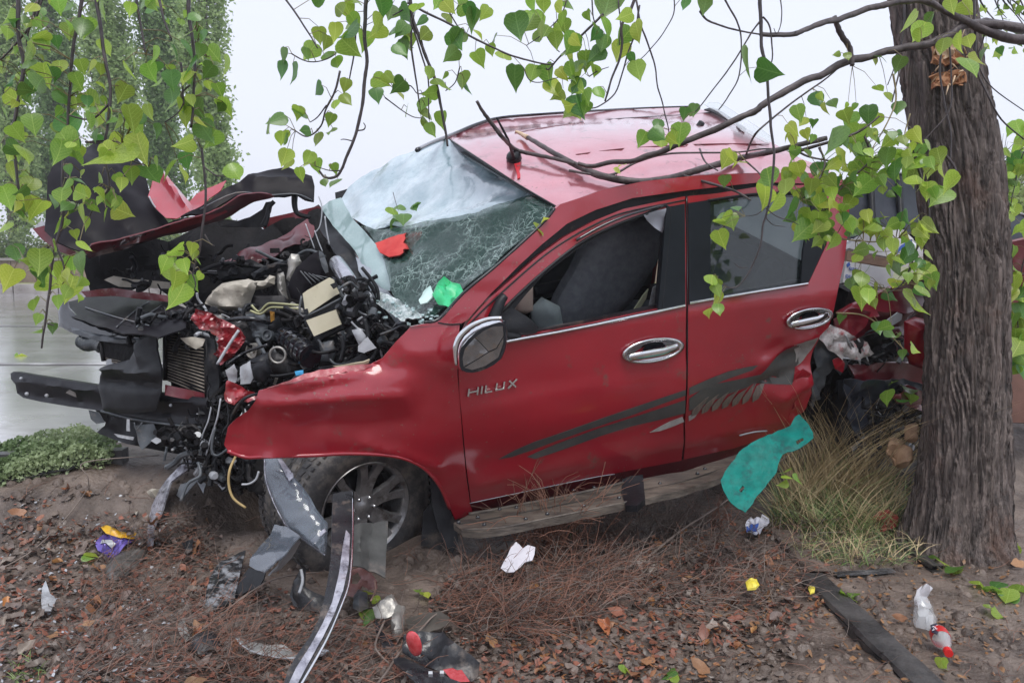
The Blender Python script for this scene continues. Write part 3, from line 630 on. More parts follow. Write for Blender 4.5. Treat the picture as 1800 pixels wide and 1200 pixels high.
# black pillar trims, seals
TRIM = mat('satin_black_trim', (.007, .010, .014), (.014, .018, .024), scale=4, rough=.4, spec=.25)
panel('pillar_trim', TRIM, [(1172, 364), (1204, 358), (1205, 535), (1157, 544), (1165, 450)], so(.006), fd, sp=18, th=.012)
panel('pillar_trim', TRIM, [(1210, 357), (1249, 351), (1249, 526), (1211, 535)], so(.004), rd, sp=18, th=.012)
panel('quarter_trim', TRIM, [(1430, 344), (1452, 352), (1455, 368), (1452, 430), (1422, 495), (1408, 498), (1412, 440)], so(.002), rd, sp=12, th=.01)
for pts in ([(815, 592), (823, 574), (845, 549), (890, 507), (947, 457), (993, 424), (1047, 394), (1097, 374), (1178, 357), (1204, 352)],):
    wire('frame_line', BLACK, pts, .0035, so(.001), fd)
wire('window_seal', BLACK, [(868, 564), (888, 541), (947, 485), (1013, 432), (1073, 400), (1133, 377), (1176, 365), (1172, 450), (1163, 541)], .007, so(0), fd)
wire('window_seal', BLACK, [(1244, 353), (1290, 346), (1335, 341), (1400, 339), (1446, 347)], .007, so(0), rd)
# rain visor stretched over the front window edge
wire('rain_visor', mat('smoked_visor', (.02, .02, .025), rough=.1, coat=1), [(1013, 422), (1060, 396), (1110, 376), (1170, 360)], .006, so(.012), fd)
# remaining glass rim along the broken front window
panel('glass_shard', glass('rim_glass', (.5, .58, .6), .55, rough=.1), [(1040, 416), (1073, 399), (1133, 377), (1130, 381), (1095, 393), (1068, 405)], so(-.012), fd, sp=8, th=.003)
panel('rear_glass', glass('smoked_rear_glass', (.03, .045, .05), .42, rough=.02), [(1244, 352), (1330, 340), (1432, 342), (1440, 430), (1412, 498), (1244, 528)], so(-.015), rd, sp=30, th=.003)
# chrome belt strips
def strip(pts, wd, parent, name='chrome_strip'):
    a = [side(x, y-wd/2, .010) for x, y in pts]; c = [side(x, y+wd/2, .010) for x, y in pts]; m = [side(x, y, .018) for x, y in pts]; d = [side(x, y, -.004) for x, y in pts]
    n = len(pts); vs = a+m+c+d; fs = []
    for i in range(n-1):
        for r0, r1 in ((0, 1), (1, 2), (2, 3), (3, 0)): fs.append((r0*n+i, r0*n+i+1, r1*n+i+1, r1*n+i))
    MB().add(vs, fs).obj(name, CHROME, parent)
strip([(888, 601), (930, 593), (980, 584), (1050, 570), (1110, 557), (1163, 546), (1205, 537)], 7.5, fd)
strip([(1213, 533), (1270, 523), (1340, 511), (1421, 498)], 7, rd)
# dents' smear lines at the door bottom
wire('bare_metal_scrape', LGREY, [(826, 884), (930, 862), (1047, 838), (1080, 833)], .002, so(.006), fd)
wire('bare_metal_scrape', LGREY, [(1300, 765), (1325, 759), (1348, 757)], .004, so(.02), rd)
# ---- handles
def handle(cx, cy, a, b_, rot, parent):
    r = math.radians(rot); ca, sa = math.cos(r), math.sin(r)
    def q(u, v, off): return side(cx+u*ca-v*sa, cy+u*sa+v*ca, off+.003)
    n = 40; m = MB(); vs = []; prof = [(1.04, .004), (1.0, .014), (.93, .018), (.86, .012), (.84, .002)]
    for s_, h in prof:
        for k in range(n): t = 2*math.pi*k/n; e = 1+.06*math.cos(2*t); vs.append(q(a*s_*math.cos(t), b_*(s_-(0 if s_ > .95 else .06))*math.sin(t), h))
    m.add(vs, [(i*n+k, i*n+(k+1) % n, (i+1)*n+(k+1) % n, (i+1)*n+k) for i in range(len(prof)-1) for k in range(n)]); h = m.obj('door_handle', CHROME, parent)
    m = MB(); vs = [q(0, 0, -.012)]+[q(a*.86*math.cos(2*math.pi*k/n), b_*.78*math.sin(2*math.pi*k/n), .004) for k in range(n)]
    m.add(vs, [(0, 1+k, 1+(k+1) % n) for k in range(n)]); m.obj('handle_cup', mat('dull_chrome', (.5, .51, .53), (.62, .63, .65), rough=.2, metal=1), parent)
    m = MB(); vs = []; st = np.linspace(-.80, .86, 22)
    for u in st:
        w_ = .62-.2*abs(u)**2; yc = .26-.45*max(0, u-.35)*1.0; off = .016+.024*(1-abs(u)**3)
        for k in range(8):
            t = 2*math.pi*k/8; vs.append(q(a*u, b_*(yc+w_*.62*math.cos(t)), off+.007*math.sin(t)))
    m.add(vs, [(i*8+k, i*8+(k+1) % 8, (i+1)*8+(k+1) % 8, (i+1)*8+k) for i in range(21) for k in range(8)]+[tuple(range(8)), tuple(21*8+k for k in range(8))])
    m.obj('handle_grip', CHROME, parent)
    m = MB(); vs = [q(a*(.05+.38*math.cos(2*math.pi*k/16)), b_*(-.22+.34*math.sin(2*math.pi*k/16)), .006) for k in range(16)]
    m.add(vs, [tuple(range(16))]); m.obj('handle_recess', GLOSSB, parent)
handle(1148, 616, 54, 21, -10, fd); handle(1423, 560, 41, 18, -12, rd)
# ---- lettering on the front door
def stroke(mb, x0, y0, x1, y1, w_):
    dx, dy = x1-x0, y1-y0; L_ = math.hypot(dx, dy); nx_, ny_ = -dy/L_*w_/2, dx/L_*w_/2
    c = [(x0+nx_, y0+ny_), (x1+nx_, y1+ny_), (x1-nx_, y1-ny_), (x0-nx_, y0-ny_)]
    mb.add([side(x, y, .006+doord(*c[0])) for x, y in c]+[side(x, y, .012+doord(*c[0])) for x, y in c], [(4, 5, 6, 7), (0, 1, 5, 4), (1, 2, 6, 5), (2, 3, 7, 6), (3, 0, 4, 7)])
def LT(u, v): # u along the word 0..86, v down 0..15
    return 822+u+ (7-v)*.12, 697-13.5-.205*u+v*.92
LW = {'H': [(0, 0, 0, 15), (16, 0, 16, 15), (0, 7.5, 16, 7.5)], 'I': [(0, 0, 0, 15)], 'L': [(0, 0, 0, 15), (0, 14, 12, 14)], 'U': [(0, 0, 0, 13.4), (-1.5, 13.4, 14.5, 13.4), (13, 13.4, 13, 0)], 'X': [(0, 0, 14, 15), (14, 0, 0, 15)]}
for ch, u0 in (('H', 2), ('I', 25), ('L', 32), ('U', 51), ('X', 72)):
    m = MB()
    for a0, b0, a1, b1 in LW[ch]:
        p, q = LT(u0+a0, b0), LT(u0+a1, b1); stroke(m, *p, *q, 3.0)
    m.obj('letter', mat('chrome_letter', (.62, .62, .62), (.75, .75, .74), scale=60, rough=.25, metal=.8), fd, smooth=False)
# ---- flank stripes (thin printed film lying on the doors)
ST1 = mat('dark_grey_stripe', (.055, .058, .058), (.085, .085, .08), scale=9, rough=.35, coat=.5, dirt=(.14, .10, .09), dirt_amt=.2)
ST2 = mat('brown_grey_stripe', (.11, .09, .08), (.22, .17, .14), scale=12, rough=.35, coat=.5, stretch=(8, 1, 1))
ST3 = mat('silver_stripe', (.24, .23, .22), (.42, .40, .38), scale=14, rough=.35, coat=.5, dirt=(.1, .09, .08), dirt_amt=.3)
def decal(m, pts, parent, dd, off=.0035, **k): panel('stripe_decal', m, pts, so(), parent, sp=9, disp=lambda x, y: dd(x, y)+off, th=.0015, **k)
decal(ST1, [(877, 808), (905, 792), (940, 776), (967, 767), (1040, 741), (1113, 715), (1160, 699), (1204, 684), (1204, 694), (1160, 710), (1113, 728), (1040, 753), (980, 774), (935, 792), (900, 804)], fd, doord)
decal(ST1, [(927, 803), (980, 780), (1050, 754), (1113, 733), (1160, 717), (1204, 702), (1204, 726), (1160, 738), (1113, 749), (1060, 766), (1013, 782), (965, 798), (940, 806)], fd, doord)
decal(ST1, [(1211, 681), (1247, 665), (1280, 652), (1310, 645), (1331, 641), (1322, 650), (1280, 665), (1247, 679), (1211, 694)], rd, reard)
decal(ST1, [(1211, 700), (1244, 677), (1290, 668), (1337, 658), (1352, 642), (1372, 622), (1395, 608), (1410, 606), (1408, 640), (1390, 674), (1350, 677), (1319, 679), (1281, 692), (1250, 706), (1211, 722)], rd, reard)
decal(ST3, [(1395, 606), (1414, 598), (1436, 592), (1430, 615), (1418, 636), (1402, 650), (1404, 625)], rd, reard, off=.0042)
for k in range(7):
    x = 1222+k*18
    decal(ST2, [(x-6, 722-k*4.5), (x+4, 712-k*5), (x+18, 700-k*4.2), (x+23, 697-k*4.5), (x+14, 712-k*5), (x+4, 728-k*4.5), (x-6, 732-k*4)], rd, reard, off=.0052)
decal(ST3, [(1142, 760), (1160, 750), (1178, 741), (1200, 733), (1203, 741), (1180, 750), (1160, 757)], fd, doord)
decal(ST3, [(1211, 732), (1230, 722), (1222, 735), (1212, 741)], rd, reard)
# ---- torn metal at the rear end of the rear door
panel('torn_metal', GREYP, [(1428, 600), (1445, 590), (1462, 592), (1475, 610), (1490, 640), (1480, 660), (1462, 645), (1450, 668), (1440, 700), (1428, 720), (1424, 690), (1432, 650), (1428, 625)], so(-.05), tr, sp=7, crumple=.03, cs=16, th=.004, jag=3)
panel('torn_metal', mat('scratched_silver', (.35, .33, .33), (.65, .62, .62), scale=50, rough=.4, metal=.3, bump=.7, dirt=(.35, .02, .03), dirt_amt=.4, dscale=18), [(1436, 592), (1462, 570), (1500, 590), (1522, 602), (1535, 622), (1518, 632), (1495, 628), (1478, 632), (1455, 612)], so(-.01), tr, sp=6, crumple=.028, cs=20, th=.004, jag=3, seed=2)
panel('torn_metal', REDDK, [(1462, 560), (1500, 540), (1530, 548), (1520, 575), (1500, 596), (1474, 588)], so(-.02), tr, sp=8, crumple=.03, cs=14, th=.004, seed=5)
panel('torn_metal', RED, [(1465, 634), (1478, 628), (1488, 640), (1482, 655), (1468, 648)], so(-.01), tr, sp=6, crumple=.02, cs=20, th=.004, seed=6)
panel('torn_metal', RED, [(1395, 668), (1412, 648), (1424, 655), (1426, 690), (1412, 722), (1392, 745), (1372, 752), (1395, 715)], so(.012), rd, sp=7, crumple=.02, cs=14, th=.004, seed=8)
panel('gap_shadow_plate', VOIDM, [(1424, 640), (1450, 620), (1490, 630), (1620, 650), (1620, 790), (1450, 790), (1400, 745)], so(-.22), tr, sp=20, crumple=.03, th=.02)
# ---- running board
BOARD = mat('muddy_running_board', (.065, .055, .048), (.19, .16, .13), scale=7, rough=.4, rough2=.65, stretch=(.7, 3, 6), contrast=(.36, .64), bump=.6, bscale=50, dirt=(.07, .05, .04), dirt_amt=.3, dscale=12)
SB = pl3(side(826, 900, .0), side(1290, 795, .0), side(826, 934, .16))
rb_ = panel('running_board', BOARD, [(797, 919), (822, 905), (880, 893), (1000, 868), (1097, 846), (1105, 884), (1040, 898), (960, 914), (880, 930), (842, 935), (812, 932)], SB, tr, sp=12, th=.03, crumple=.004)
panel('running_board', BOARD, [(1122, 842), (1200, 828), (1270, 808), (1298, 798), (1296, 822), (1270, 838), (1200, 862), (1130, 878)], SB, tr, sp=12, th=.03, crumple=.008)
panel('board_bracket', BLACK, [(1094, 842), (1108, 836), (1130, 834), (1134, 876), (1120, 888), (1100, 888), (1092, 866)], lambda x, y, o=0: SB(x, y, .004), tr, sp=8, th=.03, puff=.006)
wire('board_groove', mat('dull_black', (.03, .026, .022), rough=.7), [(806, 921), (880, 908), (1000, 884), (1096, 864)], .0035, lambda x, y, o: SB(x, y, .002), rb_)
wire('board_ridge', BOARD, [(824, 903), (880, 893), (1000, 870), (1096, 848)], .007, lambda x, y, o: SB(x, y, .004), rb_)
wire('board_ridge', BOARD, [(815, 930), (880, 927), (960, 911), (1102, 882)], .006, lambda x, y, o: SB(x, y, .003), rb_)
wire('board_groove', mat('dull_black', (.03, .026, .022), rough=.7), [(1124, 862), (1200, 846), (1290, 816)], .003, lambda x, y, o: SB(x, y, .003), rb_)
for hx, hy in ((806, 918), (840, 909), (878, 895), (908, 892), (851, 922), (924, 912), (962, 903), (1008, 862), (1044, 857), (1026, 889), (1088, 875), (1160, 850), (1226, 832), (1239, 824)):
    c0 = SB(hx, hy, .0035); ax = SB(hx, hy, .1)-SB(hx, hy, 0)
    MB().lathe(c0, ax, [(.0001, .001), (.0085, .001), (.0095, -.003)], 10).obj('hole_shade_disc', GLOSSB, rb_)  # dark discs on the surface stand for shade inside the holes
# ---- front wheel
WN = np.array([.63, -.76, -.10]); WN /= np.linalg.norm(WN); WC = P(640, 893, 3.66)
wu = np.cross(WN, [0, 0, 1.]); wu /= np.linalg.norm(wu); wv = np.cross(WN, wu)
R_ = .352
prof = [(.214, .008), (.222, .022), (.250, .032), (.295, .036), (.325, .022), (.340, .006), (.349, -.010)]
k = -.010
for g in range(5):
    prof += [(.352, k-.002), (.352, k-.050)]+([(.341, k-.053), (.341, k-.061)] if g < 4 else []); k -= .064
prof += [(.34, k-.005), (.30, k-.02), (.24, k)]
b = MB(); b.lathe(WC, WN, prof, 72); 
whl = b.obj('wheel', RUBBER, tr, sharp=35)
b = MB()          # shoulder lugs
for k in range(60):
    t = 2*math.pi*k/60; rad = wu*math.cos(t)+wv*math.sin(t); tn = -wu*math.sin(t)+wv*math.cos(t)
    b.box(WC+rad*.340+WN*.002, rad*.006, tn*.008, WN*.010)
    for g in range(5): b.box(WC+rad*.3535+WN*(-.035-g*.064), rad*.003, tn*.013+WN*(.005 if g % 2 else -.005), WN*.019)
b.obj('tread', RUBBER, whl, smooth=False)
b = MB(); b.lathe(WC, WN, [(.217, .010), (.222, .018), (.217, .024), (.206, .016), (.196, -.01), (.19, -.10), (.18, -.16)], 64); b.obj('rim', ALLOY, whl, sharp=40)
b = MB(); b.lathe(WC+WN*(-.09), WN, [(.0001, .02), (.13, .02), (.14, -.01), (.2, -.05), (.21, -.08)], 40); b.obj('brake_drum', DARK, whl)
for s_ in range(6):
    t = 2*math.pi*s_/6+.38
    def wp(r, a, h): return WC+(wu*math.cos(t+a)+wv*math.sin(t+a))*r+WN*h
    for sg in (-1, 1):
        rows = [(.045, sg*.12, .034, -.010, .024), (.10, sg*.10, .030, -.008, .022), (.155, sg*.17, .022, .0, .02), (.209, sg*.22, .026, .010, .018)]
        vs = []
        for r, a, hw, h, dp in rows:
            c = wp(r, a, h); tn = np.cross(WN, c-WC); tn /= np.linalg.norm(tn)
            vs += [c-tn*hw-WN*dp, c-tn*hw*.75+WN*.004, c+tn*hw*.75+WN*.004, c+tn*hw-WN*dp]
        MB().add(vs, [(i*4+j, i*4+j+1, (i+1)*4+j+1, (i+1)*4+j) for i in range(3) for j in range(3)]+[(0, 3, 2, 1), (12, 13, 14, 15)]).obj('spoke', ALLOY, whl, smooth=False)
b = MB(); b.lathe(WC, WN, [(.0001, .004), (.028, .004), (.036, -.002), (.058, -.006), (.062, -.03)], 28); b.obj('hub', ALLOY, whl, sharp=40)
for k in range(6):
    t = 2*math.pi*k/6; MB().lathe(WC+(wu*math.cos(t)+wv*math.sin(t))*.052-WN*.004, WN, [(.0001, .012), (.008, .012), (.009, 0)], 6).obj('wheel_nut', CHROME, whl)
# wheel well behind it and mud flap
panel('wheel_well', VOIDM, [(395, 760), (470, 720), (700, 720), (800, 800), (830, 960), (780, 985), (400, 985), (360, 880)], flat(4.25), tr, sp=40, crumple=.04, cs=4, th=.02)
panel('mud_flap', BLACK, [(756, 836), (772, 852), (786, 885), (800, 915), (806, 950), (796, 972), (784, 960), (770, 930), (760, 890)], dep((760, 836, 3.62), (800, 915, 3.62), (790, 970, 3.6)), tr, sp=9, crumple=.01, th=.01)
panel('mud_flap', BLACK, [(744, 900), (760, 880), (790, 960), (800, 975), (770, 965), (740, 958)], flat(3.68), tr, sp=9, crumple=.01, th=.01)
# ---- mirror
MS = flat(3.05, -.03, .02, 850, 610)
mh = panel('mirror', CHROME, [(803, 645), (800, 625), (803, 605), (813, 590), (832, 574), (858, 563), (880, 562), (888, 575), (887, 605), (878, 632), (855, 648), (830, 654), (812, 652)], lambda x, y, o=0: MS(x, y, -.035), tr, sp=6, th=.05, puff=.03, puffw=12, smooth=2)
panel('mirror_bezel', BLACK, [(811, 650), (807, 632), (812, 610), (836, 584), (864, 570), (886, 569), (889, 600), (880, 631), (855, 648), (830, 655)], lambda x, y, o=0: MS(x, y, .012), mh, sp=6, th=.03, smooth=2)
MG = mat('mirror_glass', (.15, .15, .15), (.30, .29, .28), scale=10, rough=.06, metal=1.0, bump=.25, bscale=12, dirt=(.30, .22, .15), dirt_amt=.35, dscale=30)
for pl in ([(815, 644), (813, 630), (817, 613), (834, 594), (845, 604), (858, 618), (840, 630)], [(835, 593), (851, 581), (867, 574), (884, 573), (885, 590), (872, 612), (859, 617), (846, 603)], [(816, 646), (841, 631), (860, 619), (873, 613), (885, 593), (885, 602), (876, 628), (853, 643), (830, 650)]):
    panel('mirror_glass', MG, pl, lambda x, y, o=0: MS(x, y, .017), mh, sp=8, th=.002, crumple=.003, seed=int(pl[0][0]))
wire('chrome_edge', CHROME, [(802, 642), (800, 620), (803, 602), (813, 586), (832, 571), (858, 561), (882, 559)], [.006, .013, .013, .010, .008], lambda x, y, o: MS(x, y, .004), mh)
wire('mirror_arm', BLACK, [(868, 560), (874, 545), (880, 530), (888, 520)], [.028, .024, .016], so(.02), tr)
wire('mirror_arm', BLACK, [(870, 585), (890, 590), (915, 592)], [.02, .02, .012], so(.0), tr)
# ---- cabin: seat, headrest, dash bits, bags
SEAT = mat('charcoal_seat_cloth', (.09, .10, .12), (.13, .145, .165), scale=30, rough=.85, bump=.5, bscale=250)
panel('seat', SEAT, [(972, 560), (985, 520), (1010, 478), (1040, 420), (1068, 396), (1085, 390), (1120, 388), (1150, 385), (1165, 412), (1160, 450), (1140, 485), (1110, 530), (1080, 560), (1050, 582), (985, 585)], plc(.45), tr, sp=12, th=.06, puff=.05, puffw=25, smooth=2)
panel('seat', SEAT, [(1330, 540), (1350, 470), (1400, 440), (1440, 450), (1440, 520)], plc(.30), tr, sp=14, th=.06, puff=.05, puffw=20, smooth=2)
panel('seat', SEAT, [(1240, 545), (1243, 470), (1290, 452), (1350, 480), (1360, 540)], plc(.1), tr, sp=14, th=.06, puff=.05, puffw=20, smooth=2)
panel('seat_base', SEAT, [(930, 600), (960, 555), (1000, 540), (1160, 540), (1150, 600)], plc(.3), tr, sp=16, th=.1, puff=.05, puffw=20)
panel('airbag', mat('grey_airbag_cloth', (.20, .25, .26), (.30, .35, .36), scale=6, rough=.8, bump=.5), [(935, 545), (955, 525), (985, 540), (992, 585), (960, 590), (940, 580)], plc(.5), tr, sp=9, th=.02, puff=.03, crumple=.02)
panel('airbag', mat('pale_curtain_airbag', (.40, .43, .50), (.5, .53, .6), scale=8, rough=.7), [(1128, 376), (1150, 370), (1172, 366), (1170, 385), (1168, 412), (1150, 400), (1138, 388)], plc(.70), tr, sp=6, th=.01, crumple=.02, cs=14)
panel('grey_door_trim', INTG, [(945, 500), (985, 455), (1030, 432), (1045, 440), (1010, 480), (985, 515), (960, 525)], plc(-.3), tr, sp=12, th=.03)
wire('steering_column', INT, [(940, 512), (965, 506), (1000, 498)], .03, plc(.2), tr)
panel('dashboard', INT, [(690, 560), (760, 590), (880, 600), (930, 560), (920, 500), (880, 470), (800, 470)], plc(-.05), tr, sp=25, crumple=.05, th=.1)
panel('interior_mirror', mat('tan_plastic', (.42, .34, .29), (.52, .44, .38), rough=.5), [(900, 530), (905, 510), (925, 500), (937, 502), (937, 545), (925, 552), (905, 548)], plc(.62), tr, sp=5, th=.03, puff=.02, puffw=8, crumple=.01)
panel('door_quarter_trim', BLACK, [(868, 562), (886, 545), (900, 540), (930, 560), (945, 575), (940, 588), (888, 597)], so(-.03), fd, sp=8, crumple=.02, th=.02)
panel('glass_shard', LGREY, [(1140, 540), (1148, 505), (1154, 502), (1160, 535)], plc(.70), tr, sp=6, th=.003)
panel('seat_belt', mat('olive_belt', (.4, .42, .28), rough=.7), [(1112, 548), (1130, 520), (1140, 508), (1136, 525), (1124, 544)], plc(.60), tr, sp=5, th=.006)
# ---- windscreen: laminated sheet, crazed and hanging
WGL = mat('sky_pale_crazed_glass', (.26, .37, .42), (.46, .56, .62), scale=5, rough=.12, rough2=.35, coat=1, coat_ior=1.7, bump=.5, bscale=14, bdist=.01, dirt=(.56, .68, .73), dirt_amt=.5, dscale=4)  # pale tones, dirt layer included, paint the sky's reflection on crazed glass
WGG = glass('crazed_green_glass', (.030, .075, .062), .50, crack=.95, crack_col=(.46, .60, .56), cscale=26, rough=.14, spread=.6)
for _n in ('Coat Weight', 'Specular IOR Level'): WGG.node_tree.nodes['Principled BSDF'].inputs[_n].default_value = .35
WGP = glass('pale_hanging_glass', (.40, .55, .55), .86, crack=.3, crack_col=(.7, .8, .8), cscale=40, rough=.1)
def wsd(x, y):
    return seg(x, y, 610, 395, 700, 406, 16, .03)+seg(x, y, 700, 402, 960, 350, 14, .03)+seg(x, y, 640, 330, 780, 268, 20, .02)+seg(x, y, 720, 400, 870, 300, 18, -.02)+seg(x, y, 800, 300, 960, 352, 12, .012)
scn = panel('windscreen', WGL, [(786, 245), (757, 256), (725, 266), (690, 282), (660, 299), (632, 320), (608, 340), (599, 352), (606, 368), (620, 386), (638, 399), (664, 409), (700, 408), (740, 402), (800, 393), (850, 383), (885, 371), (920, 356), (950, 352), (978, 364), (945, 346), (900, 320), (850, 287), (812, 262)], WS, tr, sp=8, disp=wsd, crumple=.020, cs=8, th=.006, sharp=70)
panel('windscreen_lower', WGG, [(636, 400), (664, 410), (700, 409), (740, 403), (800, 394), (850, 384), (885, 372), (920, 357), (950, 353), (976, 366), (968, 384), (940, 408), (905, 440), (870, 472), (814, 516), (785, 545), (768, 562), (742, 567), (722, 570), (706, 545), (694, 520), (690, 494), (684, 470), (672, 443), (655, 418)], WS, scn, sp=9, disp=lambda x, y: .02+seg(x, y, 700, 420, 930, 370, 20, .025), crumple=.022, cs=6, th=.005, seed=3, sharp=70)
panel('glass_flap', WGP, [(566, 366), (582, 356), (600, 348), (607, 362), (618, 382), (636, 402), (656, 424), (674, 446), (686, 470), (690, 492), (687, 512), (676, 510), (658, 492), (640, 470), (622, 440), (602, 415), (584, 396)], dep((566, 366, 4.35), (690, 495, 3.75), (640, 400, 4.05)), scn, sp=8, crumple=.02, cs=7, th=.005, seed=5, sharp=70)
panel('glass_flap', glass('grey_shard_glass', (.40, .44, .5), .8, crack=.2), [(626, 452), (645, 462), (668, 492), (690, 520), (706, 545), (718, 568), (700, 572), (684, 552), (664, 530), (648, 505), (634, 478)], dep((626, 452, 4.0), (712, 565, 3.6), (690, 520, 3.72)), scn, sp=8, crumple=.03, cs=8, th=.005, seed=6)
panel('crushed_glass', mat('powdered_glass', (.28, .36, .36), (.72, .78, .78), scale=60, rough=.3, bump=1, bscale=120, dirt=(.05, .07, .07), dirt_amt=.45, dscale=22), [(672, 520), (700, 530), (725, 548), (745, 560), (760, 566), (735, 572), (712, 572), (690, 555), (668, 540)], WS, scn, sp=5, crumple=.03, cs=22, th=.004, seed=8, disp=lambda x, y: .03)
for i in range(46):     # loose cubes of glass along the torn edge
    x = rnd.uniform(660, 780); y = 545+(x-660)*.18+rnd.uniform(-22, 14); c = WS(x, y, .05); s_ = rnd.uniform(.003, .008)
    a = np.array([rnd.uniform(-1, 1) for _ in range(3)]); a /= np.linalg.norm(a); u_ = np.cross(a, [0, 0, 1]); u_ /= np.linalg.norm(u_)
    MB().box(c, a*s_, u_*s_, np.cross(a, u_)*s_*.6).obj('glass_crumb', WGP, scn, smooth=False)
CLOTHR = mat('red_cloth', (.5, .03, .03), (.6, .07, .06), rough=.8, scale=14)
INW = pl3(car(1.22, .6, 1.55), car(1.22, -.6, 1.55), car(.46, .73, 1.0))
panel('red_bag', CLOTHR, [(660, 428), (676, 420), (700, 412), (742, 404), (738, 420), (722, 438), (702, 448), (684, 452), (668, 444)], lambda x, y, o=0: WS(x, y, -.012 if x > 715 else .05), tr, sp=7, crumple=.012, cs=12, th=.006)
GREENB = mat('green_plastic_bag', (.02, .42, .14), (.05, .62, .28), scale=10, rough=.35, bump=.5)
panel('green_bag', GREENB, [(762, 520), (768, 500), (785, 492), (805, 496), (814, 510), (808, 530), (790, 540), (770, 534)], lambda x, y, o=0: WS(x, y, .045), tr, sp=5, crumple=.035, cs=22, th=.003, jag=3)
panel('pale_wrapper', mat('pale_turquoise', (.45, .65, .6), (.6, .75, .72), rough=.5), [(738, 528), (745, 508), (758, 504), (762, 518), (752, 534), (742, 538)], lambda x, y, o=0: WS(x, y, .055), tr, sp=5, crumple=.02, cs=20, th=.004)
panel('cabin_shade_sheet', VOIDM, [(590, 340), (780, 270), (960, 380), (860, 470), (770, 560), (700, 560), (640, 470), (596, 400)], lambda x, y, o=0: WS(x, y, -.30), tr, sp=50, crumple=.03, th=.02)  # black sheet standing in for the shade inside the cabin
# cowl strip, wiper arms
panel('cowl', BLACK, [(563, 372), (575, 366), (592, 392), (612, 425), (636, 465), (655, 500), (680, 530), (705, 560), (725, 575), (712, 592), (690, 606), (665, 600), (648, 570), (640, 540), (620, 500), (598, 460), (575, 425), (560, 398)], dep((563, 372, 4.4), (715, 590, 3.60), (600, 460, 4.05)), tr, sp=9, crumple=.03, cs=9, th=.02)
CB = lambda d: flat(d)
wires_ = [(LGREY, [(537, 393), (545, 415), (553, 437)], 4.2, .003), (LGREY, [(553, 405), (560, 425), (567, 442)], 4.1, .003), (LGREY, [(571, 380), (574, 405), (579, 430)], 4.05, .004), (LGREY, [(560, 345), (566, 365), (563, 395), (555, 408)], 4.1, .003),
 (BLACK, [(610, 500), (640, 490), (662, 520), (672, 560)], 3.65, .009), (BLACK, [(636, 470), (662, 505), (668, 540), (690, 570), (716, 580)], 3.62, .008), (GREYP, [(668, 588), (690, 580), (706, 572), (716, 575)], 3.5, .006),
 (BLACK, [(640, 560), (648, 590), (640, 620)], 3.5, .012), (BLACK, [(600, 590), (604, 612), (598, 636)], 3.5, .010), (LGREY, [(600, 505), (628, 545), (660, 560), (700, 585)], 3.6, .004)]
for m_, pts, d, r in wires_: wire('wiper_linkage', m_, pts, r, CB(d), tr)
# ---- hood
HB = mat('hood_underside', (.005, .0045, .007), (.013, .011, .014), scale=5, rough=.42, bump=.3, bscale=20, spec=.12)
hd = panel('hood', HB, [(82, 345), (84, 312), (98, 288), (125, 268), (165, 254), (200, 252), (232, 265), (254, 300), (264, 340), (275, 366), (296, 386), (332, 376), (300, 402), (240, 422), (178, 436), (140, 440), (100, 430), (78, 405)], dep((82, 345, 4.1), (296, 386, 4.25), (165, 254, 4.5)), tr, sp=10, crumple=.07, cs=3.2, th=.006, seed=4)
DUST = mat('dusty_liner', (.09, .08, .075), (.17, .155, .145), scale=14, rough=.7)
panel('hood_tip', LGREY, [(62, 398), (72, 388), (98, 398), (128, 420), (150, 436), (118, 438), (92, 424)], flat(4.02), hd, sp=7, crumple=.02, cs=12, th=.004)
panel('hood_skin', REDDK, [(58, 402), (76, 396), (98, 414), (122, 436), (150, 452), (132, 452), (100, 440), (72, 420)], flat(3.96), hd, sp=7, crumple=.02, cs=10, th=.005)
panel('hood_skin', RED, [(260, 346), (268, 320), (280, 302), (290, 306), (303, 326), (322, 345), (340, 366), (338, 378), (312, 386), (292, 384), (272, 364)], dep((260, 346, 4.30), (340, 366, 4.2), (280, 302, 4.5)), hd, sp=7, disp=lambda x, y: seg(x, y, 282, 305, 330, 372, 10, .05), crumple=.01, th=.004)
panel('hood_skin', RED, [(326, 362), (345, 345), (362, 332), (398, 317), (388, 334), (368, 350), (344, 370), (336, 374)], dep((330, 360, 4.30), (396, 320, 4.45), (350, 372, 4.25)), hd, sp=7, crumple=.02, cs=8, th=.004)
wire('torn_edge', LGREY, [(262, 345), (272, 363), (290, 380), (306, 385)], .004, flat(4.22), hd)
panel('hood_skin', REDDK, [(148, 440), (160, 428), (200, 416), (262, 397), (330, 377), (385, 356), (416, 340), (470, 341), (484, 345), (446, 355), (392, 386), (330, 405), (250, 427), (175, 446), (155, 452)], dep((150, 440, 3.9), (480, 345, 4.25), (330, 380, 4.02)), hd, sp=8, disp=lambda x, y: seg(x, y, 160, 436, 415, 346, 9, .028), crumple=.012, cs=8, th=.006)
panel('hood_skin', paint('bright_hood_edge', (.30, .012, .02), (.4, .03, .04), .2), [(152, 446), (200, 430), (262, 408), (330, 388), (392, 366), (400, 372), (332, 398), (252, 422), (172, 444)], dep((150, 440, 3.86), (480, 345, 4.21), (330, 380, 3.98)), hd, sp=8, crumple=.014, cs=10, th=.004)
panel('hood_arch', HB, [(318, 382), (352, 360), (392, 333), (436, 310), (470, 299), (504, 293), (522, 300), (548, 312), (553, 330), (552, 353), (536, 350), (520, 341), (500, 346), (470, 344), (416, 340), (380, 357), (345, 374)], dep((330, 378, 4.05), (550, 330, 4.35), (430, 310, 4.3)), hd, sp=8, disp=lambda x, y: seg(x, y, 440, 316, 545, 322, 12, .03)+seg(x, y, 350, 372, 430, 328, 9, -.03), crumple=.016, cs=7, th=.012)
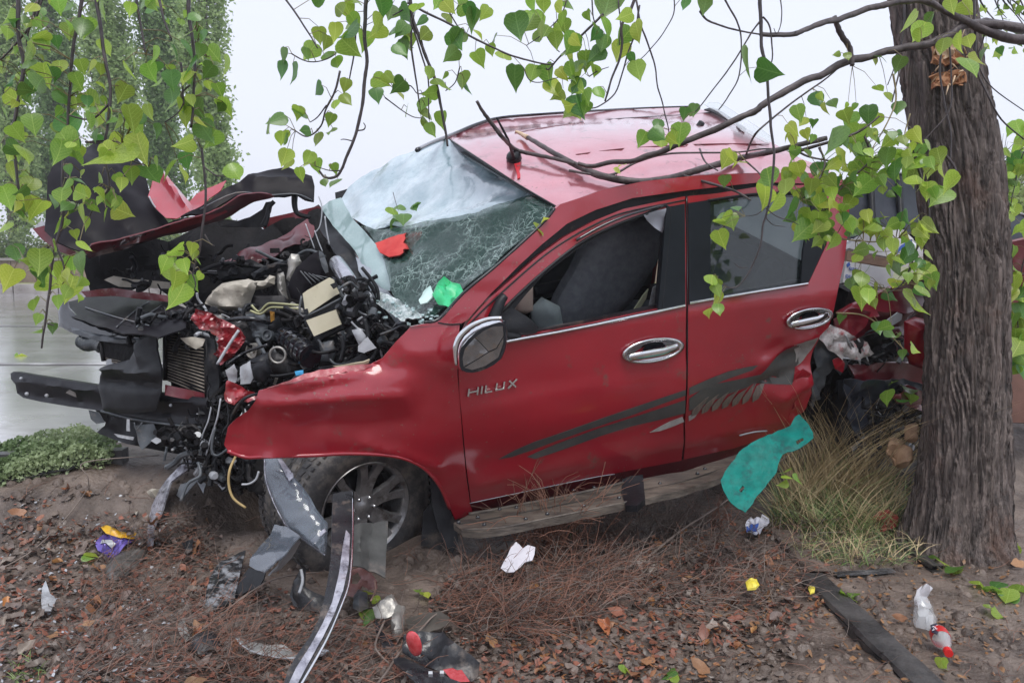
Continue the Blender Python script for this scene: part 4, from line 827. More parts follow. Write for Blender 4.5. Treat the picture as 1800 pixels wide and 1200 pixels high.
wire('arch_rim', GREYP, [(352, 368), (415, 339), (470, 343), (520, 341), (548, 352)], .004, dep((330, 378, 4.03), (550, 330, 4.33), (430, 310, 4.28)), hd)
wire('hood_hinge', BLACK, [(518, 342), (518, 362), (524, 376), (545, 382)], [.018, .014, .012], CB(4.35), tr)
wire('hood_hinge', BLACK, [(482, 354), (472, 366), (470, 380), (463, 398)], [.012, .012, .02], CB(4.3), tr)
panel('hood_hinge', BLACK, [(468, 356), (480, 354), (476, 372), (462, 400), (440, 400), (385, 398), (440, 382), (462, 368)], CB(4.36), tr, sp=9, crumple=.02, th=.01)
# engine bay far wall and floor
panel('far_bay_shade_backing', VOIDM, [(148, 455), (175, 446), (252, 426), (330, 405), (385, 392), (440, 380), (462, 402), (520, 384), (562, 368), (580, 390), (606, 430), (640, 490), (600, 560), (500, 560), (420, 560), (330, 545), (270, 500), (160, 516), (152, 480)], dep((150, 455, 4.5), (570, 370, 4.75), (400, 560, 4.35)), tr, sp=18, crumple=.10, cs=5, th=.01)  # black backing that paints the darkness below the hood ridge
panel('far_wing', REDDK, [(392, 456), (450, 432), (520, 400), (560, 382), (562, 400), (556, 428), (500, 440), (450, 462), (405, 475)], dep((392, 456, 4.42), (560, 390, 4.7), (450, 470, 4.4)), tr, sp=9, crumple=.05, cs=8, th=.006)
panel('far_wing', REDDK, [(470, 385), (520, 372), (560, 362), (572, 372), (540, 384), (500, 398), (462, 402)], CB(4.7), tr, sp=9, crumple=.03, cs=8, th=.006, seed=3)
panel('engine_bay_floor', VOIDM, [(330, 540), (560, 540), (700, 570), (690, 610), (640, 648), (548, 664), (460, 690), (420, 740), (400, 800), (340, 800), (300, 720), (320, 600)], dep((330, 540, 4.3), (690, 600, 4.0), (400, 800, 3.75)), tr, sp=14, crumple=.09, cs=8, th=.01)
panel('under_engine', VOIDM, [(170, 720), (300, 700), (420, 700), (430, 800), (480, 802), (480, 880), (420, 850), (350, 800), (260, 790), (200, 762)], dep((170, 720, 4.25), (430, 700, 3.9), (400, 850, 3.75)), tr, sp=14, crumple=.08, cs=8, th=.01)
# ---- front end
tray = panel('bumper_tray', HB, [(112, 548), (120, 530), (158, 520), (230, 517), (300, 528), (332, 545), (326, 575), (280, 592), (215, 584), (160, 568), (122, 556)], dep((112, 548, 4.45), (330, 550, 3.95), (200, 520, 4.7)), tr, sp=9, crumple=.010, cs=7, th=.006)
for pts in ([(150, 540), (200, 556), (262, 572)], [(205, 575), (235, 548), (262, 530)], [(240, 575), (262, 552), (285, 536)]): wire('tray_rib', GREYP, pts, .004, dep((112, 548, 4.42), (330, 550, 3.92), (200, 520, 4.67)), tray)
panel('bumper_rim', GLOSSB, [(102, 546), (108, 528), (116, 522), (120, 540), (134, 554), (168, 566), (212, 578), (240, 584), (262, 588), (258, 600), (215, 602), (168, 596), (124, 584), (103, 572)], dep((102, 560, 4.35), (260, 590, 3.95), (180, 600, 4.1)), tr, sp=6, puff=.010, puffw=5, th=.01)
panel('bumper_rim_lower', GREYP, [(124, 574), (168, 586), (215, 594), (250, 594), (240, 600), (214, 604), (168, 598), (128, 586)], dep((102, 560, 4.31), (260, 590, 3.91), (180, 600, 4.06)), tr, sp=6, puff=.01, puffw=6, th=.01)
panel('crumpled_crossmember', REDDK, [(142, 512), (200, 506), (260, 514), (312, 522), (310, 532), (250, 526), (200, 520), (150, 522)], flat(4.15), tr, sp=7, crumple=.03, cs=12, th=.004)
panel('foam_piece', BEIGE, [(184, 492), (200, 485), (228, 490), (280, 494), (330, 500), (312, 508), (262, 506), (210, 504)], flat(4.3), tr, sp=7, crumple=.02, cs=14, th=.01)
b = MB()
for i in range(9):
    t = i/8; c = P(144+34*t, 600+9*t+3*math.sin(t*6), 4.2-.1*t); a = P(178, 612, 4.1)-P(144, 600, 4.2)
    b.lathe(c, a, [(.026, -.008), (.036, 0), (.026, .008)], 14)
b.obj('ribbed_hose', GREYP, tr)
def radiator(name, q, n, d4, m_fin, backing):
    """tilted core: frame, backing sheet and n round cooling tubes"""
    A, B_, C_, D_ = [P(x, y, d) for (x, y), d in zip(q, d4)]
    f = B_-A; g = D_-A; nn = np.cross(f, g); nn /= np.linalg.norm(nn)
    if nn@(CAM-A) < 0: nn = -nn
    mb = MB(); mb.add([A, B_, C_, D_]+[v-nn*.03 for v in (A, B_, C_, D_)], [(0, 1, 2, 3), (4, 7, 6, 5), (0, 4, 5, 1), (1, 5, 6, 2), (2, 6, 7, 3), (3, 7, 4, 0)])
    core = mb.obj(name, backing, tr, smooth=False)
    for i in range(n):
        t = (i+.5)/n; p, q_ = A+(D_-A)*t, B_+(C_-B_)*t
        wv_ = [p+(q_-p)*s_+nn*(-.002+.006*noise.noise(Vector((i*.3, s_*4, 1)))) for s_ in np.linspace(0, 1, 6)]
        MB().tube(wv_, np.linalg.norm(D_-A)/n*.30, 4).obj('cooling_tube', m_fin, core, smooth=False)
    for p, q_ in ((A, D_), (B_, C_)): MB().tube([p+nn*.004, q_+nn*.004], .012, 5).obj('end_tank', DARK, core)
radiator('intercooler', [(176, 592), (262, 580), (250, 650), (184, 634)], 13, [4.1, 3.95, 3.92, 4.08], RADI, VOIDM)
radiator('radiator', [(292, 588), (364, 592), (366, 700), (292, 668)], 17, [3.95, 3.78, 3.75, 3.9], RADI, VOIDM)
panel('radiator_seal', BEIGE, [(316, 594), (340, 592), (360, 596), (356, 608), (344, 614), (330, 606)], flat(3.72), tr, sp=5, crumple=.02, cs=20, th=.006)
panel('radiator_side', BLACK, [(362, 592), (376, 598), (384, 640), (384, 700), (374, 720), (364, 712), (366, 650)], flat(3.74), tr, sp=7, crumple=.03, cs=9, th=.03)
panel('lower_crossmember', REDDK, [(290, 676), (330, 684), (372, 694), (372, 706), (320, 700), (290, 694)], flat(3.76), tr, sp=7, crumple=.02, th=.01)
shroud = panel('plastic_shroud', mat('charcoal_plastic', (.012, .013, .016), (.026, .028, .032), scale=6, rough=.45, spec=.3, bump=.2), [(171, 680), (174, 662), (184, 645), (196, 640), (228, 632), (240, 612), (250, 594), (262, 582), (274, 590), (276, 615), (284, 650), (282, 690), (272, 722), (225, 728), (184, 722), (178, 700)], dep((171, 680, 3.92), (280, 650, 3.72), (225, 728, 3.85)), tr, sp=7, disp=lambda x, y: seg(x, y, 190, 645, 270, 655, 8, .045)+seg(x, y, 185, 668, 272, 678, 9, -.03)+seg(x, y, 245, 600, 255, 635, 9, .03), crumple=.012, cs=7, th=.008, puff=.010, puffw=6)
BM = dep((20, 675, 4.35), (365, 720, 3.72), (200, 760, 4.0))
beam = panel('bumper_beam', mat('black_steel_beam', (.006, .006, .009), (.014, .014, .018), scale=6, rough=.35, spec=.3, bump=.25), [(19, 656), (24, 653), (60, 659), (110, 667), (175, 677), (225, 684), (290, 690), (365, 700), (372, 745), (300, 744), (225, 734), (178, 722), (120, 714), (72, 706), (40, 699), (26, 691), (29, 676)], BM, tr, sp=8, disp=lambda x, y: seg(x, y, 20, 668, 370, 712, 7, .02)-seg(x, y, 20, 690, 370, 738, 6, .012), th=.035)
for hx, hy, r in ((37, 665, .008), (47, 692, .009), (82, 695, .009), (300, 712, .007)):
    MB().lathe(BM(hx, hy, .022), BM(hx, hy, .1)-BM(hx, hy), [(.0001, .002), (r, .002), (r*1.1, -.004)], 10).obj('bolt_head', LGREY, beam)
panel('mud_splat', DUST, [(115, 690), (122, 685), (132, 690), (134, 698), (124, 694)], lambda x, y, o=0: BM(x, y, .024), beam, sp=4, th=.002)
wire('beam_flange', GREYP, [(178, 722), (225, 735), (300, 746), (365, 752)], .006, lambda x, y, o: BM(x, y, .02), beam)
# junk below the beam
jk = [('bracket', GREYP, [(158, 720), (176, 724), (186, 742), (172, 744), (162, 736)], 4.1, .03), ('splash_shield', BLACK, [(190, 730), (250, 738), (350, 748), (352, 770), (330, 792), (300, 782), (262, 790), (235, 780), (196, 772), (168, 760), (182, 748)], 3.95, .05),
 ('bracket', GREYP, [(236, 748), (270, 744), (280, 760), (264, 778), (252, 790), (240, 776)], 3.85, .04), ('shard', LGREY, [(223, 736), (228, 737), (228, 758), (222, 757)], 3.84, .01), ('shard', LGREY, [(200, 762), (236, 768), (234, 773), (208, 768)], 3.84, .01),
 ('shard', LGREY, [(266, 774), (275, 768), (286, 774), (276, 780)], 3.8, .01), ('bracket', DUST, [(316, 750), (346, 750), (342, 764), (322, 768)], 3.8, .02), ('shard', LGREY, [(188, 632), (205, 628), (212, 634), (198, 640), (186, 652)], 4.05, .02)]
for i, (nm, m_, pl, d, cr_) in enumerate(jk): panel(nm, m_, pl, flat(d), tr, sp=7, crumple=cr_, cs=9, th=.006, seed=i*3)
for m_, pts, r in ((LGREY, [(372, 712, 3.6), (366, 740, 3.6), (356, 765, 3.62), (352, 795, 3.65)], .0035), (LGREY, [(388, 700, 3.55), (382, 735, 3.55), (372, 765, 3.6), (362, 800, 3.62)], .004), (BLACK, [(398, 700, 3.5), (402, 740, 3.5), (392, 760, 3.5), (388, 790, 3.55)], .004),
        (GREYP, [(236, 742, 3.8), (240, 755, 3.8), (250, 742, 3.8)], .003), (mat('yellow_hose', (.42, .31, .14), rough=.5), [(414, 802, 3.55), (404, 825, 3.5), (402, 850, 3.5), (410, 875, 3.5), (432, 892, 3.5)], .006), (BLACK, [(560, 640, 3.6), (520, 655, 3.6), (470, 660, 3.6), (430, 640, 3.6)], .006),
        (LGREY, [(455, 828, 3.45), (450, 842, 3.45), (438, 850, 3.45), (425, 851, 3.45)], .005), (GREYP, [(378, 750, 3.5), (372, 790, 3.5), (384, 800, 3.5), (410, 780, 3.5)], .006), (LGREY, [(420, 580, 3.53), (400, 610, 3.53), (382, 640, 3.53)], .007), (LGREY, [(340, 548, 3.9), (370, 570, 3.85), (405, 590, 3.8)], .004)):
    MB().tube(line([P(*p) for p in pts], 4), r, 6).obj('cable', m_, tr)
CRR = paint('crumpled_red_paint', (.20, .006, .012), (.36, .02, .03), .3, ior=1.5)
for i, (nm, m_, pl, d, cr_, pf) in enumerate([
 ('crumpled_red_metal', CRR, [(336, 561), (346, 543), (372, 551), (405, 568), (424, 578), (434, 592), (428, 607), (408, 626), (386, 642), (374, 622), (386, 610), (388, 596), (370, 582), (350, 578)], 3.58, .10, 0),
 ('crumpled_red_metal', CRR, [(394, 702), (400, 668), (413, 672), (428, 682), (446, 690), (456, 700), (436, 707), (420, 704), (412, 712)], 3.5, .05, 0),
 ('crumpled_silver_metal', LGREY, [(398, 650), (412, 640), (418, 652), (414, 672), (402, 676)], 3.52, .03, 0), ('crumpled_silver_metal', LGREY, [(422, 645), (440, 634), (446, 664), (440, 674), (423, 675)], 3.5, .02, 0),
 ('crumpled_silver_metal', ALU, [(380, 590), (398, 584), (402, 606), (392, 622), (378, 612)], 3.85, .03, 0), ('headlight_bucket', BLACK, [(440, 640), (470, 632), (478, 655), (462, 672), (446, 668)], 3.55, .02, .02),
 ('intake_manifold', BEIGE, [(359, 533), (366, 520), (386, 504), (400, 498), (424, 494), (444, 496), (450, 504), (446, 516), (440, 530), (430, 546), (405, 546), (376, 541)], 3.95, .03, .045),
 ('intake_manifold', BEIGE, [(372, 512), (392, 498), (436, 490), (452, 496), (446, 514), (420, 516), (390, 520)], 3.98, .02, .04),
 ('intake_pipe', BEIGE, [(440, 494), (464, 493), (474, 484), (484, 486), (482, 500), (462, 508), (444, 510)], 4.05, .02, .03), ('metal_cover', ALU, [(506, 456), (512, 446), (525, 447), (530, 460), (522, 484), (511, 497), (504, 490)], 4.0, .01, .03),
 ('metal_cover', ALU, [(486, 482), (498, 478), (502, 500), (506, 526), (494, 530), (488, 510)], 4.1, .01, .03), ('wiring_cover', BLACK, [(440, 482), (470, 464), (505, 456), (510, 464), (480, 478), (450, 490)], 4.15, .04, .02),
 ('alternator_bracket', GREYP, [(430, 552), (462, 548), (474, 572), (466, 600), (452, 604), (440, 578)], 3.8, .05, .03), ('hose_elbow', BLACK, [(464, 560), (490, 556), (500, 580), (490, 606), (470, 600)], 3.85, .04, .04),
 ('yellow_cap', mat('orange_cap', (.6, .3, .05), (.5, .22, .04), rough=.5), [(474, 546), (482, 548), (482, 562), (476, 566)], 3.78, .01, .02), ('blue_clip', mat('blue_plastic', (.05, .32, .6), rough=.4), [(518, 652), (533, 650), (534, 658), (520, 660)], 3.55, .01, .01),
 ('washer_tank', GREYP, [(560, 602), (586, 598), (592, 620), (585, 636), (564, 634)], 3.6, .02, .02), ('relay_box', LGREY, [(618, 580), (634, 577), (644, 592), (640, 604), (630, 606)], 3.5, .006, .012), ('torn_bracket', LGREY, [(630, 607), (646, 592), (662, 612), (640, 620), (630, 618)], 3.48, .01, 0),
 ('air_filter_housing', BLACK, [(420, 640), (470, 618), (474, 640), (452, 660), (446, 640)], 3.6, .03, .02), ('dark_cover', HB, [(505, 505), (520, 470), (545, 448), (562, 440), (576, 470), (572, 490), (548, 500), (530, 530), (512, 524)], 3.95, .02, .015),
 ('heater_box', BLACK, [(594, 506), (632, 506), (642, 530), (640, 560), (622, 582), (604, 580), (596, 540)], 3.66, .02, .05), ('metal_cover', GREYP, [(560, 440), (568, 444), (576, 466), (578, 478), (572, 480), (563, 462)], 3.9, .005, .01),
 ('splash_liner', BLACK, [(560, 645), (600, 640), (640, 620), (650, 632), (600, 650), (560, 658)], 3.5, .03, 0)]):
    panel(nm, m_, pl, flat(d), tr, sp=4 if cr_ > .04 else 6, crumple=cr_*(.55 if cr_ > .04 else 1), cs=26 if cr_ > .04 else 12, th=.006, puff=pf, puffw=9, seed=20+i, jag=1.2)
# cream fuse box of two lids on a black base
fb = panel('fuse_box', BLACK, [(528, 518), (584, 486), (604, 520), (606, 575), (556, 600), (538, 572)], flat(3.62), tr, sp=12, th=.08)
panel('fuse_box_lid', CREAM, [(532, 516), (540, 510), (578, 488), (586, 492), (588, 500), (596, 516), (588, 520), (542, 551), (536, 545)], flat(3.58, .02, .02, 560, 520), fb, sp=7, th=.03)
panel('fuse_box_lid', CREAM, [(538, 563), (590, 544), (600, 570), (552, 591)], flat(3.56, .02, .02, 560, 570), fb, sp=7, th=.02)
wire('lid_rail', GREYP, [(530, 520), (532, 556), (600, 524)], .005, flat(3.55), fb)
panel('latch', BLACK, [(580, 500), (590, 496), (594, 502), (586, 508)], flat(3.55), fb, sp=4, th=.01); panel('latch', BLACK, [(534, 544), (540, 542), (542, 550), (536, 552)], flat(3.54), fb, sp=4, th=.01)
a0, a1 = P(592, 462, 3.9), P(616, 500, 3.6)
MB().lathe(a0, a1-a0, [(.0001, 0), (.036, 0), (.038, .02), (.038, .30), (.034, .32), (.0001, .32)], 22).obj('metal_cylinder', mat('brushed_steel', (.42, .42, .46), (.6, .6, .65), rough=.22, metal=.9), tr, sharp=40)
a0, a1 = P(500, 592, 3.8), P(548, 628, 3.55)
fl_ = MB(); L_ = np.linalg.norm(a1-a0); pr = [(.0001, 0), (.05, 0)]
for k in range(5): pr += [(.055, .03+k*.05), (.055, .06+k*.05), (.049, .062+k*.05), (.049, .078+k*.05)]
fl_.lathe(a0, a1-a0, [(r, h*L_/.3) for r, h in pr+[(.05, .29), (.0001, .29)]], 24).obj('filter_canister', GLOSSB, tr, sharp=35)
b = MB(); c = P(488, 624, 3.62); b.tube([c+np.array([math.cos(t)*.035, 0, math.sin(t)*.035]) for t in np.linspace(0, 6.28, 20)], .006, 6, cap=False); b.obj('hose_clamp', ALU, tr)
PIPE = mat('olive_coolant_pipe', (.30, .30, .16), (.42, .42, .26), rough=.35, metal=.4)
for pts in ([(442, 536), (455, 548), (468, 536), (480, 533), (528, 537)], [(440, 546), (458, 552), (472, 542), (485, 540), (528, 543)]): wire('coolant_pipe', PIPE, pts, .006, flat(3.75), tr)
for k in range(5): wire('vane', GREYP, [(528+k*7, 476+k*2), (548+k*7, 500-k*3)], .003, flat(3.9), tr)
# tangle of small hoses, wires, clips and brackets filling the engine bay: too many to count
def greebles(name, region, n, d0, d1, seed, mats):
    r2 = random.Random(seed); mb = MB(); xs_ = [p[0] for p in region]; ys_ = [p[1] for p in region]; k = 0
    while k < n:
        x, y = r2.uniform(min(xs_), max(xs_)), r2.uniform(min(ys_), max(ys_))
        if not inside(x, y, region): continue
        k += 1; mb.mi = r2.choices(range(len(mats)), [6, 3, 2, 1, 1][:len(mats)])[0]; d = r2.uniform(d0, d1); t = r2.random()
        if t < .62:
            p = P(x, y, d); q = [p]; v = np.array([r2.uniform(-1, 1), r2.uniform(-1, 1), r2.uniform(-1, 1)])
            for _ in range(4): v = v+np.array([r2.uniform(-1, 1) for _ in range(3)])*.8; v /= np.linalg.norm(v); q.append(q[-1]+v*r2.uniform(.015, .045))
            mb.tube(line(q, 3), r2.choice([.0015, .002, .003, .004, .006, .009, .013]), 7)
        elif t < .76:
            a = np.array([r2.gauss(0, 1) for _ in range(3)]); a /= np.linalg.norm(a); u_ = np.cross(a, [.3, .2, 1]); u_ /= np.linalg.norm(u_); s_ = r2.uniform(.006, .03)
            mb.box(P(x, y, d), a*s_*r2.uniform(.5, 1.6), u_*s_*r2.uniform(.3, 1), np.cross(a, u_)*s_*r2.uniform(.1, .6))
        else:
            a = np.array([r2.gauss(0, 1) for _ in range(3)]); rr = r2.uniform(.006, .024); mb.lathe(P(x, y, d), a, [(.0001, 0), (rr, 0), (rr, rr), (rr*.7, rr*1.1), (rr*.7, rr*1.8), (.0001, rr*1.8)], 10)
    return mb.obj(name, mats, tr, smooth=False, kind='stuff')
greebles('engine_clutter', [(345, 545), (430, 540), (500, 525), (530, 520), (560, 590), (640, 560), (690, 590), (640, 640), (548, 660), (460, 686), (420, 720), (390, 700), (385, 640), (350, 590)], 300, 3.80, 4.05, 5, [DARK, BLACK, GREYP, ALU, LGREY])
greebles('engine_clutter', [(340, 440), (440, 440), (560, 420), (600, 470), (520, 500), (440, 490), (360, 500), (280, 500), (200, 490), (260, 450)], 70, 4.1, 4.4, 6, [VOIDM, BLACK, DARK])
greebles('lower_clutter', [(366, 700), (400, 705), (420, 760), (400, 800), (440, 808), (440, 850), (400, 860), (360, 830), (330, 795), (300, 790), (300, 765), (345, 758), (370, 745)], 330, 3.6, 3.85, 7, [DARK, VOIDM, BLACK, GREYP, LGREY])
greebles('front_clutter', [(262, 560), (330, 548), (345, 580), (300, 592), (270, 600), (240, 590), (220, 575)], 110, 3.8, 3.95, 8, [DARK, VOIDM, BLACK, GREYP])
HOSE = [BLACK, GLOSSB, GREYP, BLACK, DARK]; rh = random.Random(31)
for i, (pts, r, d) in enumerate([([(430, 600), (465, 622), (520, 640), (600, 622)], .010, 3.72), ([(345, 602), (392, 566), (440, 560), (490, 572)], .012, 3.80), ([(452, 596), (470, 640), (455, 676)], .009, 3.66), ([(500, 540), (540, 560), (560, 600), (620, 600)], .008, 3.74), ([(420, 556), (470, 548), (512, 560), (530, 590)], .014, 3.84),
    ([(610, 590), (625, 612), (600, 640), (560, 648)], .009, 3.62), ([(400, 640), (430, 620), (470, 606)], .007, 3.62), ([(560, 596), (590, 640), (640, 625)], .006, 3.56), ([(398, 720), (410, 690), (440, 672), (480, 668)], .006, 3.56), ([(520, 600), (560, 620), (610, 610), (660, 600)], .007, 3.60),
    ([(344, 480), (400, 462), (470, 470), (520, 452)], .010, 4.25), ([(300, 500), (360, 480), (420, 486)], .014, 4.3), ([(450, 440), (500, 460), (540, 440), (572, 452)], .008, 4.2), ([(380, 545), (410, 552), (440, 540)], .011, 3.9), ([(640, 540), (660, 570), (690, 585)], .010, 3.6), ([(470, 690), (430, 700), (405, 740), (398, 790)], .007, 3.5)]):
    MB().tube(line([P(x, y, d+.05*math.sin(k*2+i)) for k, (x, y) in enumerate(pts)], 6), r, 10).obj('hose', HOSE[i % 5], tr)
for i, (x, y, r, d, m_) in enumerate(((446, 616, .034, 3.74, ALU), (472, 590, .026, 3.78, GREYP), (520, 566, .028, 3.82, DARK), (416, 596, .030, 3.80, GREYP), (596, 612, .024, 3.60, DARK), (540, 640, .026, 3.62, GREYP), (470, 508, .030, 4.1, DARK))):
    a = np.array([-.5+.2*(i % 3), -1, .3*(i % 2)]); MB().lathe(P(x, y, d), a, [(.0001, .012), (r*.3, .014), (r*.35, .004), (r*.8, .004), (r*.85, .016), (r, .016), (r, -.012), (.0001, -.014)], 24).obj('pulley', m_, tr, sharp=35)
for i, (pl, m_, d) in enumerate((([(548, 598), (592, 590), (602, 618), (598, 640), (556, 645)], BLACK, 3.66), ([(404, 560), (452, 566), (462, 600), (430, 622), (400, 600)], DARK, 3.88), ([(478, 616), (520, 632), (540, 650), (500, 662), (470, 650)], DARK, 3.70), ([(348, 560), (392, 548), (400, 572), (360, 590)], GREYP, 3.92), ([(600, 540), (640, 536), (652, 580), (612, 600)], BLACK, 3.64),
    ([(440, 520), (500, 520), (520, 548), (450, 552)], DARK, 3.98), ([(380, 470), (440, 455), (470, 470), (430, 488), (385, 492)], BLACK, 4.28), ([(270, 470), (340, 462), (350, 492), (290, 500)], BLACK, 4.36))):
    panel('engine_casing', m_, pl, flat(d, .03, -.04, pl[0][0], pl[0][1]), tr, sp=8, crumple=.008, cs=9, th=.05, puff=.014, puffw=5, seed=50+i)
greebles('cowl_clutter', [(600, 480), (640, 500), (690, 570), (700, 600), (650, 620), (620, 600), (610, 540)], 110, 3.5, 3.7, 9, [BLACK, DARK, GREYP, LGREY])
greebles('rear_clutter', [(1500, 590), (1580, 585), (1590, 640), (1500, 640)], 50, 4.1, 4.25, 10, [BLACK, GREYP, DARK])
# ---- bed
BD = pl3(car(2.75, .86, .7), car(4.0, .86, .7), car(2.75, .82, 1.3))
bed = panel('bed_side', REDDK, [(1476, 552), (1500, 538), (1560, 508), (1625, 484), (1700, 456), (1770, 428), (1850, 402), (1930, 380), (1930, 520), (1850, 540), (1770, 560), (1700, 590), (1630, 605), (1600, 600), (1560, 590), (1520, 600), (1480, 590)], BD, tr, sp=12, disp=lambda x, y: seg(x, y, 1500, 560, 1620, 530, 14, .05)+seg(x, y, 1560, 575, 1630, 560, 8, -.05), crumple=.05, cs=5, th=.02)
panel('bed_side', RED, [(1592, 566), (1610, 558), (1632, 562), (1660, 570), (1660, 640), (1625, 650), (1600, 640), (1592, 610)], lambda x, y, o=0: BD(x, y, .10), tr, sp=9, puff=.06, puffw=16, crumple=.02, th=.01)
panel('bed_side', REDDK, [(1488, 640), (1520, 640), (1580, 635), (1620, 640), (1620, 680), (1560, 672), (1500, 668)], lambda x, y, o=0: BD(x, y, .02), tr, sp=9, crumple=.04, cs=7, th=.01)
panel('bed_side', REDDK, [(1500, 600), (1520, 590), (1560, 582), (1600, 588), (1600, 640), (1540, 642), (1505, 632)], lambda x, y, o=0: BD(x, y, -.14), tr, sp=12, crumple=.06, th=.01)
panel('torn_metal', LGREY, [(1544, 574), (1578, 549), (1586, 552), (1584, 562), (1556, 580)], lambda x, y, o=0: BD(x, y, .08), tr, sp=6, th=.004, crumple=.006)
for p, q_ in (((1486, 588), (1500, 630)), ((1495, 600), (1512, 640)), ((1508, 596), (1526, 636)), ((1476, 628), (1520, 634))): wire('bent_strut', LGREY, [p, ((p[0]+q_[0])/2+2, (p[1]+q_[1])/2), q_], .005, lambda x, y, o: BD(x, y, .06), tr)
panel('lamp_hole_shade', VOIDM, [(1500, 600), (1540, 578), (1576, 590), (1582, 625), (1540, 638), (1510, 632)], lambda x, y, o=0: BD(x, y, .05), tr, sp=7, crumple=.06, cs=12, th=.01)  # dark sheet standing in for the shade of the torn hole
NAVY = mat('blue_black_plastic', (.010, .014, .024), (.022, .028, .042), scale=5, rough=.4)
panel('rear_arch_liner', NAVY, [(1470, 668), (1560, 672), (1640, 670), (1640, 800), (1560, 800), (1470, 780)], lambda x, y, o=0: BD(x, y, -.12), tr, sp=14, crumple=.06, th=.01)
rw = thing  # rear wheel behind the trunk; darker grey spokes and rim paint its dimness
RWC = P(1578, 742, 4.5); RWN = np.array([.1, -.97, -.2]); RWN /= np.linalg.norm(RWN)
b = MB(); b.lathe(RWC, RWN, [(.2, 0), (.25, .03), (.32, .03), (.35, 0), (.35, -.2), (.3, -.24)], 40); rwheel = b.obj('rear_wheel', RUBBER, tr, sharp=35)
b = MB(); ru = np.cross(RWN, [0, 0, 1.]); ru /= np.linalg.norm(ru); rv = np.cross(RWN, ru)
for k in range(6):
    t = k*math.pi/3+.3; e = ru*math.cos(t)+rv*math.sin(t); tn = np.cross(RWN, e)
    MB().box(RWC+e*.12+RWN*.01, e*.10, tn*.014, RWN*.012).obj('spoke', GREYP, rwheel, smooth=False)
MB().lathe(RWC, RWN, [(.21, -.02), (.225, .02), (.2, -.06)], 40).obj('rim', GREYP, rwheel)
panel('torn_metal', NAVY, [(1488, 668), (1540, 664), (1620, 672), (1640, 700), (1600, 712), (1560, 700), (1540, 720), (1515, 745), (1500, 760), (1486, 730)], BD if False else (lambda x, y, o=0: BD(x, y, .10)), tr, sp=8, crumple=.08, cs=8, th=.006, jag=3)
panel('torn_metal', REDDK, [(1560, 690), (1600, 676), (1625, 690), (1620, 720), (1590, 712), (1570, 705)], lambda x, y, o=0: BD(x, y, .16), tr, sp=7, crumple=.06, cs=10, th=.005, jag=3)
greebles('rear_clutter', [(1490, 690), (1560, 680), (1620, 690), (1620, 780), (1560, 790), (1500, 790)], 90, 4.15, 4.4, 12, [BLACK, DARK, GREYP, LGREY])
# black bed cover standing up behind the cab, bright edge
cov = panel('bed_cover', NAVY, [(1488, 322), (1530, 310), (1586, 304), (1640, 318), (1700, 340), (1757, 362), (1850, 396), (1930, 425), (1930, 440), (1850, 428), (1757, 432), (1700, 440), (1640, 440), (1600, 415), (1550, 400), (1490, 420)], dep((1490, 320, 4.6), (1757, 362, 4.9), (1600, 430, 4.55)), tr, sp=16, crumple=.03, th=.02)
wire('cover_edge', LGREY, [(1570, 308), (1586, 304), (1640, 318), (1700, 340), (1757, 362), (1850, 396), (1930, 425)], .008, dep((1490, 320, 4.58), (1757, 362, 4.88), (1600, 430, 4.53)), cov)
for x in (1530, 1580): wire('cover_post', BLACK, [(x, 312), (x+4, 405)], .018, dep((1490, 320, 4.57), (1757, 362, 4.87), (1600, 430, 4.52)), cov)
panel('rusty_tailboard', mat('rusty_brown_board', (.09, .04, .028), (.15, .07, .05), rough=.7), [(1745, 580), (1930, 560), (1930, 745), (1772, 742), (1745, 735)], dep((1745, 600, 4.7), (1930, 600, 4.8), (1745, 740, 4.6)), tr, sp=20, crumple=.02, th=.03)
# ================================================================== CARGO IN THE BED
CART = mat('white_carton', (.62, .61, .62), (.74, .73, .74), scale=6, rough=.7, bump=.3, dirt=(.4, .36, .33), dirt_amt=.2)
KRAFT = mat('brown_kraft_card', (.20, .12, .08), (.30, .19, .13), scale=8, rough=.8, stretch=(1, 1, 4))
BLUEI = mat('blue_print', (.04, .10, .38), rough=.6)
CA = dep((1490, 440, 4.35), (1600, 450, 4.45), (1530, 400, 4.42))
def rawpanel(name, m, pl, surf, label, cat, parent=None, **k): return panel(name, m, pl, surf, parent, label=label if parent is None else None, cat=cat if parent is None else None, **k)
c1 = rawpanel('carton', CART, [(1492, 436), (1500, 425), (1518, 410), (1553, 399), (1590, 404), (1606, 420), (1600, 448), (1563, 452), (1525, 444)], CA, 'upper white carton in the truck bed behind the cab, partly under leaves', 'box', sp=9, th=.16, crumple=.006)
panel('carton_flap', KRAFT, [(1490, 440), (1525, 447), (1562, 455), (1560, 468), (1525, 463), (1488, 457)], lambda x, y, o=0: CA(x, y, .01), c1, sp=8, th=.02, crumple=.006)
panel('carton_print', BLUEI, [(1575, 440), (1590, 428), (1604, 420), (1603, 428), (1588, 437), (1577, 446)], lambda x, y, o=0: CA(x, y, .014), c1, sp=5, th=.002, jag=2)
c2 = rawpanel('carton', CART, [(1487, 459), (1525, 465), (1572, 474), (1566, 506), (1520, 502), (1482, 496)], lambda x, y, o=0: CA(x, y, .03), 'lower white carton with blue lettering, under the brown flap in the truck bed', 'box', sp=9, th=.16, crumple=.004)
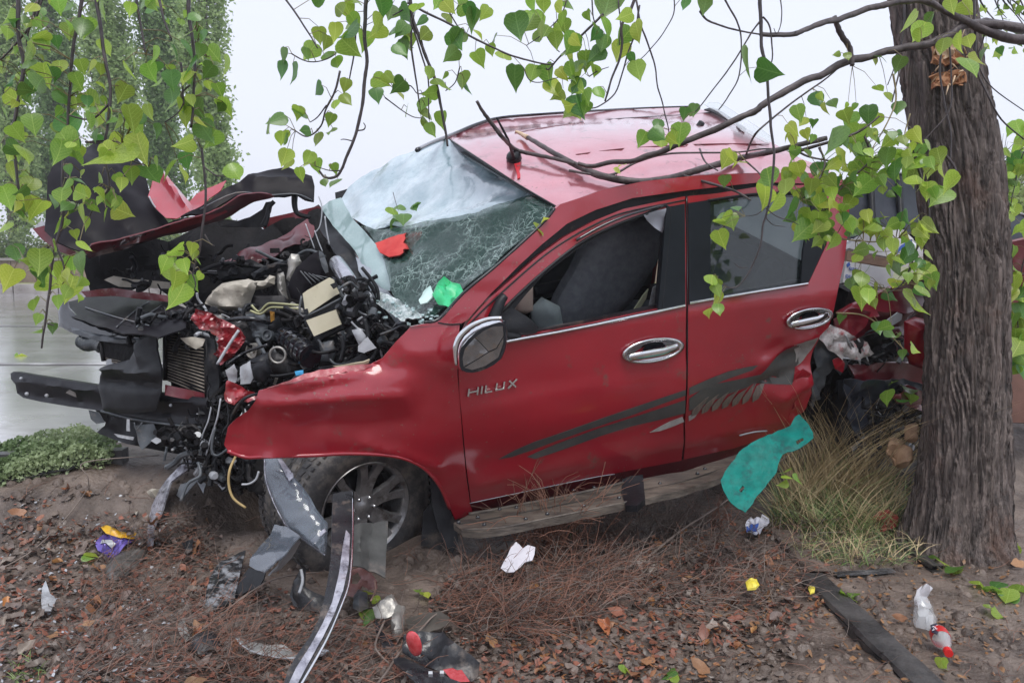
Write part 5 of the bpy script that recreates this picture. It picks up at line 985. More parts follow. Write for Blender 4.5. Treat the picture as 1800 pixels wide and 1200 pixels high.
def words(txt, x0, y0, x1, y1, hpx, surf, off, m, parent):
    cu = bpy.data.curves.new('lettering', 'FONT'); cu.body = txt; cu.size = 1; cu.extrude = .004
    tmp = bpy.data.objects.new('tmp', cu); COL.objects.link(tmp); dg = bpy.context.evaluated_depsgraph_get(); me = bpy.data.meshes.new_from_object(tmp.evaluated_get(dg))
    bpy.data.objects.remove(tmp); co = np.array([v.co[:] for v in me.vertices]); W_ = co[:, 0].max()
    vs = []
    for c in co:
        u = c[0]/W_; vs.append(surf(x0+(x1-x0)*u, y0+(y1-y0)*u-c[1]*hpx*1.35, off+c[2]*.3))
    mb = MB(); mb.add(vs, [tuple(p.vertices) for p in me.polygons]); bpy.data.meshes.remove(me)
    return mb.obj('lettering', m, parent, smooth=False)
words('ean', 1492, 474, 1508, 477, 9, CA, .036, BLUEI, c2); words('ormers', 1486, 488, 1519, 493, 10, CA, .036, BLUEI, c2)
panel('carton_print', BLUEI, [(1488, 465), (1493, 460), (1495, 466), (1490, 470)], lambda x, y, o=0: CA(x, y, .034), c2, sp=3, th=.002)
rawpanel('sack', mat('grey_sacking', (.16, .15, .14), (.28, .26, .24), rough=.9), [(1480, 500), (1520, 504), (1560, 508), (1548, 520), (1510, 528), (1476, 530), (1474, 515)], lambda x, y, o=0: CA(x, y, .02), 'grey sack squashed under the cartons in the truck bed', 'sack', sp=8, th=.1, puff=.05)
# ================================================================== DEBRIS AROUND THE WRECK
def gsurf(h=.0, lean=None):
    return lambda x, y, o=0.: ground(x, y, h+o)
def tilt(a, b, c):                       # plane through sighted points given (x, y, height above ground)
    return pl3(ground(a[0], a[1], a[2]), ground(b[0], b[1], b[2]), ground(c[0], c[1], c[2]))
def deb(name, m, pl, surf, label, cat, group=None, **k):
    k.setdefault('sp', 8); k.setdefault('th', .005); return panel(name, m, pl, surf, None, label=label, cat=cat, group=group, **k)
WETB = mat('wet_black_plastic', (.012, .013, .016), (.035, .036, .04), scale=9, rough=.18, rough2=.5, bump=.5, bscale=60, dirt=(.16, .13, .11), dirt_amt=.35, dscale=12)
CRK = mat('slab_painted_glints', (.02, .02, .022), (.30, .31, .33), scale=22, rough=.2, rough2=.6, bump=1, bscale=45, contrast=(.48, .62))  # pale crackle in the colour paints the wet glints
STL = dep((600, 866, 3.12), (545, 1190, 2.36), (640, 1000, 2.8))
st = deb('bumper_strip', WETB, [(585, 868), (600, 864), (620, 862), (621, 900), (619, 943), (614, 1017), (600, 1062), (580, 1110), (556, 1155), (527, 1200), (516, 1225), (492, 1225), (505, 1180), (523, 1150), (542, 1126), (558, 1095), (568, 1060), (577, 1010), (581, 970), (583, 920)], STL, 'long curved black bumper strip with a silver edge, standing upright in front of the wheel', 'bumper strip', sp=8, th=.012, disp=lambda x, y: .02*math.sin((y-860)/110))
SILV = mat('wet_silver_plastic', (.26, .26, .31), (.58, .58, .64), scale=16, rough=.2, metal=.35, stretch=(1, 1, 2), dirt=(.06, .05, .06), dirt_amt=.5, dscale=24)
panel('silver_edge', SILV, [(607, 936), (614, 945), (611, 1000), (601, 1045), (586, 1085), (566, 1125), (540, 1170), (512, 1222), (497, 1222), (520, 1175), (545, 1138), (566, 1100), (582, 1065), (594, 1015), (601, 965)], lambda x, y, o=0: STL(x, y, .008), st, sp=7, disp=lambda x, y: .02*math.sin((y-860)/110), th=.006, crumple=.004, cs=14)
wire('chrome_bead', CHROME, [(620, 864), (620, 943), (615, 1017), (601, 1062), (581, 1110), (557, 1155), (520, 1218)], .004, lambda x, y, o: STL(x, y, .012+.02*math.sin((y-860)/110)), st)
HLM = glass('smoky_headlight_shell', (.16, .19, .23), .62, rough=.15)
HL = dep((480, 803, 3.25), (560, 975, 3.1), (450, 900, 3.2))
hl = deb('headlight_shell', HLM, [(464, 804), (488, 801), (497, 815), (510, 832), (528, 850), (542, 870), (556, 895), (576, 920), (575, 945), (572, 976), (558, 968), (545, 958), (528, 944), (508, 932), (496, 912), (486, 896), (474, 872), (466, 848)], HL, 'smoky transparent headlight shell leaning on the front tyre', 'headlight part', sp=7, crumple=.03, cs=9, puff=.02, th=.004)
for pl in ([(486, 802), (492, 802), (512, 830), (504, 838)], [(504, 836), (514, 830), (516, 838), (508, 845)], [(545, 950), (570, 928), (573, 933), (550, 957)]): panel('edge_rib', SILV, pl, lambda x, y, o=0: HL(x, y, .03), hl, sp=5, th=.006)
wire('edge_rib', SILV, [(465, 806), (468, 845), (486, 893), (508, 928), (545, 956), (571, 975)], .003, lambda x, y, o: HL(x, y, .012), hl)
deb('lamp_reflector', glass('grey_lens', (.12, .14, .17), .75, rough=.2), [(462, 958), (486, 925), (508, 932), (528, 942), (510, 972), (490, 990), (468, 1010), (440, 996)], dep((462, 958, 3.15), (520, 940, 3.1), (455, 1005, 3.0)), 'broken grey headlight lens under the clear shell beside the tyre', 'headlight part', crumple=.04, cs=9, seed=3)
deb('lamp_reflector', LGREY, [(486, 995), (500, 972), (524, 945), (528, 952), (512, 978), (492, 1000), (470, 1010)], dep((486, 995, 3.05), (524, 945, 3.08), (470, 1010, 3.0)), 'narrow pale reflector strip on the grey lens beside the tyre', 'headlight part', crumple=.01)
deb('plastic_flap', BLACK, [(438, 996), (468, 1008), (460, 1028), (430, 1045), (412, 1048), (424, 1016)], tilt((438, 996, .1), (465, 1010, .1), (420, 1045, .03)), 'dull black plastic flap between the cracked slab and the tyre', 'car part', crumple=.02)
deb('splash_guard', mat('matt_grey_liner', (.045, .047, .045), (.085, .088, .085), scale=12, rough=.6, dirt=(.2, .17, .15), dirt_amt=.2), [(620, 925), (640, 920), (682, 915), (680, 960), (676, 1017), (650, 1000), (618, 996)], dep((620, 925, 3.1), (682, 915, 3.2), (640, 1005, 2.95)), 'square grey splash guard leaning against the front wheel rim', 'car part', sp=8, crumple=.012, disp=lambda x, y: seg(x, y, 632, 925, 630, 1000, 5, .014)-seg(x, y, 655, 920, 650, 1010, 6, .012))
deb('chrome_strip_debris', SILV, [(330, 808), (341, 810), (342, 820), (318, 838), (306, 850), (290, 899), (272, 929), (264, 958), (246, 960), (251, 928), (270, 893), (285, 865), (300, 843)], tilt((335, 812, .30), (255, 955, .01), (300, 900, .12)), 'curved silver trim strip standing at the left of the torn front end', 'trim strip', sp=7, disp=lambda x, y: .02*math.sin((y-800)/40), crumple=.01, th=.008)
MB().tube(line([P(348, 812, 3.4), P(352, 835, 3.38), P(330, 850, 3.36), P(318, 880, 3.34)], 5), .007, 6).obj('bent_rod', GREYP, label='bent grey rod behind the curved silver trim strip at left', cat='car part')
deb('broken_plastic', LGREY, [(318, 852), (348, 842), (362, 850), (358, 868), (346, 846), (330, 866), (318, 876), (310, 870)], tilt((318, 852, .15), (362, 850, .15), (314, 874, .08)), 'pale torn plastic scrap right of the curved silver trim strip', 'car part', crumple=.03)
deb('wood_chunk', BEIGE, [(231, 888), (248, 872), (268, 858), (282, 860), (272, 878), (252, 895), (240, 903)], gsurf(.03), 'short pale chunk of wood on the bank left of the silver trim strip', 'wood', puff=.03, puffw=10, sp=6)
deb('road_kerb_plastic', WETB, [(-60, 838), (30, 826), (110, 812), (190, 800), (120, 826), (60, 838), (0, 848), (-60, 858)], gsurf(.02), 'flattened dark plastic strip below the green weeds at left', 'car part', crumple=.02)
sl = deb('cracked_slab', CRK, [(356, 1064), (370, 1010), (389, 984), (410, 977), (432, 969), (424, 998), (411, 1056), (381, 1068)], tilt((360, 1060, .04), (425, 975, .06), (411, 1050, .03)), 'wet cracked dark slab of plastic left of the tyre, with painted glints', 'car part', crumple=.012, cs=14, th=.012)
deb('stone_slab', mat('grey_wet_stone', (.05, .048, .045), (.14, .13, .12), scale=16, rough=.4, bump=1), [(183, 1000), (192, 985), (212, 970), (240, 962), (258, 968), (250, 985), (232, 1005), (205, 1018), (186, 1016)], gsurf(.02), 'flat grey wet stone right below the purple wrapper', 'stone', puff=.03, puffw=14, sp=7, crumple=.01)
deb('black_lamp_housing', WETB, [(508, 1046), (516, 1020), (530, 998), (537, 1000), (536, 1030), (552, 1040), (572, 1048), (566, 1076), (536, 1072), (516, 1064)], tilt((510, 1050, .05), (532, 1000, .14), (570, 1070, .02)), 'black lamp housing piece just left of the long bumper strip', 'car part', crumple=.03, cs=10, puff=.02)
wire('reflector_streak', LGREY, [(529, 1000), (532, 1020), (526, 1042)], .006, tilt((510, 1050, .08), (532, 1000, .17), (570, 1070, .05)), None, label='bluish glinting shard on the black lamp housing', cat='car part')
deb('tail_lamp_shell', mat('dull_red_lens', (.16, .06, .055), (.30, .16, .14), scale=18, rough=.25, bump=.5), [(614, 1002), (630, 996), (645, 1002), (660, 1020), (664, 1034), (648, 1036), (632, 1030), (622, 1050), (612, 1046)], tilt((614, 1005, .10), (660, 1030, .08), (616, 1046, .02)), 'dull red broken lamp shell right of the long bumper strip', 'car part', crumple=.04, cs=12, holes=[[(616, 1012), (626, 1006), (632, 1016), (624, 1026), (615, 1026)]])
deb('lamp_socket', GREYP, [(622, 1046), (630, 1036), (646, 1044), (648, 1066), (632, 1072), (620, 1066)], gsurf(.05), 'small grey lamp socket beside the green sprig', 'car part', crumple=.03, puff=.02)
wire('loose_cable', mat('pinkish_cable', (.3, .18, .14), rough=.5), [(615, 998), (635, 996), (655, 1012), (660, 1035), (652, 1055)], .003, gsurf(.10), None, label='thin pinkish cable looping over the red lamp shell', cat='cable')
deb('lamp_assembly', ALU, [(655, 1068), (670, 1058), (690, 1050), (700, 1062), (712, 1066), (711, 1090), (708, 1112), (698, 1128), (690, 1124), (688, 1100), (690, 1080), (676, 1086), (660, 1084)], tilt((655, 1070, .06), (705, 1060, .08), (698, 1125, .02)), 'cracked silver grey lamp assembly above the red reflector', 'car part', crumple=.03, cs=14, puff=.02, puffw=8, sp=6)
deb('black_lamp_surround', WETB, [(660, 1088), (672, 1110), (690, 1130), (704, 1158), (690, 1160), (672, 1135), (660, 1108)], tilt((660, 1088, .06), (704, 1158, .02), (672, 1135, .03)), 'narrow black lamp frame left of the red reflector', 'car part', crumple=.02)
deb('bumper_skin', WETB, [(716, 1120), (735, 1110), (775, 1106), (790, 1122), (811, 1138), (828, 1150), (842, 1163), (838, 1185), (829, 1197), (800, 1190), (770, 1180), (745, 1168), (725, 1158), (712, 1150)], tilt((716, 1120, .12), (840, 1165, .08), (745, 1170, .05)), 'large crumpled black bumper skin at bottom centre under the red reflector', 'bumper', crumple=.045, cs=10, disp=lambda x, y: seg(x, y, 740, 1152, 770, 1165, 5, -.02))
deb('bumper_skin', WETB, [(690, 1160), (712, 1156), (745, 1172), (780, 1186), (830, 1200), (840, 1230), (760, 1230), (720, 1195), (700, 1180)], tilt((690, 1160, .07), (840, 1215, .07), (720, 1195, .05)), 'second strip of black bumper skin at the bottom edge below the first', 'bumper', crumple=.04, cs=10, seed=4)
deb('bumper_skin', mat('muddy_plastic', (.05, .045, .038), (.11, .10, .085), rough=.5, bump=.6), [(712, 1084), (740, 1076), (772, 1072), (790, 1082), (790, 1092), (772, 1104), (742, 1112), (718, 1110)], tilt((712, 1090, .06), (790, 1085, .07), (740, 1112, .05)), 'muddy grey plastic plate half buried above the black bumper skin', 'car part', crumple=.02)
for k, (x0, y0, x1, y1) in enumerate(((750, 1178, 764, 1190), (772, 1176, 782, 1190))): MB().box(ground((x0+x1)/2, (y0+y1)/2, .10), (.006, 0, 0), (0, .003, .003), (0, -.004, .007)).obj('clip', LGREY, smooth=False, label=('left small silver clip on the black bumper skin', 'right small silver clip beside the red fragment')[k], cat='clip')
REFL = mat('red_reflector', (.50, .02, .03), (.65, .10, .11), scale=30, rough=.2, coat=1, bump=.4, bscale=200)
deb('reflector', REFL, [(718, 1110), (728, 1112), (736, 1122), (740, 1138), (738, 1150), (731, 1153), (722, 1146), (715, 1130), (713, 1117)], tilt((718, 1110, .20), (740, 1130, .17), (731, 1153, .12)), 'oval red reflector propped on black debris at bottom centre', 'reflector', sp=5, puff=.012, puffw=6, smooth=2)
deb('red_fragment', REFL, [(779, 1177), (796, 1174), (804, 1178), (812, 1177), (826, 1197), (810, 1198), (792, 1192)], tilt((779, 1177, .11), (812, 1177, .11), (810, 1197, .08)), 'bright red angular fragment on the black skin at the bottom edge', 'car part', sp=5, crumple=.01)
deb('clear_trim', glass('clear_plastic', (.5, .5, .48), .55, rough=.2), [(414, 1121), (424, 1120), (445, 1130), (475, 1134), (500, 1134), (516, 1144), (560, 1150), (552, 1156), (515, 1158), (470, 1152), (440, 1146), (422, 1134)], gsurf(.03), 'thin clear plastic trim lying left of the bumper strip bottom', 'car part', crumple=.015)
wire('trim_edge', LGREY, [(415, 1121), (428, 1136), (455, 1148), (500, 1156), (560, 1153)], .003, gsurf(.035), None, label='pale bent wire edge along the clear plastic trim', cat='wire')
deb('white_shard', LGREY, [(553, 1140), (566, 1138), (578, 1142), (566, 1150), (552, 1152)], gsurf(.03), 'small white shard right under the bumper strip, near the bottom', 'car part', sp=4)
deb('dark_dish', WETB, [(330, 1138), (340, 1122), (362, 1112), (384, 1118), (388, 1132), (372, 1146), (348, 1150)], gsurf(.02), 'dark bowl shaped plastic piece left of the clear trim', 'car part', crumple=.02, puff=.02)
deb('plastic_shard', ALU, [(312, 1106), (322, 1088), (328, 1104), (334, 1120), (326, 1128), (318, 1118)], gsurf(.02), 'upright pale shard left of the dark bowl shaped piece', 'car part', crumple=.02, sp=5)
deb('plastic_shard', LGREY, [(74, 1030), (80, 1020), (88, 1040), (98, 1055), (90, 1075), (76, 1078), (72, 1055)], gsurf(.03), 'pale upright shard on the bank at far left', 'car part', crumple=.02, sp=5)
deb('plastic_shard', WETB, [(322, 958), (340, 950), (338, 968), (330, 975)], gsurf(.03), 'small dark glinting shard right of the silver trim strip foot', 'car part', crumple=.02, sp=5)
# litter
PURP = mat('purple_foil', (.10, .07, .32), (.20, .15, .50), scale=18, rough=.25, metal=.3, bump=.5)
YEL = mat('yellow_foil', (.70, .36, .02), (.85, .55, .05), scale=18, rough=.3, bump=.5)
wr = deb('wrapper', PURP, [(168, 960), (176, 945), (184, 935), (205, 943), (236, 948), (222, 958), (205, 977), (188, 974), (172, 968)], gsurf(.035), 'crumpled purple and yellow snack wrapper on the left bank', 'wrapper', sp=5, crumple=.03, cs=20)
panel('wrapper_top', YEL, [(177, 925), (184, 922), (205, 930), (240, 936), (236, 946), (208, 944), (186, 936)], gsurf(.06), wr, sp=5, crumple=.03, cs=20, th=.003)
panel('wrapper_print', LGREY, [(180, 948), (196, 948), (204, 956), (196, 962), (186, 956), (176, 958)], gsurf(.052), wr, sp=4, crumple=.02, cs=20, th=.002, jag=2)
PAP = mat('white_paper', (.68, .68, .74), (.78, .78, .84), scale=10, rough=.8, bump=.3)
deb('paper', PAP, [(880, 997), (886, 986), (893, 977), (899, 962), (907, 951), (913, 957), (920, 967), (928, 958), (934, 960), (941, 962), (940, 976), (936, 986), (923, 991), (914, 1000), (903, 1006), (890, 1004)], tilt((880, 998, .10), (930, 955, .16), (930, 990, .11)), 'crumpled white paper on the dead twigs below the running board', 'paper', sp=7, crumple=.018, cs=9, th=.002, sharp=15)
gl = deb('wrapper', mat('white_foil', (.55, .56, .65), (.75, .76, .82), rough=.4), [(1310, 922), (1318, 913), (1330, 916), (1340, 906), (1350, 909), (1352, 922), (1340, 932), (1326, 942), (1314, 940)], gsurf(.04), 'small crumpled white and blue wrapper below the teal sheet', 'wrapper', sp=4, crumple=.035, cs=24, th=.003)
panel('wrapper_print', BLUEI, [(1312, 924), (1322, 918), (1334, 922), (1330, 934), (1316, 932)], gsurf(.056), gl, sp=4, crumple=.03, cs=24, th=.002)
YF = mat('yellow_petal', (.75, .62, .04), (.85, .74, .14), scale=14, rough=.5)
deb('yellow_scrap', YF, [(1310, 1022), (1318, 1016), (1330, 1017), (1336, 1026), (1328, 1034), (1314, 1035)], gsurf(.08), 'bright yellow scrap on dead leaves, left of the charred plank', 'litter', sp=4, crumple=.02, cs=24, puff=.01)
deb('yellow_scrap', YF, [(1420, 1032), (1426, 1028), (1433, 1032), (1432, 1040), (1424, 1042)], gsurf(.045), 'small round yellow scrap at the upper tip of the charred plank', 'litter', sp=4, puff=.012)
deb('red_fragment', mat('dark_red_card', (.28, .02, .02), (.36, .04, .035), rough=.6), [(1532, 912), (1545, 898), (1562, 895), (1580, 908), (1577, 925), (1558, 932), (1545, 936)], tilt((1532, 912, .06), (1580, 910, .08), (1550, 935, .02)), 'dark red flat fragment in the grass left of the trunk foot', 'car part', sp=6, crumple=.01)
deb('wood_splinter', SC2, [(1600, 944), (1606, 930), (1612, 914), (1619, 910), (1624, 925), (1626, 942), (1612, 948)], tilt((1600, 944, .02), (1616, 910, .12), (1626, 942, .02)), 'pale fresh wood splinter at the foot of the big trunk', 'wood', sp=4, crumple=.02, cs=24, th=.01)
LOG = mat('broken_brown_log', (.16, .09, .05), (.36, .24, .15), scale=10, rough=.7, bump=.6)
deb('broken_log', LOG, [(1580, 790), (1590, 780), (1602, 788), (1604, 812), (1592, 822), (1580, 815)], dep((1580, 790, 4.0), (1604, 790, 4.02), (1590, 820, 3.98)), 'pale broken log end left of the trunk, lower of two', 'wood', sp=5, puff=.04, puffw=10, th=.04)
deb('broken_log', LOG, [(1602, 746), (1610, 742), (1614, 756), (1611, 776), (1602, 770)], dep((1602, 746, 4.0), (1614, 746, 4.02), (1610, 776, 3.98)), 'pale broken log end against the trunk, upper of two', 'wood', sp=5, puff=.03, puffw=8, th=.04)
deb('crumpled_bark', LOG, [(1560, 770), (1575, 764), (1588, 772), (1582, 800), (1570, 822), (1560, 810)], dep((1560, 770, 4.08), (1588, 770, 4.1), (1570, 820, 4.0)), 'curled brown bark piece left of the two log ends', 'wood', sp=5, crumple=.05, cs=14, th=.01)
# teal sheet
TEAL = mat('teal_plastic_sheet', (.0, .13, .11), (.0, .23, .19), scale=14, spec=.25, rough=.45, rough2=.7, bump=.7, bscale=60, dirt=(.02, .07, .07), dirt_amt=.35, dscale=12)
deb('teal_sheet', TEAL, [(1266, 845), (1274, 828), (1300, 792), (1320, 778), (1350, 764), (1390, 746), (1398, 732), (1405, 726), (1418, 738), (1427, 752), (1429, 770), (1412, 787), (1392, 795), (1375, 800), (1368, 815), (1364, 832), (1340, 862), (1322, 888), (1311, 901), (1292, 892), (1280, 878), (1272, 862)],
    dep((1266, 845, 3.40), (1420, 745, 3.52), (1311, 900, 3.30)), 'torn teal plastic sheet leaning under the rear door', 'plastic sheet', sp=7, crumple=.026, cs=7, th=.003, jag=2.5, holes=[[(1300, 862), (1306, 852), (1310, 856), (1303, 868)], [(1398, 778), (1410, 770), (1412, 776), (1400, 784)]])
# bottle
bt = thing('bottle', ground(1640, 1090), 'crushed clear plastic bottle with a red label and red cap, lower right', 'bottle')
CLR = glass('clear_bottle_plastic', (.72, .74, .76), .42, rough=.08); q0, q1 = ground(1668, 1148, .035), ground(1622, 1058, .05); ax = q1-q0; L_ = np.linalg.norm(ax)
m = MB(); m.lathe(q0, ax, [(.013, .025), (.014, .035), (.022, .055), (.030, .08), (.031, .095)], 20); m.obj('neck', CLR, bt)
m = MB(); m.lathe(q0, ax, [(.0001, 0), (.014, 0), (.0145, .022), (.0001, .024)], 20); m.obj('cap', mat('red_cap', (.6, .02, .02), rough=.4), bt, sharp=40)
m = MB(); m.lathe(q0, ax, [(.0315, .095), (.0325, .10), (.0315, .135), (.031, .138)], 24); lb = m.obj('bottle_label', mat('red_label', (.50, .02, .02), (.62, .04, .04), rough=.35), bt)
panel('label_print', mat('dark_print', (.02, .02, .04), rough=.5), [(1635, 1098), (1646, 1094), (1652, 1104), (1648, 1114), (1638, 1110)], gsurf(.075), lb, sp=4, th=.002); words('20', 1638, 1108, 1649, 1104, 8, gsurf(.078), 0, PAP, lb)
panel('crushed_body', CLR, [(1607, 1060), (1614, 1050), (1628, 1052), (1640, 1070), (1648, 1090), (1640, 1100), (1625, 1098), (1610, 1094), (1606, 1076)], gsurf(.05), bt, sp=5, crumple=.025, cs=26, puff=.03, puffw=8, th=.02)
panel('torn_label', glass('pale_film', (.6, .6, .64), .6, rough=.3), [(1608, 1062), (1606, 1050), (1612, 1036), (1620, 1031), (1640, 1040), (1632, 1048), (1624, 1058), (1616, 1064)], gsurf(.07), bt, sp=5, crumple=.03, cs=20, th=.002)
# charred planks
CHAR = mat('charred_wet_wood', (.018, .018, .019), (.075, .07, .068), scale=7, rough=.3, rough2=.65, stretch=(1, 1, 1), bump=1, bscale=70)
def plank(pts_px, wd, th_, label, name='charred_plank', cat='plank', m=CHAR, hh=.02, lines=5):
    a, b2 = ground(*pts_px[0], hh), ground(*pts_px[1], hh); d = b2-a; L_ = np.linalg.norm(d); d /= L_; s_ = np.cross(d, [0, 0, 1.]); s_ /= np.linalg.norm(s_); u_ = np.cross(s_, d)
    mb = MB(); n, k = 60, 14; vs = []
    for i in range(n+1):
        for j in range(k+1):
            t, v = i/n, j/k-.5; gr = .004*abs(noise.noise(Vector((t*L_*2.5, v*40, hh))))+.003*noise.noise(Vector((t*L_*14, v*60, 2)))
            e = .006*noise.noise(Vector((t*L_*9, 1 if v > 0 else 5, 3))) if j in (0, k) else 0
            vs.append(a+d*(t*L_)+s_*(v*wd+e)+u_*(th_-gr-(th_*.5 if j in (0, k) else 0)))
    mb.add(vs, [(i*(k+1)+j, i*(k+1)+j+1, (i+1)*(k+1)+j+1, (i+1)*(k+1)+j) for i in range(n) for j in range(k)])
    mb.box((a+b2)/2-u_*.008, d*L_/2, s_*wd*.48, u_*(th_*.5))
    return mb.obj(name, m, smooth=True, sharp=35, label=label, cat=cat)
plank([(1425, 1018), (1680, 1260)], .115, .03, 'long charred plank running off the bottom edge at right', hh=.0)
plank([(1372, 938), (1442, 1012)], .10, .022, 'mud covered plank end above the long charred plank', m=MUD, hh=.0)
plank([(1468, 1014), (1570, 1007)], .035, .018, 'short black lath lying across above the long charred plank', hh=.0)
plank([(1578, 962), (1648, 1006)], .05, .03, 'stubby charred stick right below the pale splinter', hh=.0)
# ================================================================== GROUND LITTER
LIT = [mat('dead_leaf_brown', (.15, .062, .033), (.34, .155, .085), scale=25, rough=.3, rough2=.7, rand=.35), mat('dead_leaf_grey', (.10, .075, .062), (.25, .195, .165), scale=25, rough=.25, rough2=.6, rand=.3), mat('dead_leaf_orange', (.28, .10, .035), (.42, .20, .09), scale=25, rough=.35, rand=.3)]
def deadleaf_mesh(seed):
    r2 = random.Random(seed); n = 11; mb = MB(); vs = [(0, 0, .004)]
    for k in range(n):
        t = 2*math.pi*k/n; r = .85+.55*max(0, math.cos(t))**6+r2.uniform(-.22, .16); vs.append((r*math.cos(t), .72*r*math.sin(t), .75*(seed % 3-.3)*.5*abs(math.sin(t))**1.5+.25*r2.uniform(-.4, 1)))
    mid = [((v[0])*.5, v[1]*.5, v[2]*.25) for v in vs[1:]]
    me = bpy.data.meshes.new('dead_leaf'); me.from_pydata(vs+mid, [], [(0, n+1+k, n+1+(k+1) % n) for k in range(n)]+[(n+1+k, 1+k, 1+(k+1) % n, n+1+(k+1) % n) for k in range(n)])
    me.polygons.foreach_set('use_smooth', [True]*len(me.polygons)); return me
dlm = []
for i in range(9):
    me = deadleaf_mesh(i); me.materials.append(LIT[i % 3]); dlm.append(me)
r3 = random.Random(21); XZ = [(910, 980, 36), (1322, 1026, 16), (1427, 1036, 12), (1330, 925, 24), (728, 1132, 30)]; GREG = [(0, 860), (200, 850), (340, 880), (420, 960), (420, 1210), (520, 1190), (640, 1120), (780, 1010), (900, 960), (1100, 930), (1300, 900), (1380, 960), (1600, 960), (1800, 950), (1800, 1200), (0, 1200)]
def lp(reg):
    xs_ = [p[0] for p in reg]; ys_ = [p[1] for p in reg]
    while True:
        x, y = r3.uniform(min(xs_), max(xs_)), r3.uniform(min(ys_), max(ys_))
        if inside(x, y, reg): return x, y
DENS = [((1180, 980), 170), ((1000, 1080), 150), ((380, 1030), 150), ((90, 1080), 160), ((1300, 1090), 120), ((450, 930), 60), ((560, 1120), 90), ((80, 950), 110), ((1120, 1150), 120)]
k = 0
while k < 290:
    x, y = lp(GREG)
    wgt = max([math.exp(-((x-c[0])**2+((y-c[1])*1.4)**2)/(s_*s_)) for c, s_ in DENS]+[.12])
    if x > 1400: wgt *= .3
    if y > 1100 and 850 < x: wgt *= .55
    if r3.random() > wgt: continue
    if any(math.hypot(x-a_, y-b_) < c_+14 for a_, b_, c_ in XZ): continue
    k += 1; me = r3.choices(dlm, [6, 5, .9]*3)[0] if x > 300 else r3.choices(dlm, [3, 7, 1]*3)[0]
    o = bpy.data.objects.new('dead_leaf', me); COL.objects.link(o); p = ground(x, y, .012+r3.random()*.02); o.location = p
    s_ = r3.uniform(.016, .035); o.scale = (s_, s_, s_*1.3); o.rotation_euler = (r3.gauss(0, .45), r3.gauss(0, .45), r3.uniform(0, 6.28))
    prop(o, 'dead brown leaf lying among twigs and mud on the ground', 'leaf', 'dead leaves scattered on the ground')
def litter(name, n, size, seed, m, label, h=.02, reg=GREG, sp_=1.0):
    rs = np.random.default_rng(seed); mb = MB(); vs = []
    for _ in range(n):
        x, y = lp(reg); p = ground(x, y, h*rs.random()); a = rs.uniform(0, 6.28); s_ = size*rs.uniform(.5, 1.4); t = rs.normal(size=2)*.35*sp_
        u_ = np.array([math.cos(a), math.sin(a), t[0]])*s_; v_ = np.array([-math.sin(a), math.cos(a), t[1]])*s_*.7; z = np.array([0, 0, .35*s_])
        vs.append((p-u_, p+v_*.8-u_*.3+z, p+v_*.7+u_*.5, p+u_*1.1+z, p-v_*.7+u_*.4+z*.5, p-v_*.8-u_*.3))
    mb.add([q for l_ in vs for q in l_], [tuple(i*6+j for j in range(6)) for i in range(len(vs))]); mb.obj(name, m, smooth=False, kind='stuff', label=label, cat='leaf litter')
litter('leaf_litter', 3000, .012, 1, LIT[0], 'small wet brown leaf litter covering the ditch floor', reg=[(0, 870), (340, 900), (420, 1000), (700, 1120), (800, 1000), (1380, 920), (1480, 1010), (1420, 1120), (1200, 1140), (1150, 1200), (0, 1200)])
litter('leaf_litter', 3400, .013, 2, LIT[1], 'small grey wet leaf scraps over the left and centre of the ditch', reg=[(0, 860), (300, 870), (420, 1000), (700, 1120), (800, 1000), (1380, 940), (1400, 1200), (0, 1200)])
litter('leaf_litter', 420, .010, 8, LIT[0], 'sparse small leaf scraps on the bare mud at right', reg=[(1400, 980), (1800, 950), (1800, 1200), (1200, 1200)])
litter('leaf_litter', 500, .012, 3, LIT[2], 'orange leaf scraps under the running board', reg=[(850, 960), (1000, 930), (1350, 930), (1420, 1050), (1250, 1200), (900, 1200)])
twigs('dead_twigs', [(0, 880), (300, 870), (350, 960), (150, 1060), (0, 1100)], 260, .20, .0016, .03, 'pale loose twigs across the left bank', 9, wts=(2, 6, 1)) if False else None
litter('stone_chips', 420, .008, 4, LGREY, 'pale wet stone and plastic chips across the left bank', reg=[(0, 870), (300, 870), (340, 960), (350, 1200), (0, 1200)])
cb = MB(); rc = random.Random(77)
for _ in range(1500):
    x, y = lp([(0, 840), (340, 830), (420, 960), (760, 980), (1400, 930), (1800, 950), (1800, 1200), (0, 1200)]); p = ground(x, y, -.002); s_ = rc.choice([.005, .007, .010, .016, .026]); a0_ = rc.uniform(0, 6); vs = []
    for h_, r_ in ((-.3, 1.), (.35, .85), (.7, .35)):
        for k in range(6): t = a0_+k*math.pi/3; q_ = r_*s_*rc.uniform(.7, 1.3); vs.append(p+np.array([math.cos(t)*q_, math.sin(t)*q_, h_*s_*rc.uniform(.7, 1.3)]))
    cb.add(vs, [(i*6+k, i*6+(k+1) % 6, (i+1)*6+(k+1) % 6, (i+1)*6+k) for i in range(2) for k in range(6)]+[tuple(12+k for k in range(6))])
cb.obj('mud_clods', MUD, kind='stuff', label='small wet clods of mud strewn over the ditch floor', cat='mud')
TW = [mat('reddish_dead_twigs', (.17, .075, .05), (.32, .17, .12), scale=5, rough=.6), mat('grey_dead_twigs', (.14, .11, .095), (.26, .21, .18), scale=5, rough=.6), mat('dark_dead_twigs', (.05, .03, .025), (.11, .07, .055), scale=5, rough=.6)]
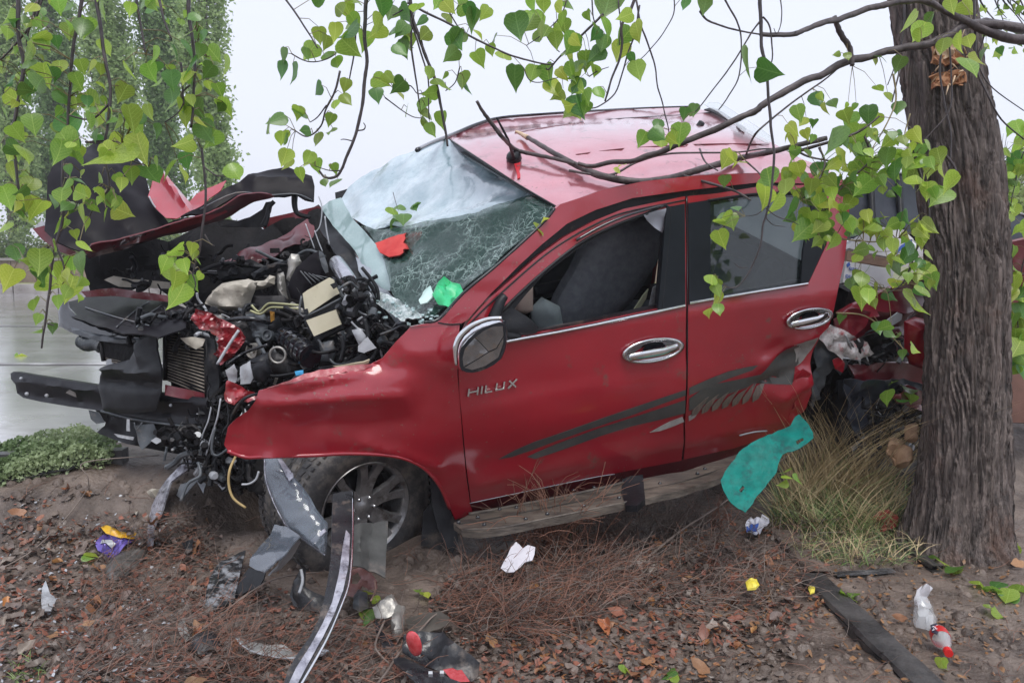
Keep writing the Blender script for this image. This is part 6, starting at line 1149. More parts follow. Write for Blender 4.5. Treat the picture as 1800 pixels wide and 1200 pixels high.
def twigs(name, reg, n, L0, r, hgt, label, seed, dirn=None, spread=1.2, up=.25, m=TW, wts=(5, 3, 3), seg_=5):
    r2 = random.Random(seed); mb = MB(); xs_ = [p[0] for p in reg]; ys_ = [p[1] for p in reg]; k = 0
    while k < n:
        x, y = r2.uniform(min(xs_), max(xs_)), r2.uniform(min(ys_), max(ys_))
        if not inside(x, y, reg): continue
        if any(math.hypot(x-a_, y-b_) < c_ for a_, b_, c_ in XZ): continue
        k += 1; mb.mi = r2.choices(range(3), wts)[0]; p = ground(x, y, r2.random()*hgt); a = (dirn if dirn is not None else 0)+r2.gauss(0, spread); v = np.array([math.cos(a), math.sin(a), up+r2.gauss(0, .3)]); q = [p]
        for _ in range(seg_-1):
            v = v+np.array([r2.gauss(0, .28), r2.gauss(0, .28), r2.gauss(-.08, .25)]); v /= np.linalg.norm(v); nn = q[-1]+v*L0*r2.uniform(.6, 1.2)/seg_
            nn[2] = max(nn[2], T(nn[0], nn[1])+.003); q.append(nn)
        mb.tube(q, [r, r*.4], 3, cap=False)
    mb.obj(name, list(m), smooth=True, kind='stuff', label=label, cat='twigs')
twigs('dead_twigs', [(780, 1010), (860, 950), (950, 900), (1060, 930), (1130, 990), (1080, 1060), (960, 1110), (840, 1120), (770, 1080)], 1500, .26, .0016, .09, 'matted reddish dead twigs heaped right of the front wheel', 1, dirn=.3)
twigs('dead_twigs', [(180, 960), (300, 900), (380, 960), (430, 1060), (420, 1200), (100, 1200), (120, 1080)], 900, .22, .0014, .06, 'matted reddish dead twigs on the slope at lower left', 2, dirn=1.1)
twigs('dead_twigs', [(420, 1100), (700, 1100), (720, 1200), (380, 1200)], 420, .22, .0015, .05, 'dead twigs under the fallen bumper pieces at bottom', 3)
twigs('dead_twigs', [(960, 950), (1100, 880), (1260, 850), (1380, 900), (1450, 960), (1380, 1060), (1200, 1080), (1000, 1040)], 1000, .28, .0018, .06, 'grey brown dead twigs below the running board', 4, wts=(2, 5, 3))
twigs('dead_twigs', [(0, 860), (1800, 930), (1800, 1200), (0, 1200)], 900, .16, .0013, .02, 'thin dead twigs strewn over the whole ditch', 5)
# arching bare shrubs in front of the sill
def bare_shrub(px, py, n, hgt, spread, label, seed, r=.0022, lean=0., m=TW[0]):
    r2 = random.Random(seed); b0 = ground(px, py); t = thing('bare_shrub', b0, label, 'shrub', 'bare shrubs in front of the truck')
    mb = MB()
    for _ in range(n):
        p = b0+np.array([r2.gauss(0, spread*.28), r2.gauss(0, .04), 0]); p[2] = T(p[0], p[1]); v = np.array([r2.gauss(lean, .30), r2.gauss(-.05, .2), 1.]); q = [p]; L_ = hgt*r2.uniform(.45, 1.1)
        for i in range(8): v = v+np.array([r2.gauss(0, .16), r2.gauss(0, .12), r2.gauss(0, .06)-.03*i]); v /= np.linalg.norm(v); q.append(q[-1]+v*L_/8)
        mb.tube(q, [r, r*.35], 4, cap=False)
        for s_ in (3, 5, 6):
            if r2.random() < .6:
                u_ = v+np.array([r2.gauss(0, .7), r2.gauss(0, .3), r2.gauss(.2, .3)]); u_ /= np.linalg.norm(u_); w_ = q[s_]+u_*L_*.22; mb.tube([q[s_], (q[s_]+w_)/2+[0, 0, .004], w_+[0, 0, .012]], [r*.55, r*.3], 3, cap=False)
    mb.obj('stems', m, t)
bare_shrub(965, 985, 85, .56, .30, 'bare reddish shrub standing before the front door and running board', 1, r=.0027, m=mat('rusty_twigs', (.22, .10, .065), (.36, .20, .14), rough=.6))
bare_shrub(1085, 945, 60, .34, .26, 'grey brown bare shrub in front of the board bracket', 2, r=.0026, m=TW[1])
bare_shrub(1190, 935, 50, .30, .30, 'bare shrub in front of the rear half of the running board', 3, r=.0024, m=TW[1])
bare_shrub(1265, 930, 16, .24, .2, 'sparse bare shrub left of the teal sheet', 4, r=.0022, m=TW[0])
bare_shrub(1470, 850, 60, .62, .30, 'tangled brown dead shrub inside the tall grass', 5, r=.0018, m=TW[2])
def longtwig(pts, r, label, m=TW[1], h=.0): MB().tube(line([ground(x, y, z) for x, y, z in pts], 5), r, 5).obj('fallen_twig', m, label=label, cat='twig')
longtwig([(1140, 978, .02), (1200, 930, .06), (1262, 890, .12), (1330, 840, .22), (1400, 790, .30)], [.007, .004], 'long bare twig slanting up in front of the teal sheet')
longtwig([(660, 1205, .02), (680, 1180, .05), (700, 1150, .07), (740, 1105, .08), (775, 1075, .07), (850, 1060, .05)], [.005, .003], 'curved pale twig arching over the black bumper skin')
longtwig([(676, 1090, .08), (660, 1130, .10), (668, 1150, .08), (690, 1170, .04)], [.004, .003], 'thin grey twig hanging left of the red reflector')
longtwig([(395, 1075, .03), (440, 1040, .08), (490, 1015, .1), (560, 1005, .08)], [.004, .003], 'thin pale stem in front of the tyre, left of the bumper strip')
longtwig([(0, 1000, .02), (60, 965, .03), (120, 905, .05), (160, 850, .06)], [.004, .002], 'long thin twig on the far left bank')
longtwig([(280, 800, .1), (150, 812, .12), (155, 840, .10), (158, 880, .02)], [.003, .002], 'dangling root on the eroded bank at left')
longtwig([(1590, 830, .25), (1530, 780, .36), (1470, 700, .5), (1462, 760, .34), (1456, 820, .2)], [.0022, .0018], 'bent straw stem standing over the tall grass', m=mat('straw', (.36, .28, .16), (.5, .40, .25), rough=.7))
# tall grass tuft
STR = [mat('bright_straw', (.42, .32, .17), (.60, .48, .29), rough=.6), mat('green_blades', (.16, .26, .07), (.34, .44, .18), scale=6, rough=.5), mat('dark_blades', (.04, .075, .03), (.10, .15, .06), scale=6, rough=.5)]
def grass(name, reg, n, hgt, wd, lean, label, seed, wts=(3, 4, 3), grav=.8):
    r2 = random.Random(seed); mb = MB(); xs_ = [p[0] for p in reg]; ys_ = [p[1] for p in reg]; k = 0
    while k < n:
        x, y = r2.uniform(min(xs_), max(xs_)), r2.uniform(min(ys_), max(ys_))
        if not inside(x, y, reg): continue
        k += 1; mb.mi = r2.choices(range(3), wts)[0]; p = ground(x, y); a = r2.uniform(0, 6.28); v = np.array([lean+.45*math.cos(a), .45*math.sin(a)-.1, 1.]); v /= np.linalg.norm(v); L_ = hgt*r2.uniform(.4, 1.15)*(1.25 if mb.mi == 0 else .8)
        u_ = np.cross(v, [math.cos(a*3), math.sin(a*3), 0]); u_ /= np.linalg.norm(u_); w_ = wd*r2.uniform(.6, 1.3); vs = []
        for i in range(6):
            t = i/5; c = p.copy(); vs += [c-u_*w_*(1-t*.95)/2, c+u_*w_*(1-t*.95)/2]; v = v+np.array([v[0]*.15, v[1]*.15, -grav*.22*(.3+t)]); v /= np.linalg.norm(v); p = p+v*L_/5; p[2] = max(p[2], T(p[0], p[1])+.004)
        mb.add(vs, [(2*i, 2*i+1, 2*i+3, 2*i+2) for i in range(5)])
    mb.obj(name, STR, smooth=True, kind='stuff', label=label, cat='grass')
grass('tall_grass', [(1350, 925), (1380, 870), (1420, 850), (1500, 850), (1560, 880), (1590, 940), (1520, 950), (1440, 945)], 2400, .30, .005, -.1, 'tall straw and green grass tuft between the teal sheet and the trunk', 1)
grass('tall_grass', [(1370, 910), (1400, 850), (1530, 850), (1560, 910)], 620, .78, .0052, .05, 'long dry straw stems rising from the middle of the grass tuft', 2, wts=(9, 1, 0), grav=.45)
grass('low_grass', [(1380, 950), (1440, 940), (1600, 940), (1620, 990), (1500, 1000), (1400, 990)], 800, .16, .004, .2, 'flattened grass blades at the foot of the tuft', 3, wts=(3, 3, 4), grav=2.)
grass('low_grass', [(1520, 860), (1600, 840), (1610, 930), (1540, 940)], 500, .22, .004, -.3, 'dark green blades against the trunk foot', 4, wts=(1, 3, 6))
grass('low_grass', [(960, 930), (1000, 915), (1030, 930), (1000, 950)], 60, .08, .004, 0, 'few green blades under the running board', 5, wts=(0, 5, 5))
grass('low_grass', [(20, 1180), (50, 1160), (90, 1185), (60, 1200), (20, 1205)], 70, .07, .005, 0, 'green blades at the bottom left corner', 6, wts=(0, 9, 2))
# ================================================================== HANGING BRANCHES AND LEAVES
LF = leafm('fresh_leaf', (.24, .42, .05), (.36, .54, .09), .55, .35, rand=.26)
LFD = leafm('deep_green_leaf', (.09, .22, .04), (.15, .31, .06), .45, .35, rand=.25)
LFB = leafm('bright_young_leaf', (.40, .58, .06), (.52, .66, .11), .55, .4, rand=.2)
TWM = mat('dark_wet_twig', (.022, .016, .018), (.06, .045, .045), scale=30, rough=.4, bump=.5)
TWR = mat('reddish_green_stalk', (.16, .14, .06), (.26, .2, .1), scale=20, rough=.5)
def leafmesh(fold, curl, seed, m):
    r2 = random.Random(seed)
    half = [(0, 0), (.17, .045), (.37, .0), (.49, -.14), (.50, -.32), (.42, -.53), (.27, -.74), (.115, -.93), (.03, -1.10), (0, -1.26)]
    def z(x, y): return -fold*abs(x)+curl*(y+.4)**2+.05*math.sin(x*9+seed)*abs(x)
    vs = [(0, -.0, z(0, 0))]; mid = [(0, y, z(0, y)) for y in (0, -.2, -.4, -.6, -.8, -1.0, -1.18)]
    vs = mid[:]; L_ = []; R2 = []
    for sx, lst in ((-1, L_), (1, R2)):
        for x, y in half[1:-1]:
            lst.append(len(vs)); vs.append((sx*x*(1+r2.uniform(-.05, .05)), y+r2.uniform(-.015, .015), z(x, y)))
    fs = []
    mp_ = [0, 0, 1, 1, 2, 3, 4, 5]
    for lst, fl in ((L_, False), (R2, True)):
        for i in range(7):
            a, b2 = mp_[i], mp_[i+1]; f = [lst[i], lst[i+1], b2] if a == b2 else [lst[i], lst[i+1], b2, a]
            fs.append(tuple(f if fl else f[::-1]))
        f = [lst[7], 6, 5]; fs.append(tuple(f if fl else f[::-1]))
    me = bpy.data.meshes.new('leaf'); me.from_pydata(vs, [], fs); me.polygons.foreach_set('use_smooth', [True]*len(fs)); me.materials.append(m); return me
LM = [[leafmesh(f, c, s_, m) for f, c, s_ in ((.25, .12, 1), (.05, -.15, 2), (.55, .25, 3), (.15, .35, 4))] for m in (LF, LFD, LFB)]
r5 = random.Random(99)
def put_leaf(parent, x, y, size, d, tone=None, stalk=None, face=None):
    """one heart shaped leaf hanging tip down at the sighted place"""
    k = tone if tone is not None else r5.choices((0, 1, 2), (6, 2.2, 1.6))[0]; me = r5.choice(LM[k])
    o = bpy.data.objects.new('leaf', me); COL.objects.link(o); o.parent = parent
    d = d+r5.uniform(-.10, .10); s_ = size*d/F*.96*r5.uniform(.88, 1.12); c = P(x, y-size*.45, d)
    o.location = c-ORG[parent.name]; o.scale = (s_, s_, s_)
    yaw = r5.gauss(0, .65) if face is None else face
    o.rotation_euler = (math.pi/2+r5.gauss(-.1, .6), r5.gauss(0, .5), yaw*1.15)
    return c
def nearest(pts, c):
    return min(pts, key=lambda q: np.linalg.norm(np.asarray(q)-c))
def spray(name, label, twl, leaves, d, group='leafy branches hanging over the wreck', anchor=None, fill=0, fillspread=26, fillsize=(22, 38), stalks=True, m=TWM, cat='branch', tone=None, near=None):
    """twl: list of (radius, [(x, y[, dd])...]); leaves: (x, y, size)"""
    p0 = anchor if anchor is not None else P(twl[0][1][0][0], twl[0][1][0][1], d)
    t = thing(name, p0, label, cat, group); allp = []
    for r, pts in twl:
        q = line([P(p[0], p[1], d+(p[2] if len(p) > 2 else 0)) for p in pts], 5)
        q = [v+np.array([noise.noise(Vector(v*14)), noise.noise(Vector(v*14+np.array([5, 5, 5]))), 0])*.004 for v in q]
        MB().tube(q, [r, r*.55], 6, jit=.12).obj('twig', m, t); allp += q
    mb = MB(); cs = []
    for l_ in leaves: cs.append(put_leaf(t, l_[0], l_[1], l_[2], d, l_[3] if len(l_) > 3 else tone))
    for _ in range(fill):
        q = r5.choice(allp); v = B.T @ (q-CAM); x, y = 900+F*v[0]/v[1], 600-F*v[2]/v[1]
        if near and not inside(x, y, near): continue
        s_ = r5.uniform(*fillsize); cs.append(put_leaf(t, x+r5.uniform(-1, 1)*fillspread, y+r5.uniform(-.5, 1.3)*fillspread, s_, d, tone))
    if stalks and allp:
        for c in cs:
            q = nearest(allp, c); L_ = np.linalg.norm(q-c)
            if L_ < .16: mb.tube([q, (q+c)/2+np.array([0, 0, .01]), c], [.0012, .0008], 3, cap=False)
        if mb.v: mb.obj('leaf_stalks', TWR, t, kind='stuff')
    return t
left = [(100, 7, 34), (125, 20, 36), (150, 45, 34), (120, 55, 30), (85, 70, 30), (97, 72, 22, 1), (175, 20, 38), (148, 50, 36, 1), (10, 120, 34), (45, 165, 44, 1), (30, 170, 30), (75, 128, 38), (88, 132, 34, 1), (105, 120, 28), (120, 148, 38, 1), (75, 155, 40), (95, 175, 36), (150, 180, 40), (165, 190, 34), (153, 178, 22, 1), (170, 215, 40), (190, 205, 36), (205, 217, 22, 1), (40, 275, 38), (10, 270, 36, 1), (45, 300, 40), (15, 300, 30), (60, 330, 36), (48, 340, 28), (35, 365, 38, 1), (45, 358, 30), (110, 225, 52, 1), (105, 255, 52), (110, 265, 40), (130, 250, 30, 1), (75, 370, 40, 2), (125, 370, 30), (95, 360, 30), (118, 400, 34), (10, 410, 36), (22, 447, 36, 1), (70, 455, 40), (25, 492, 46, 2), (65, 510, 38, 2), (80, 500, 34, 1), (5, 345, 40), (20, 235, 34), (55, 215, 34), (8, 180, 36), (60, 20, 30), (20, 30, 34), (55, 100, 30), (5, 60, 30)]
midl = [(215, 125, 34), (235, 112, 32, 2), (257, 125, 32), (270, 95, 30), (300, 90, 36), (318, 88, 34, 1), (300, 140, 38, 1), (275, 120, 26), (225, 165, 36), (240, 185, 38), (258, 195, 26), (270, 230, 26, 1), (210, 215, 34), (255, 215, 30), (225, 205, 46), (230, 225, 38), (180, 265, 30, 2), (228, 285, 76, 0), (255, 315, 50, 1), (240, 262, 60, 2), (218, 268, 46, 2), (178, 352, 16, 2), (130, 350, 34, 2), (110, 345, 36), (150, 340, 30, 2), (165, 345, 28), (198, 381, 36, 2), (140, 440, 34, 2), (137, 465, 46, 1), (118, 480, 36, 2), (130, 505, 46, 2), (108, 500, 36, 2), (145, 500, 34), (140, 375, 34, 2)]
rigl = [(340, 68, 34), (352, 70, 30), (348, 115, 38, 1), (375, 130, 36, 1), (395, 115, 42, 2), (380, 160, 30), (383, 190, 40, 2), (392, 190, 24, 1), (350, 160, 28), (325, 205, 36), (310, 180, 36), (350, 235, 46, 1), (340, 262, 36, 2), (380, 245, 38), (335, 190, 36), (310, 300, 40), (315, 310, 32, 2), (325, 280, 30), (405, 305, 38, 0), (300, 170, 32), (285, 150, 30), (365, 95, 30), (330, 140, 34), (360, 215, 30)]
lowl = [(322, 446, 32, 2), (338, 437, 24, 2), (342, 447, 20, 0), (295, 465, 30, 2), (300, 482, 38, 0), (322, 468, 30, 2), (325, 520, 48, 2), (355, 488, 18, 2), (330, 500, 28, 0), (310, 492, 36, 2), (345, 460, 14), (310, 455, 30, 0), (300, 452, 24, 2)]
spray('hanging_branch', 'leafiest hanging branch at the far left edge, reaching down over the wet road', [(.0045, [(35, -40), (33, 60), (40, 130), (28, 200), (22, 240), (30, 300), (33, 345), (30, 370)]), (.003, [(80, -10), (60, 40), (30, 75), (0, 105)]), (.0028, [(70, 0), (50, 60), (45, 110), (30, 160)]), (.0035, [(112, 280), (110, 380), (97, 440), (86, 520), (80, 570), (74, 612)]), (.002, [(84, 568), (95, 572)]), (.004, [(150, -30), (135, 55), (125, 120), (120, 200), (118, 245), (112, 285)]), (.002, [(90, 430), (70, 452), (40, 456)])], left, 1.75, fill=75, fillsize=(16, 32))
spray('hanging_branch', 'hanging branch with the largest drooping leaf, in front of the black hood lobe', [(.004, [(168, -30), (172, 20), (180, 70), (188, 120), (193, 160), (190, 220), (184, 270), (190, 310), (192, 330)]), (.0025, [(193, 180), (170, 205), (150, 210), (120, 203)]), (.0022, [(183, 252), (150, 250), (210, 250), (230, 280), (262, 292)]), (.002, [(112, 290), (125, 330), (135, 355), (130, 370)]), (.0022, [(100, 430), (112, 470), (107, 500)]), (.002, [(192, 330), (180, 345), (165, 365), (158, 380)]), (.003, [(240, -20), (246, 40), (257, 95)])], midl, 1.65, fill=45, fillsize=(16, 32))
spray('hanging_branch', 'hanging branch fourth of the left group, ending beside the split red hood', [(.0045, [(330, -30), (334, 30), (338, 80), (342, 130), (340, 170), (335, 225)]), (.0035, [(276, -20), (288, 30), (302, 70)]), (.002, [(335, 150), (320, 165), (322, 180), (310, 200), (290, 215)]), (.002, [(345, 80), (350, 92), (362, 100)]), (.003, [(318, 110), (322, 140), (322, 175)]), (.002, [(344, 45), (346, 55)]), (.003, [(352, 260), (362, 320), (356, 400), (352, 440), (345, 460), (340, 480)]), (.002, [(358, 292), (380, 308), (400, 310)]), (.0018, [(360, 412), (370, 428), (377, 432)]), (.0018, [(338, 480), (345, 498), (342, 512)])], rigl+lowl, 1.8, fill=40, fillsize=(14, 30), near=[(250, -50), (450, -50), (450, 260), (250, 260)])
mids = [(573, 12, 36, 1), (605, 18, 32), (620, 10, 34), (668, 15, 44, 1), (670, 45, 40), (630, 60, 42, 1), (590, 55, 34), (575, 75, 30), (600, 88, 44), (675, 60, 34), (570, 112, 34, 1), (590, 115, 30), (640, 70, 34), (500, 97, 30), (495, 120, 30, 1), (515, 128, 36, 1), (538, 96, 26), (565, 163, 30, 1), (610, 150, 26), (602, 178, 28), (588, 187, 22), (525, 197, 26), (470, 230, 34), (500, 218, 36, 1), (530, 212, 34, 1), (585, 210, 24), (498, 245, 32), (505, 250, 26), (545, 240, 24), (560, 245, 24), (585, 235, 22), (505, 275, 30, 2), (525, 307, 28, 2), (512, 290, 26), (548, 280, 30), (555, 290, 24), (568, 323, 18, 1), (594, 326, 26), (583, 298, 22), (615, 40, 34), (590, 25, 30), (560, 60, 28)]
spray('hanging_branch', 'branch hanging over the gap between hood and windscreen, its tip curling left', [(.0055, [(648, -40), (642, 20), (641, 60), (645, 100), (640, 140), (636, 190), (628, 230), (612, 270), (600, 298), (590, 311), (572, 312), (562, 300)]), (.0028, [(625, 50), (622, 100), (612, 150)]), (.003, [(598, 125), (588, 160), (574, 192), (563, 222), (540, 240), (520, 230)]), (.0022, [(575, 185), (560, 205), (545, 215)]), (.0022, [(628, 230), (640, 228), (643, 222), (640, 216)]), (.0018, [(620, 248), (605, 245), (598, 246)]), (.002, [(515, 95), (540, 108), (565, 107), (590, 95)]), (.003, [(495, -10), (520, 25), (545, 60), (558, 85)]), (.002, [(600, 300), (580, 300), (555, 292)])], mids, 2.1, fill=18, near=[(550, -50), (700, -50), (700, 110), (550, 110)])
mid2 = [(715, 25, 32, 1), (750, 40, 24), (710, 80, 26, 1), (695, 90, 28, 1), (655, 150, 32), (675, 140, 26), (660, 168, 30, 1), (700, 160, 28), (712, 155, 32, 1), (700, 168, 20), (715, 200, 26), (745, 185, 30), (765, 150, 26), (770, 175, 30), (750, 205, 32), (778, 210, 32), (740, 222, 30), (755, 228, 28), (790, 75, 44), (808, 65, 32, 1), (820, 85, 28), (805, 100, 30, 1), (835, 105, 32), (860, 88, 24), (785, 133, 16), (812, 140, 30), (818, 155, 24, 1), (805, 25, 38), (842, 38, 46, 1), (820, 20, 32, 1), (700, 60, 34), (690, 25, 40, 1), (715, 55, 32), (780, 155, 22), (760, 130, 24)]
spray('hanging_branch', 'branch whose bare stick points at the top corner of the windscreen', [(.0058, [(718, -30), (724, 30), (735, 60), (750, 100), (765, 145), (776, 190), (784, 230), (788, 257)]), (.0035, [(722, 30), (724, 80), (732, 140), (738, 180)]), (.003, [(722, 40), (742, 95), (752, 140), (755, 210)]), (.0035, [(716, 5), (745, 20), (790, 42), (830, 65), (880, 90), (920, 104), (960, 113), (975, 112)]), (.0025, [(718, 10), (700, 22), (690, 28)]), (.003, [(775, -10), (790, 20), (812, 58)]), (.002, [(676, 172), (700, 190), (725, 205), (742, 208)]), (.002, [(808, 120), (800, 145), (782, 160)]), (.002, [(690, 155), (720, 150), (735, 165), (750, 160)])], mid2, 2.15, fill=16, near=[(640, -50), (830, -50), (830, 100), (640, 100)])
mid3 = [(905, 42, 44, 1), (940, 38, 44), (920, 35, 30), (998, 15, 30), (990, 45, 28), (935, 5, 24), (885, 110, 36), (905, 135, 46, 1), (940, 130, 34), (965, 60, 30), (975, 70, 30), (1017, 85, 34), (965, 155, 32), (990, 172, 36), (1025, 180, 38), (1005, 160, 34), (1030, 105, 34), (1050, 60, 28), (1020, 130, 34), (990, 200, 30, 2), (1005, 205, 28, 2), (1075, 5, 56, 1), (1031, 28, 20), (1112, 35, 26), (1064, 76, 34), (1060, 99, 34), (1096, 88, 36), (1037, 108, 32), (1052, 163, 24), (1017, 122, 34), (1011, 184, 38), (1006, 198, 30), (1034, 190, 26), (860, 25, 28), (870, 72, 22, 1), (1000, 100, 28), (1045, 125, 26), (1020, 150, 30), (975, 20, 26), (955, 10, 28)]
spray('hanging_branch', 'dense spray of leaves hanging above the near side of the red roof', [(.005, [(1122, -20), (1108, 20), (1092, 45), (1093, 75), (1088, 105), (1075, 140), (1063, 178)]), (.004, [(1060, 25), (1040, 45), (1010, 75), (985, 100), (965, 122), (960, 120)]), (.003, [(1125, 10), (1118, 50), (1105, 90), (1095, 125), (1080, 165), (1050, 188), (1030, 190)]), (.0025, [(955, 50), (970, 75), (985, 92)]), (.0025, [(1087, 0), (1090, 45), (1088, 80)]), (.002, [(995, 0), (985, 30), (955, 60), (925, 80)]), (.002, [(1035, 135), (1050, 125), (1070, 118)]), (.0018, [(920, 120), (930, 140), (950, 145), (985, 135)]), (.0025, [(1040, 0), (1042, 30), (1050, 55)])], mid3, 2.3, fill=22, near=[(900, -50), (1110, -50), (1110, 190), (980, 190)])
spray('hanging_branch', 'nearly bare thin branch with one big folded dark leaf in the open sky', [(.0058, [(1338, -40), (1337, 40), (1340, 90), (1347, 120), (1350, 160), (1355, 220), (1360, 280), (1357, 330), (1350, 365)]), (.003, [(1341, 30), (1352, 45), (1356, 75), (1357, 100), (1353, 116), (1346, 117)]), (.003, [(1335, 38), (1322, 55), (1308, 80), (1282, 120), (1255, 155), (1235, 180), (1222, 196)]), (.0032, [(1272, -5), (1282, 15), (1297, 42), (1303, 70), (1302, 115), (1296, 145), (1280, 170), (1262, 193)]), (.002, [(1370, -10), (1374, 20), (1372, 45), (1365, 60), (1360, 50)]), (.0035, [(1230, 20), (1242, 35), (1265, 45), (1285, 51), (1315, 57), (1345, 61), (1390, 62), (1400, 55)]), (.0022, [(1185, -5), (1184, 25), (1168, 55), (1145, 85), (1125, 105), (1108, 108)]), (.003, [(1118, 0), (1128, 45), (1142, 85), (1152, 120), (1156, 155), (1166, 185), (1172, 215), (1176, 245)])], [(1314, 112, 58, 1), (1330, 138, 44, 1), (1207, 8, 24, 1), (1244, 8, 36, 1), (1159, 221, 24, 1), (1136, 246, 32), (1161, 256, 28), (1198, 232, 36), (1190, 244, 28), (1145, 240, 30), (1172, 250, 26)], 2.5)
spray('hanging_branch', 'thin branch tip with a limp leaf cluster hanging before the rear door', [(.004, [(1357, 300), (1352, 345), (1346, 380), (1342, 395), (1336, 430), (1325, 462), (1313, 484), (1298, 502), (1283, 506), (1272, 500), (1262, 490)]), (.0022, [(1313, 470), (1300, 470), (1290, 462)]), (.0022, [(1343, 366), (1330, 377), (1310, 380)]), (.0022, [(1345, 366), (1365, 380), (1390, 388), (1405, 395)]), (.002, [(1346, 382), (1360, 395), (1380, 398)])], [(1268, 402, 42, 2), (1284, 388, 30), (1262, 420, 34, 2), (1293, 372, 22), (1272, 385, 24), (1252, 497, 30, 2), (1262, 500, 24), (1258, 525, 34, 2), (1250, 552, 28, 2), (1262, 545, 24), (1256, 510, 26), (1348, 312, 36), (1346, 345, 42, 2), (1374, 358, 42, 2), (1342, 325, 30)], 2.85, m=TWM)
# long limbs of the big tree with their foliage
BR = mat('wet_limb_bark', (.035, .026, .027), (.10, .08, .078), scale=20, rough=.45, bump=.8, bscale=60)
def limb(r, pts, m=BR, parent=tree, jit=.14):
    q = line([P(*p) for p in pts], 6); q = [v+np.array([noise.noise(Vector(v*9)), 0, noise.noise(Vector(v*9+np.array([3, 3, 3])))])*.012*min(1, i/8) for i, v in enumerate(q)]
    MB().tube(q, r, 7, jit=jit).obj('limb', m, parent); return q
d1 = 3.35
allq = []
allq += limb([.022, .013, .012, .008], [(1850, 78, 3.5), (1800, 70, 3.45), (1733, 57, 3.4), (1700, 40, 3.38), (1667, 23, 3.36), (1643, 8, 3.34), (1600, 2, 3.3), (1560, 8, 3.25), (1517, 19, 3.2), (1467, 37, 3.1), (1420, 51, 3.0), (1387, 61, 2.95), (1337, 61, 2.9)])
allq += limb([.019, .015, .012, .009], [(1760, 45, 3.42), (1700, 44, 3.40), (1670, 62, 3.38), (1620, 80, 3.36), (1580, 88, 3.34), (1500, 107, 3.3), (1425, 137, 3.25), (1351, 176, 3.2), (1326, 198, 3.2), (1283, 218, 3.2), (1198, 252, 3.25), (1147, 272, 3.3), (1099, 285, 3.35), (1042, 290, 3.4), (1015, 286, 3.4)])
allq += limb([.010, .012, .009], [(1466, 30, 3.18), (1472, 48, 3.2), (1482, 68, 3.22), (1491, 88, 3.25), (1498, 117, 3.26)])
allq += limb([.022, .012], [(1800, 52, 3.5), (1730, 40, 3.43), (1695, 45, 3.4)])
FB = thing('fallen_branch', roofs(1100, 318, .02), 'broken off branch with a pale splintered end, lying on the roof edge', 'branch')
def flimb(r, pts, name='branch_wood', m=BR):
    q = line([P(*p) for p in pts], 6); MB().tube(q, r, 8, jit=.12).obj(name, m, FB); return q
def rd_(x, y, o=.03): v = B.T@(roofs(x, y, o)-CAM); return (x, y, v[1])
fq = flimb([.010, .016, .015, .010], [rd_(925, 240), rd_(950, 255), rd_(985, 276), rd_(1020, 294), rd_(1057, 309), rd_(1113, 319), rd_(1170, 315), rd_(1210, 304), rd_(1272, 286), rd_(1309, 276), (1350, 268, 3.45), (1408, 254, 3.4), (1453, 243, 3.4)])
flimb([.005, .013], [rd_(906, 231), rd_(915, 235), rd_(927, 242)], 'splintered_end', SC2)
fq += flimb([.006, .009, .009, .008], [(838, 178, 3.35), (850, 198, 3.38), (868, 222, 3.42), (885, 243, 3.46), rd_(905, 262, .05), rd_(930, 270, .04), rd_(975, 279, .04), rd_(1010, 288, .04)])
fq += flimb([.007, .004], [rd_(1198, 308), rd_(1240, 320, .05), (1290, 335, 3.45), (1320, 352, 3.42)])
fq += flimb([.006, .003], [rd_(1000, 300), rd_(1070, 308), rd_(1120, 285, .06), rd_(1180, 270, .06), rd_(1290, 268, .08), (1340, 262, 3.5), (1395, 262, 3.5)])
fq += flimb([.005, .003], [rd_(1310, 276), (1325, 240, 3.45), (1350, 215, 3.42), (1400, 175, 3.4), (1450, 140, 3.38), (1475, 118, 3.3)])
fq += flimb([.005, .003], [rd_(1230, 262, .04), rd_(1240, 285, .04), rd_(1262, 300, .05)])
fq += flimb([.005, .0025], [(1390, 258, 3.45), (1420, 275, 3.42), (1470, 285, 3.4), (1500, 292, 3.4)])
fq += flimb([.004, .002], [(1312, 284, 3.4), (1330, 300, 3.35), (1345, 315, 3.3), (1370, 330, 3.3)])
def scatter(parent, lst, d, qs, tone=None, dj=.12):
    mb = MB()
    for l_ in lst:
        c = put_leaf(parent, l_[0], l_[1], l_[2], d+r5.uniform(-dj, dj), l_[3] if len(l_) > 3 else tone); q = nearest(qs, c)
        if np.linalg.norm(q-c) < .17: mb.tube([q, (q+c)/2+np.array([0, 0, .015]), c], [.0018, .001], 3, cap=False)
    if mb.v: mb.obj('leaf_stalks', TWR, parent, kind='stuff')
scatter(FB, [(1286, 280, 32, 2), (1300, 299, 34, 2), (1278, 272, 22, 2), (1098, 297, 18, 2), (1085, 300, 14, 2), (1275, 320, 26, 1), (1385, 230, 28), (1397, 246, 24), (1414, 237, 22), (1400, 197, 28), (1417, 217, 22), (1431, 218, 18), (1431, 175, 28), (1450, 190, 22), (1460, 185, 22), (1440, 170, 16), (1222, 192, 22, 1), (1205, 198, 20, 1), (1215, 203, 16, 1)], 3.35, fq)
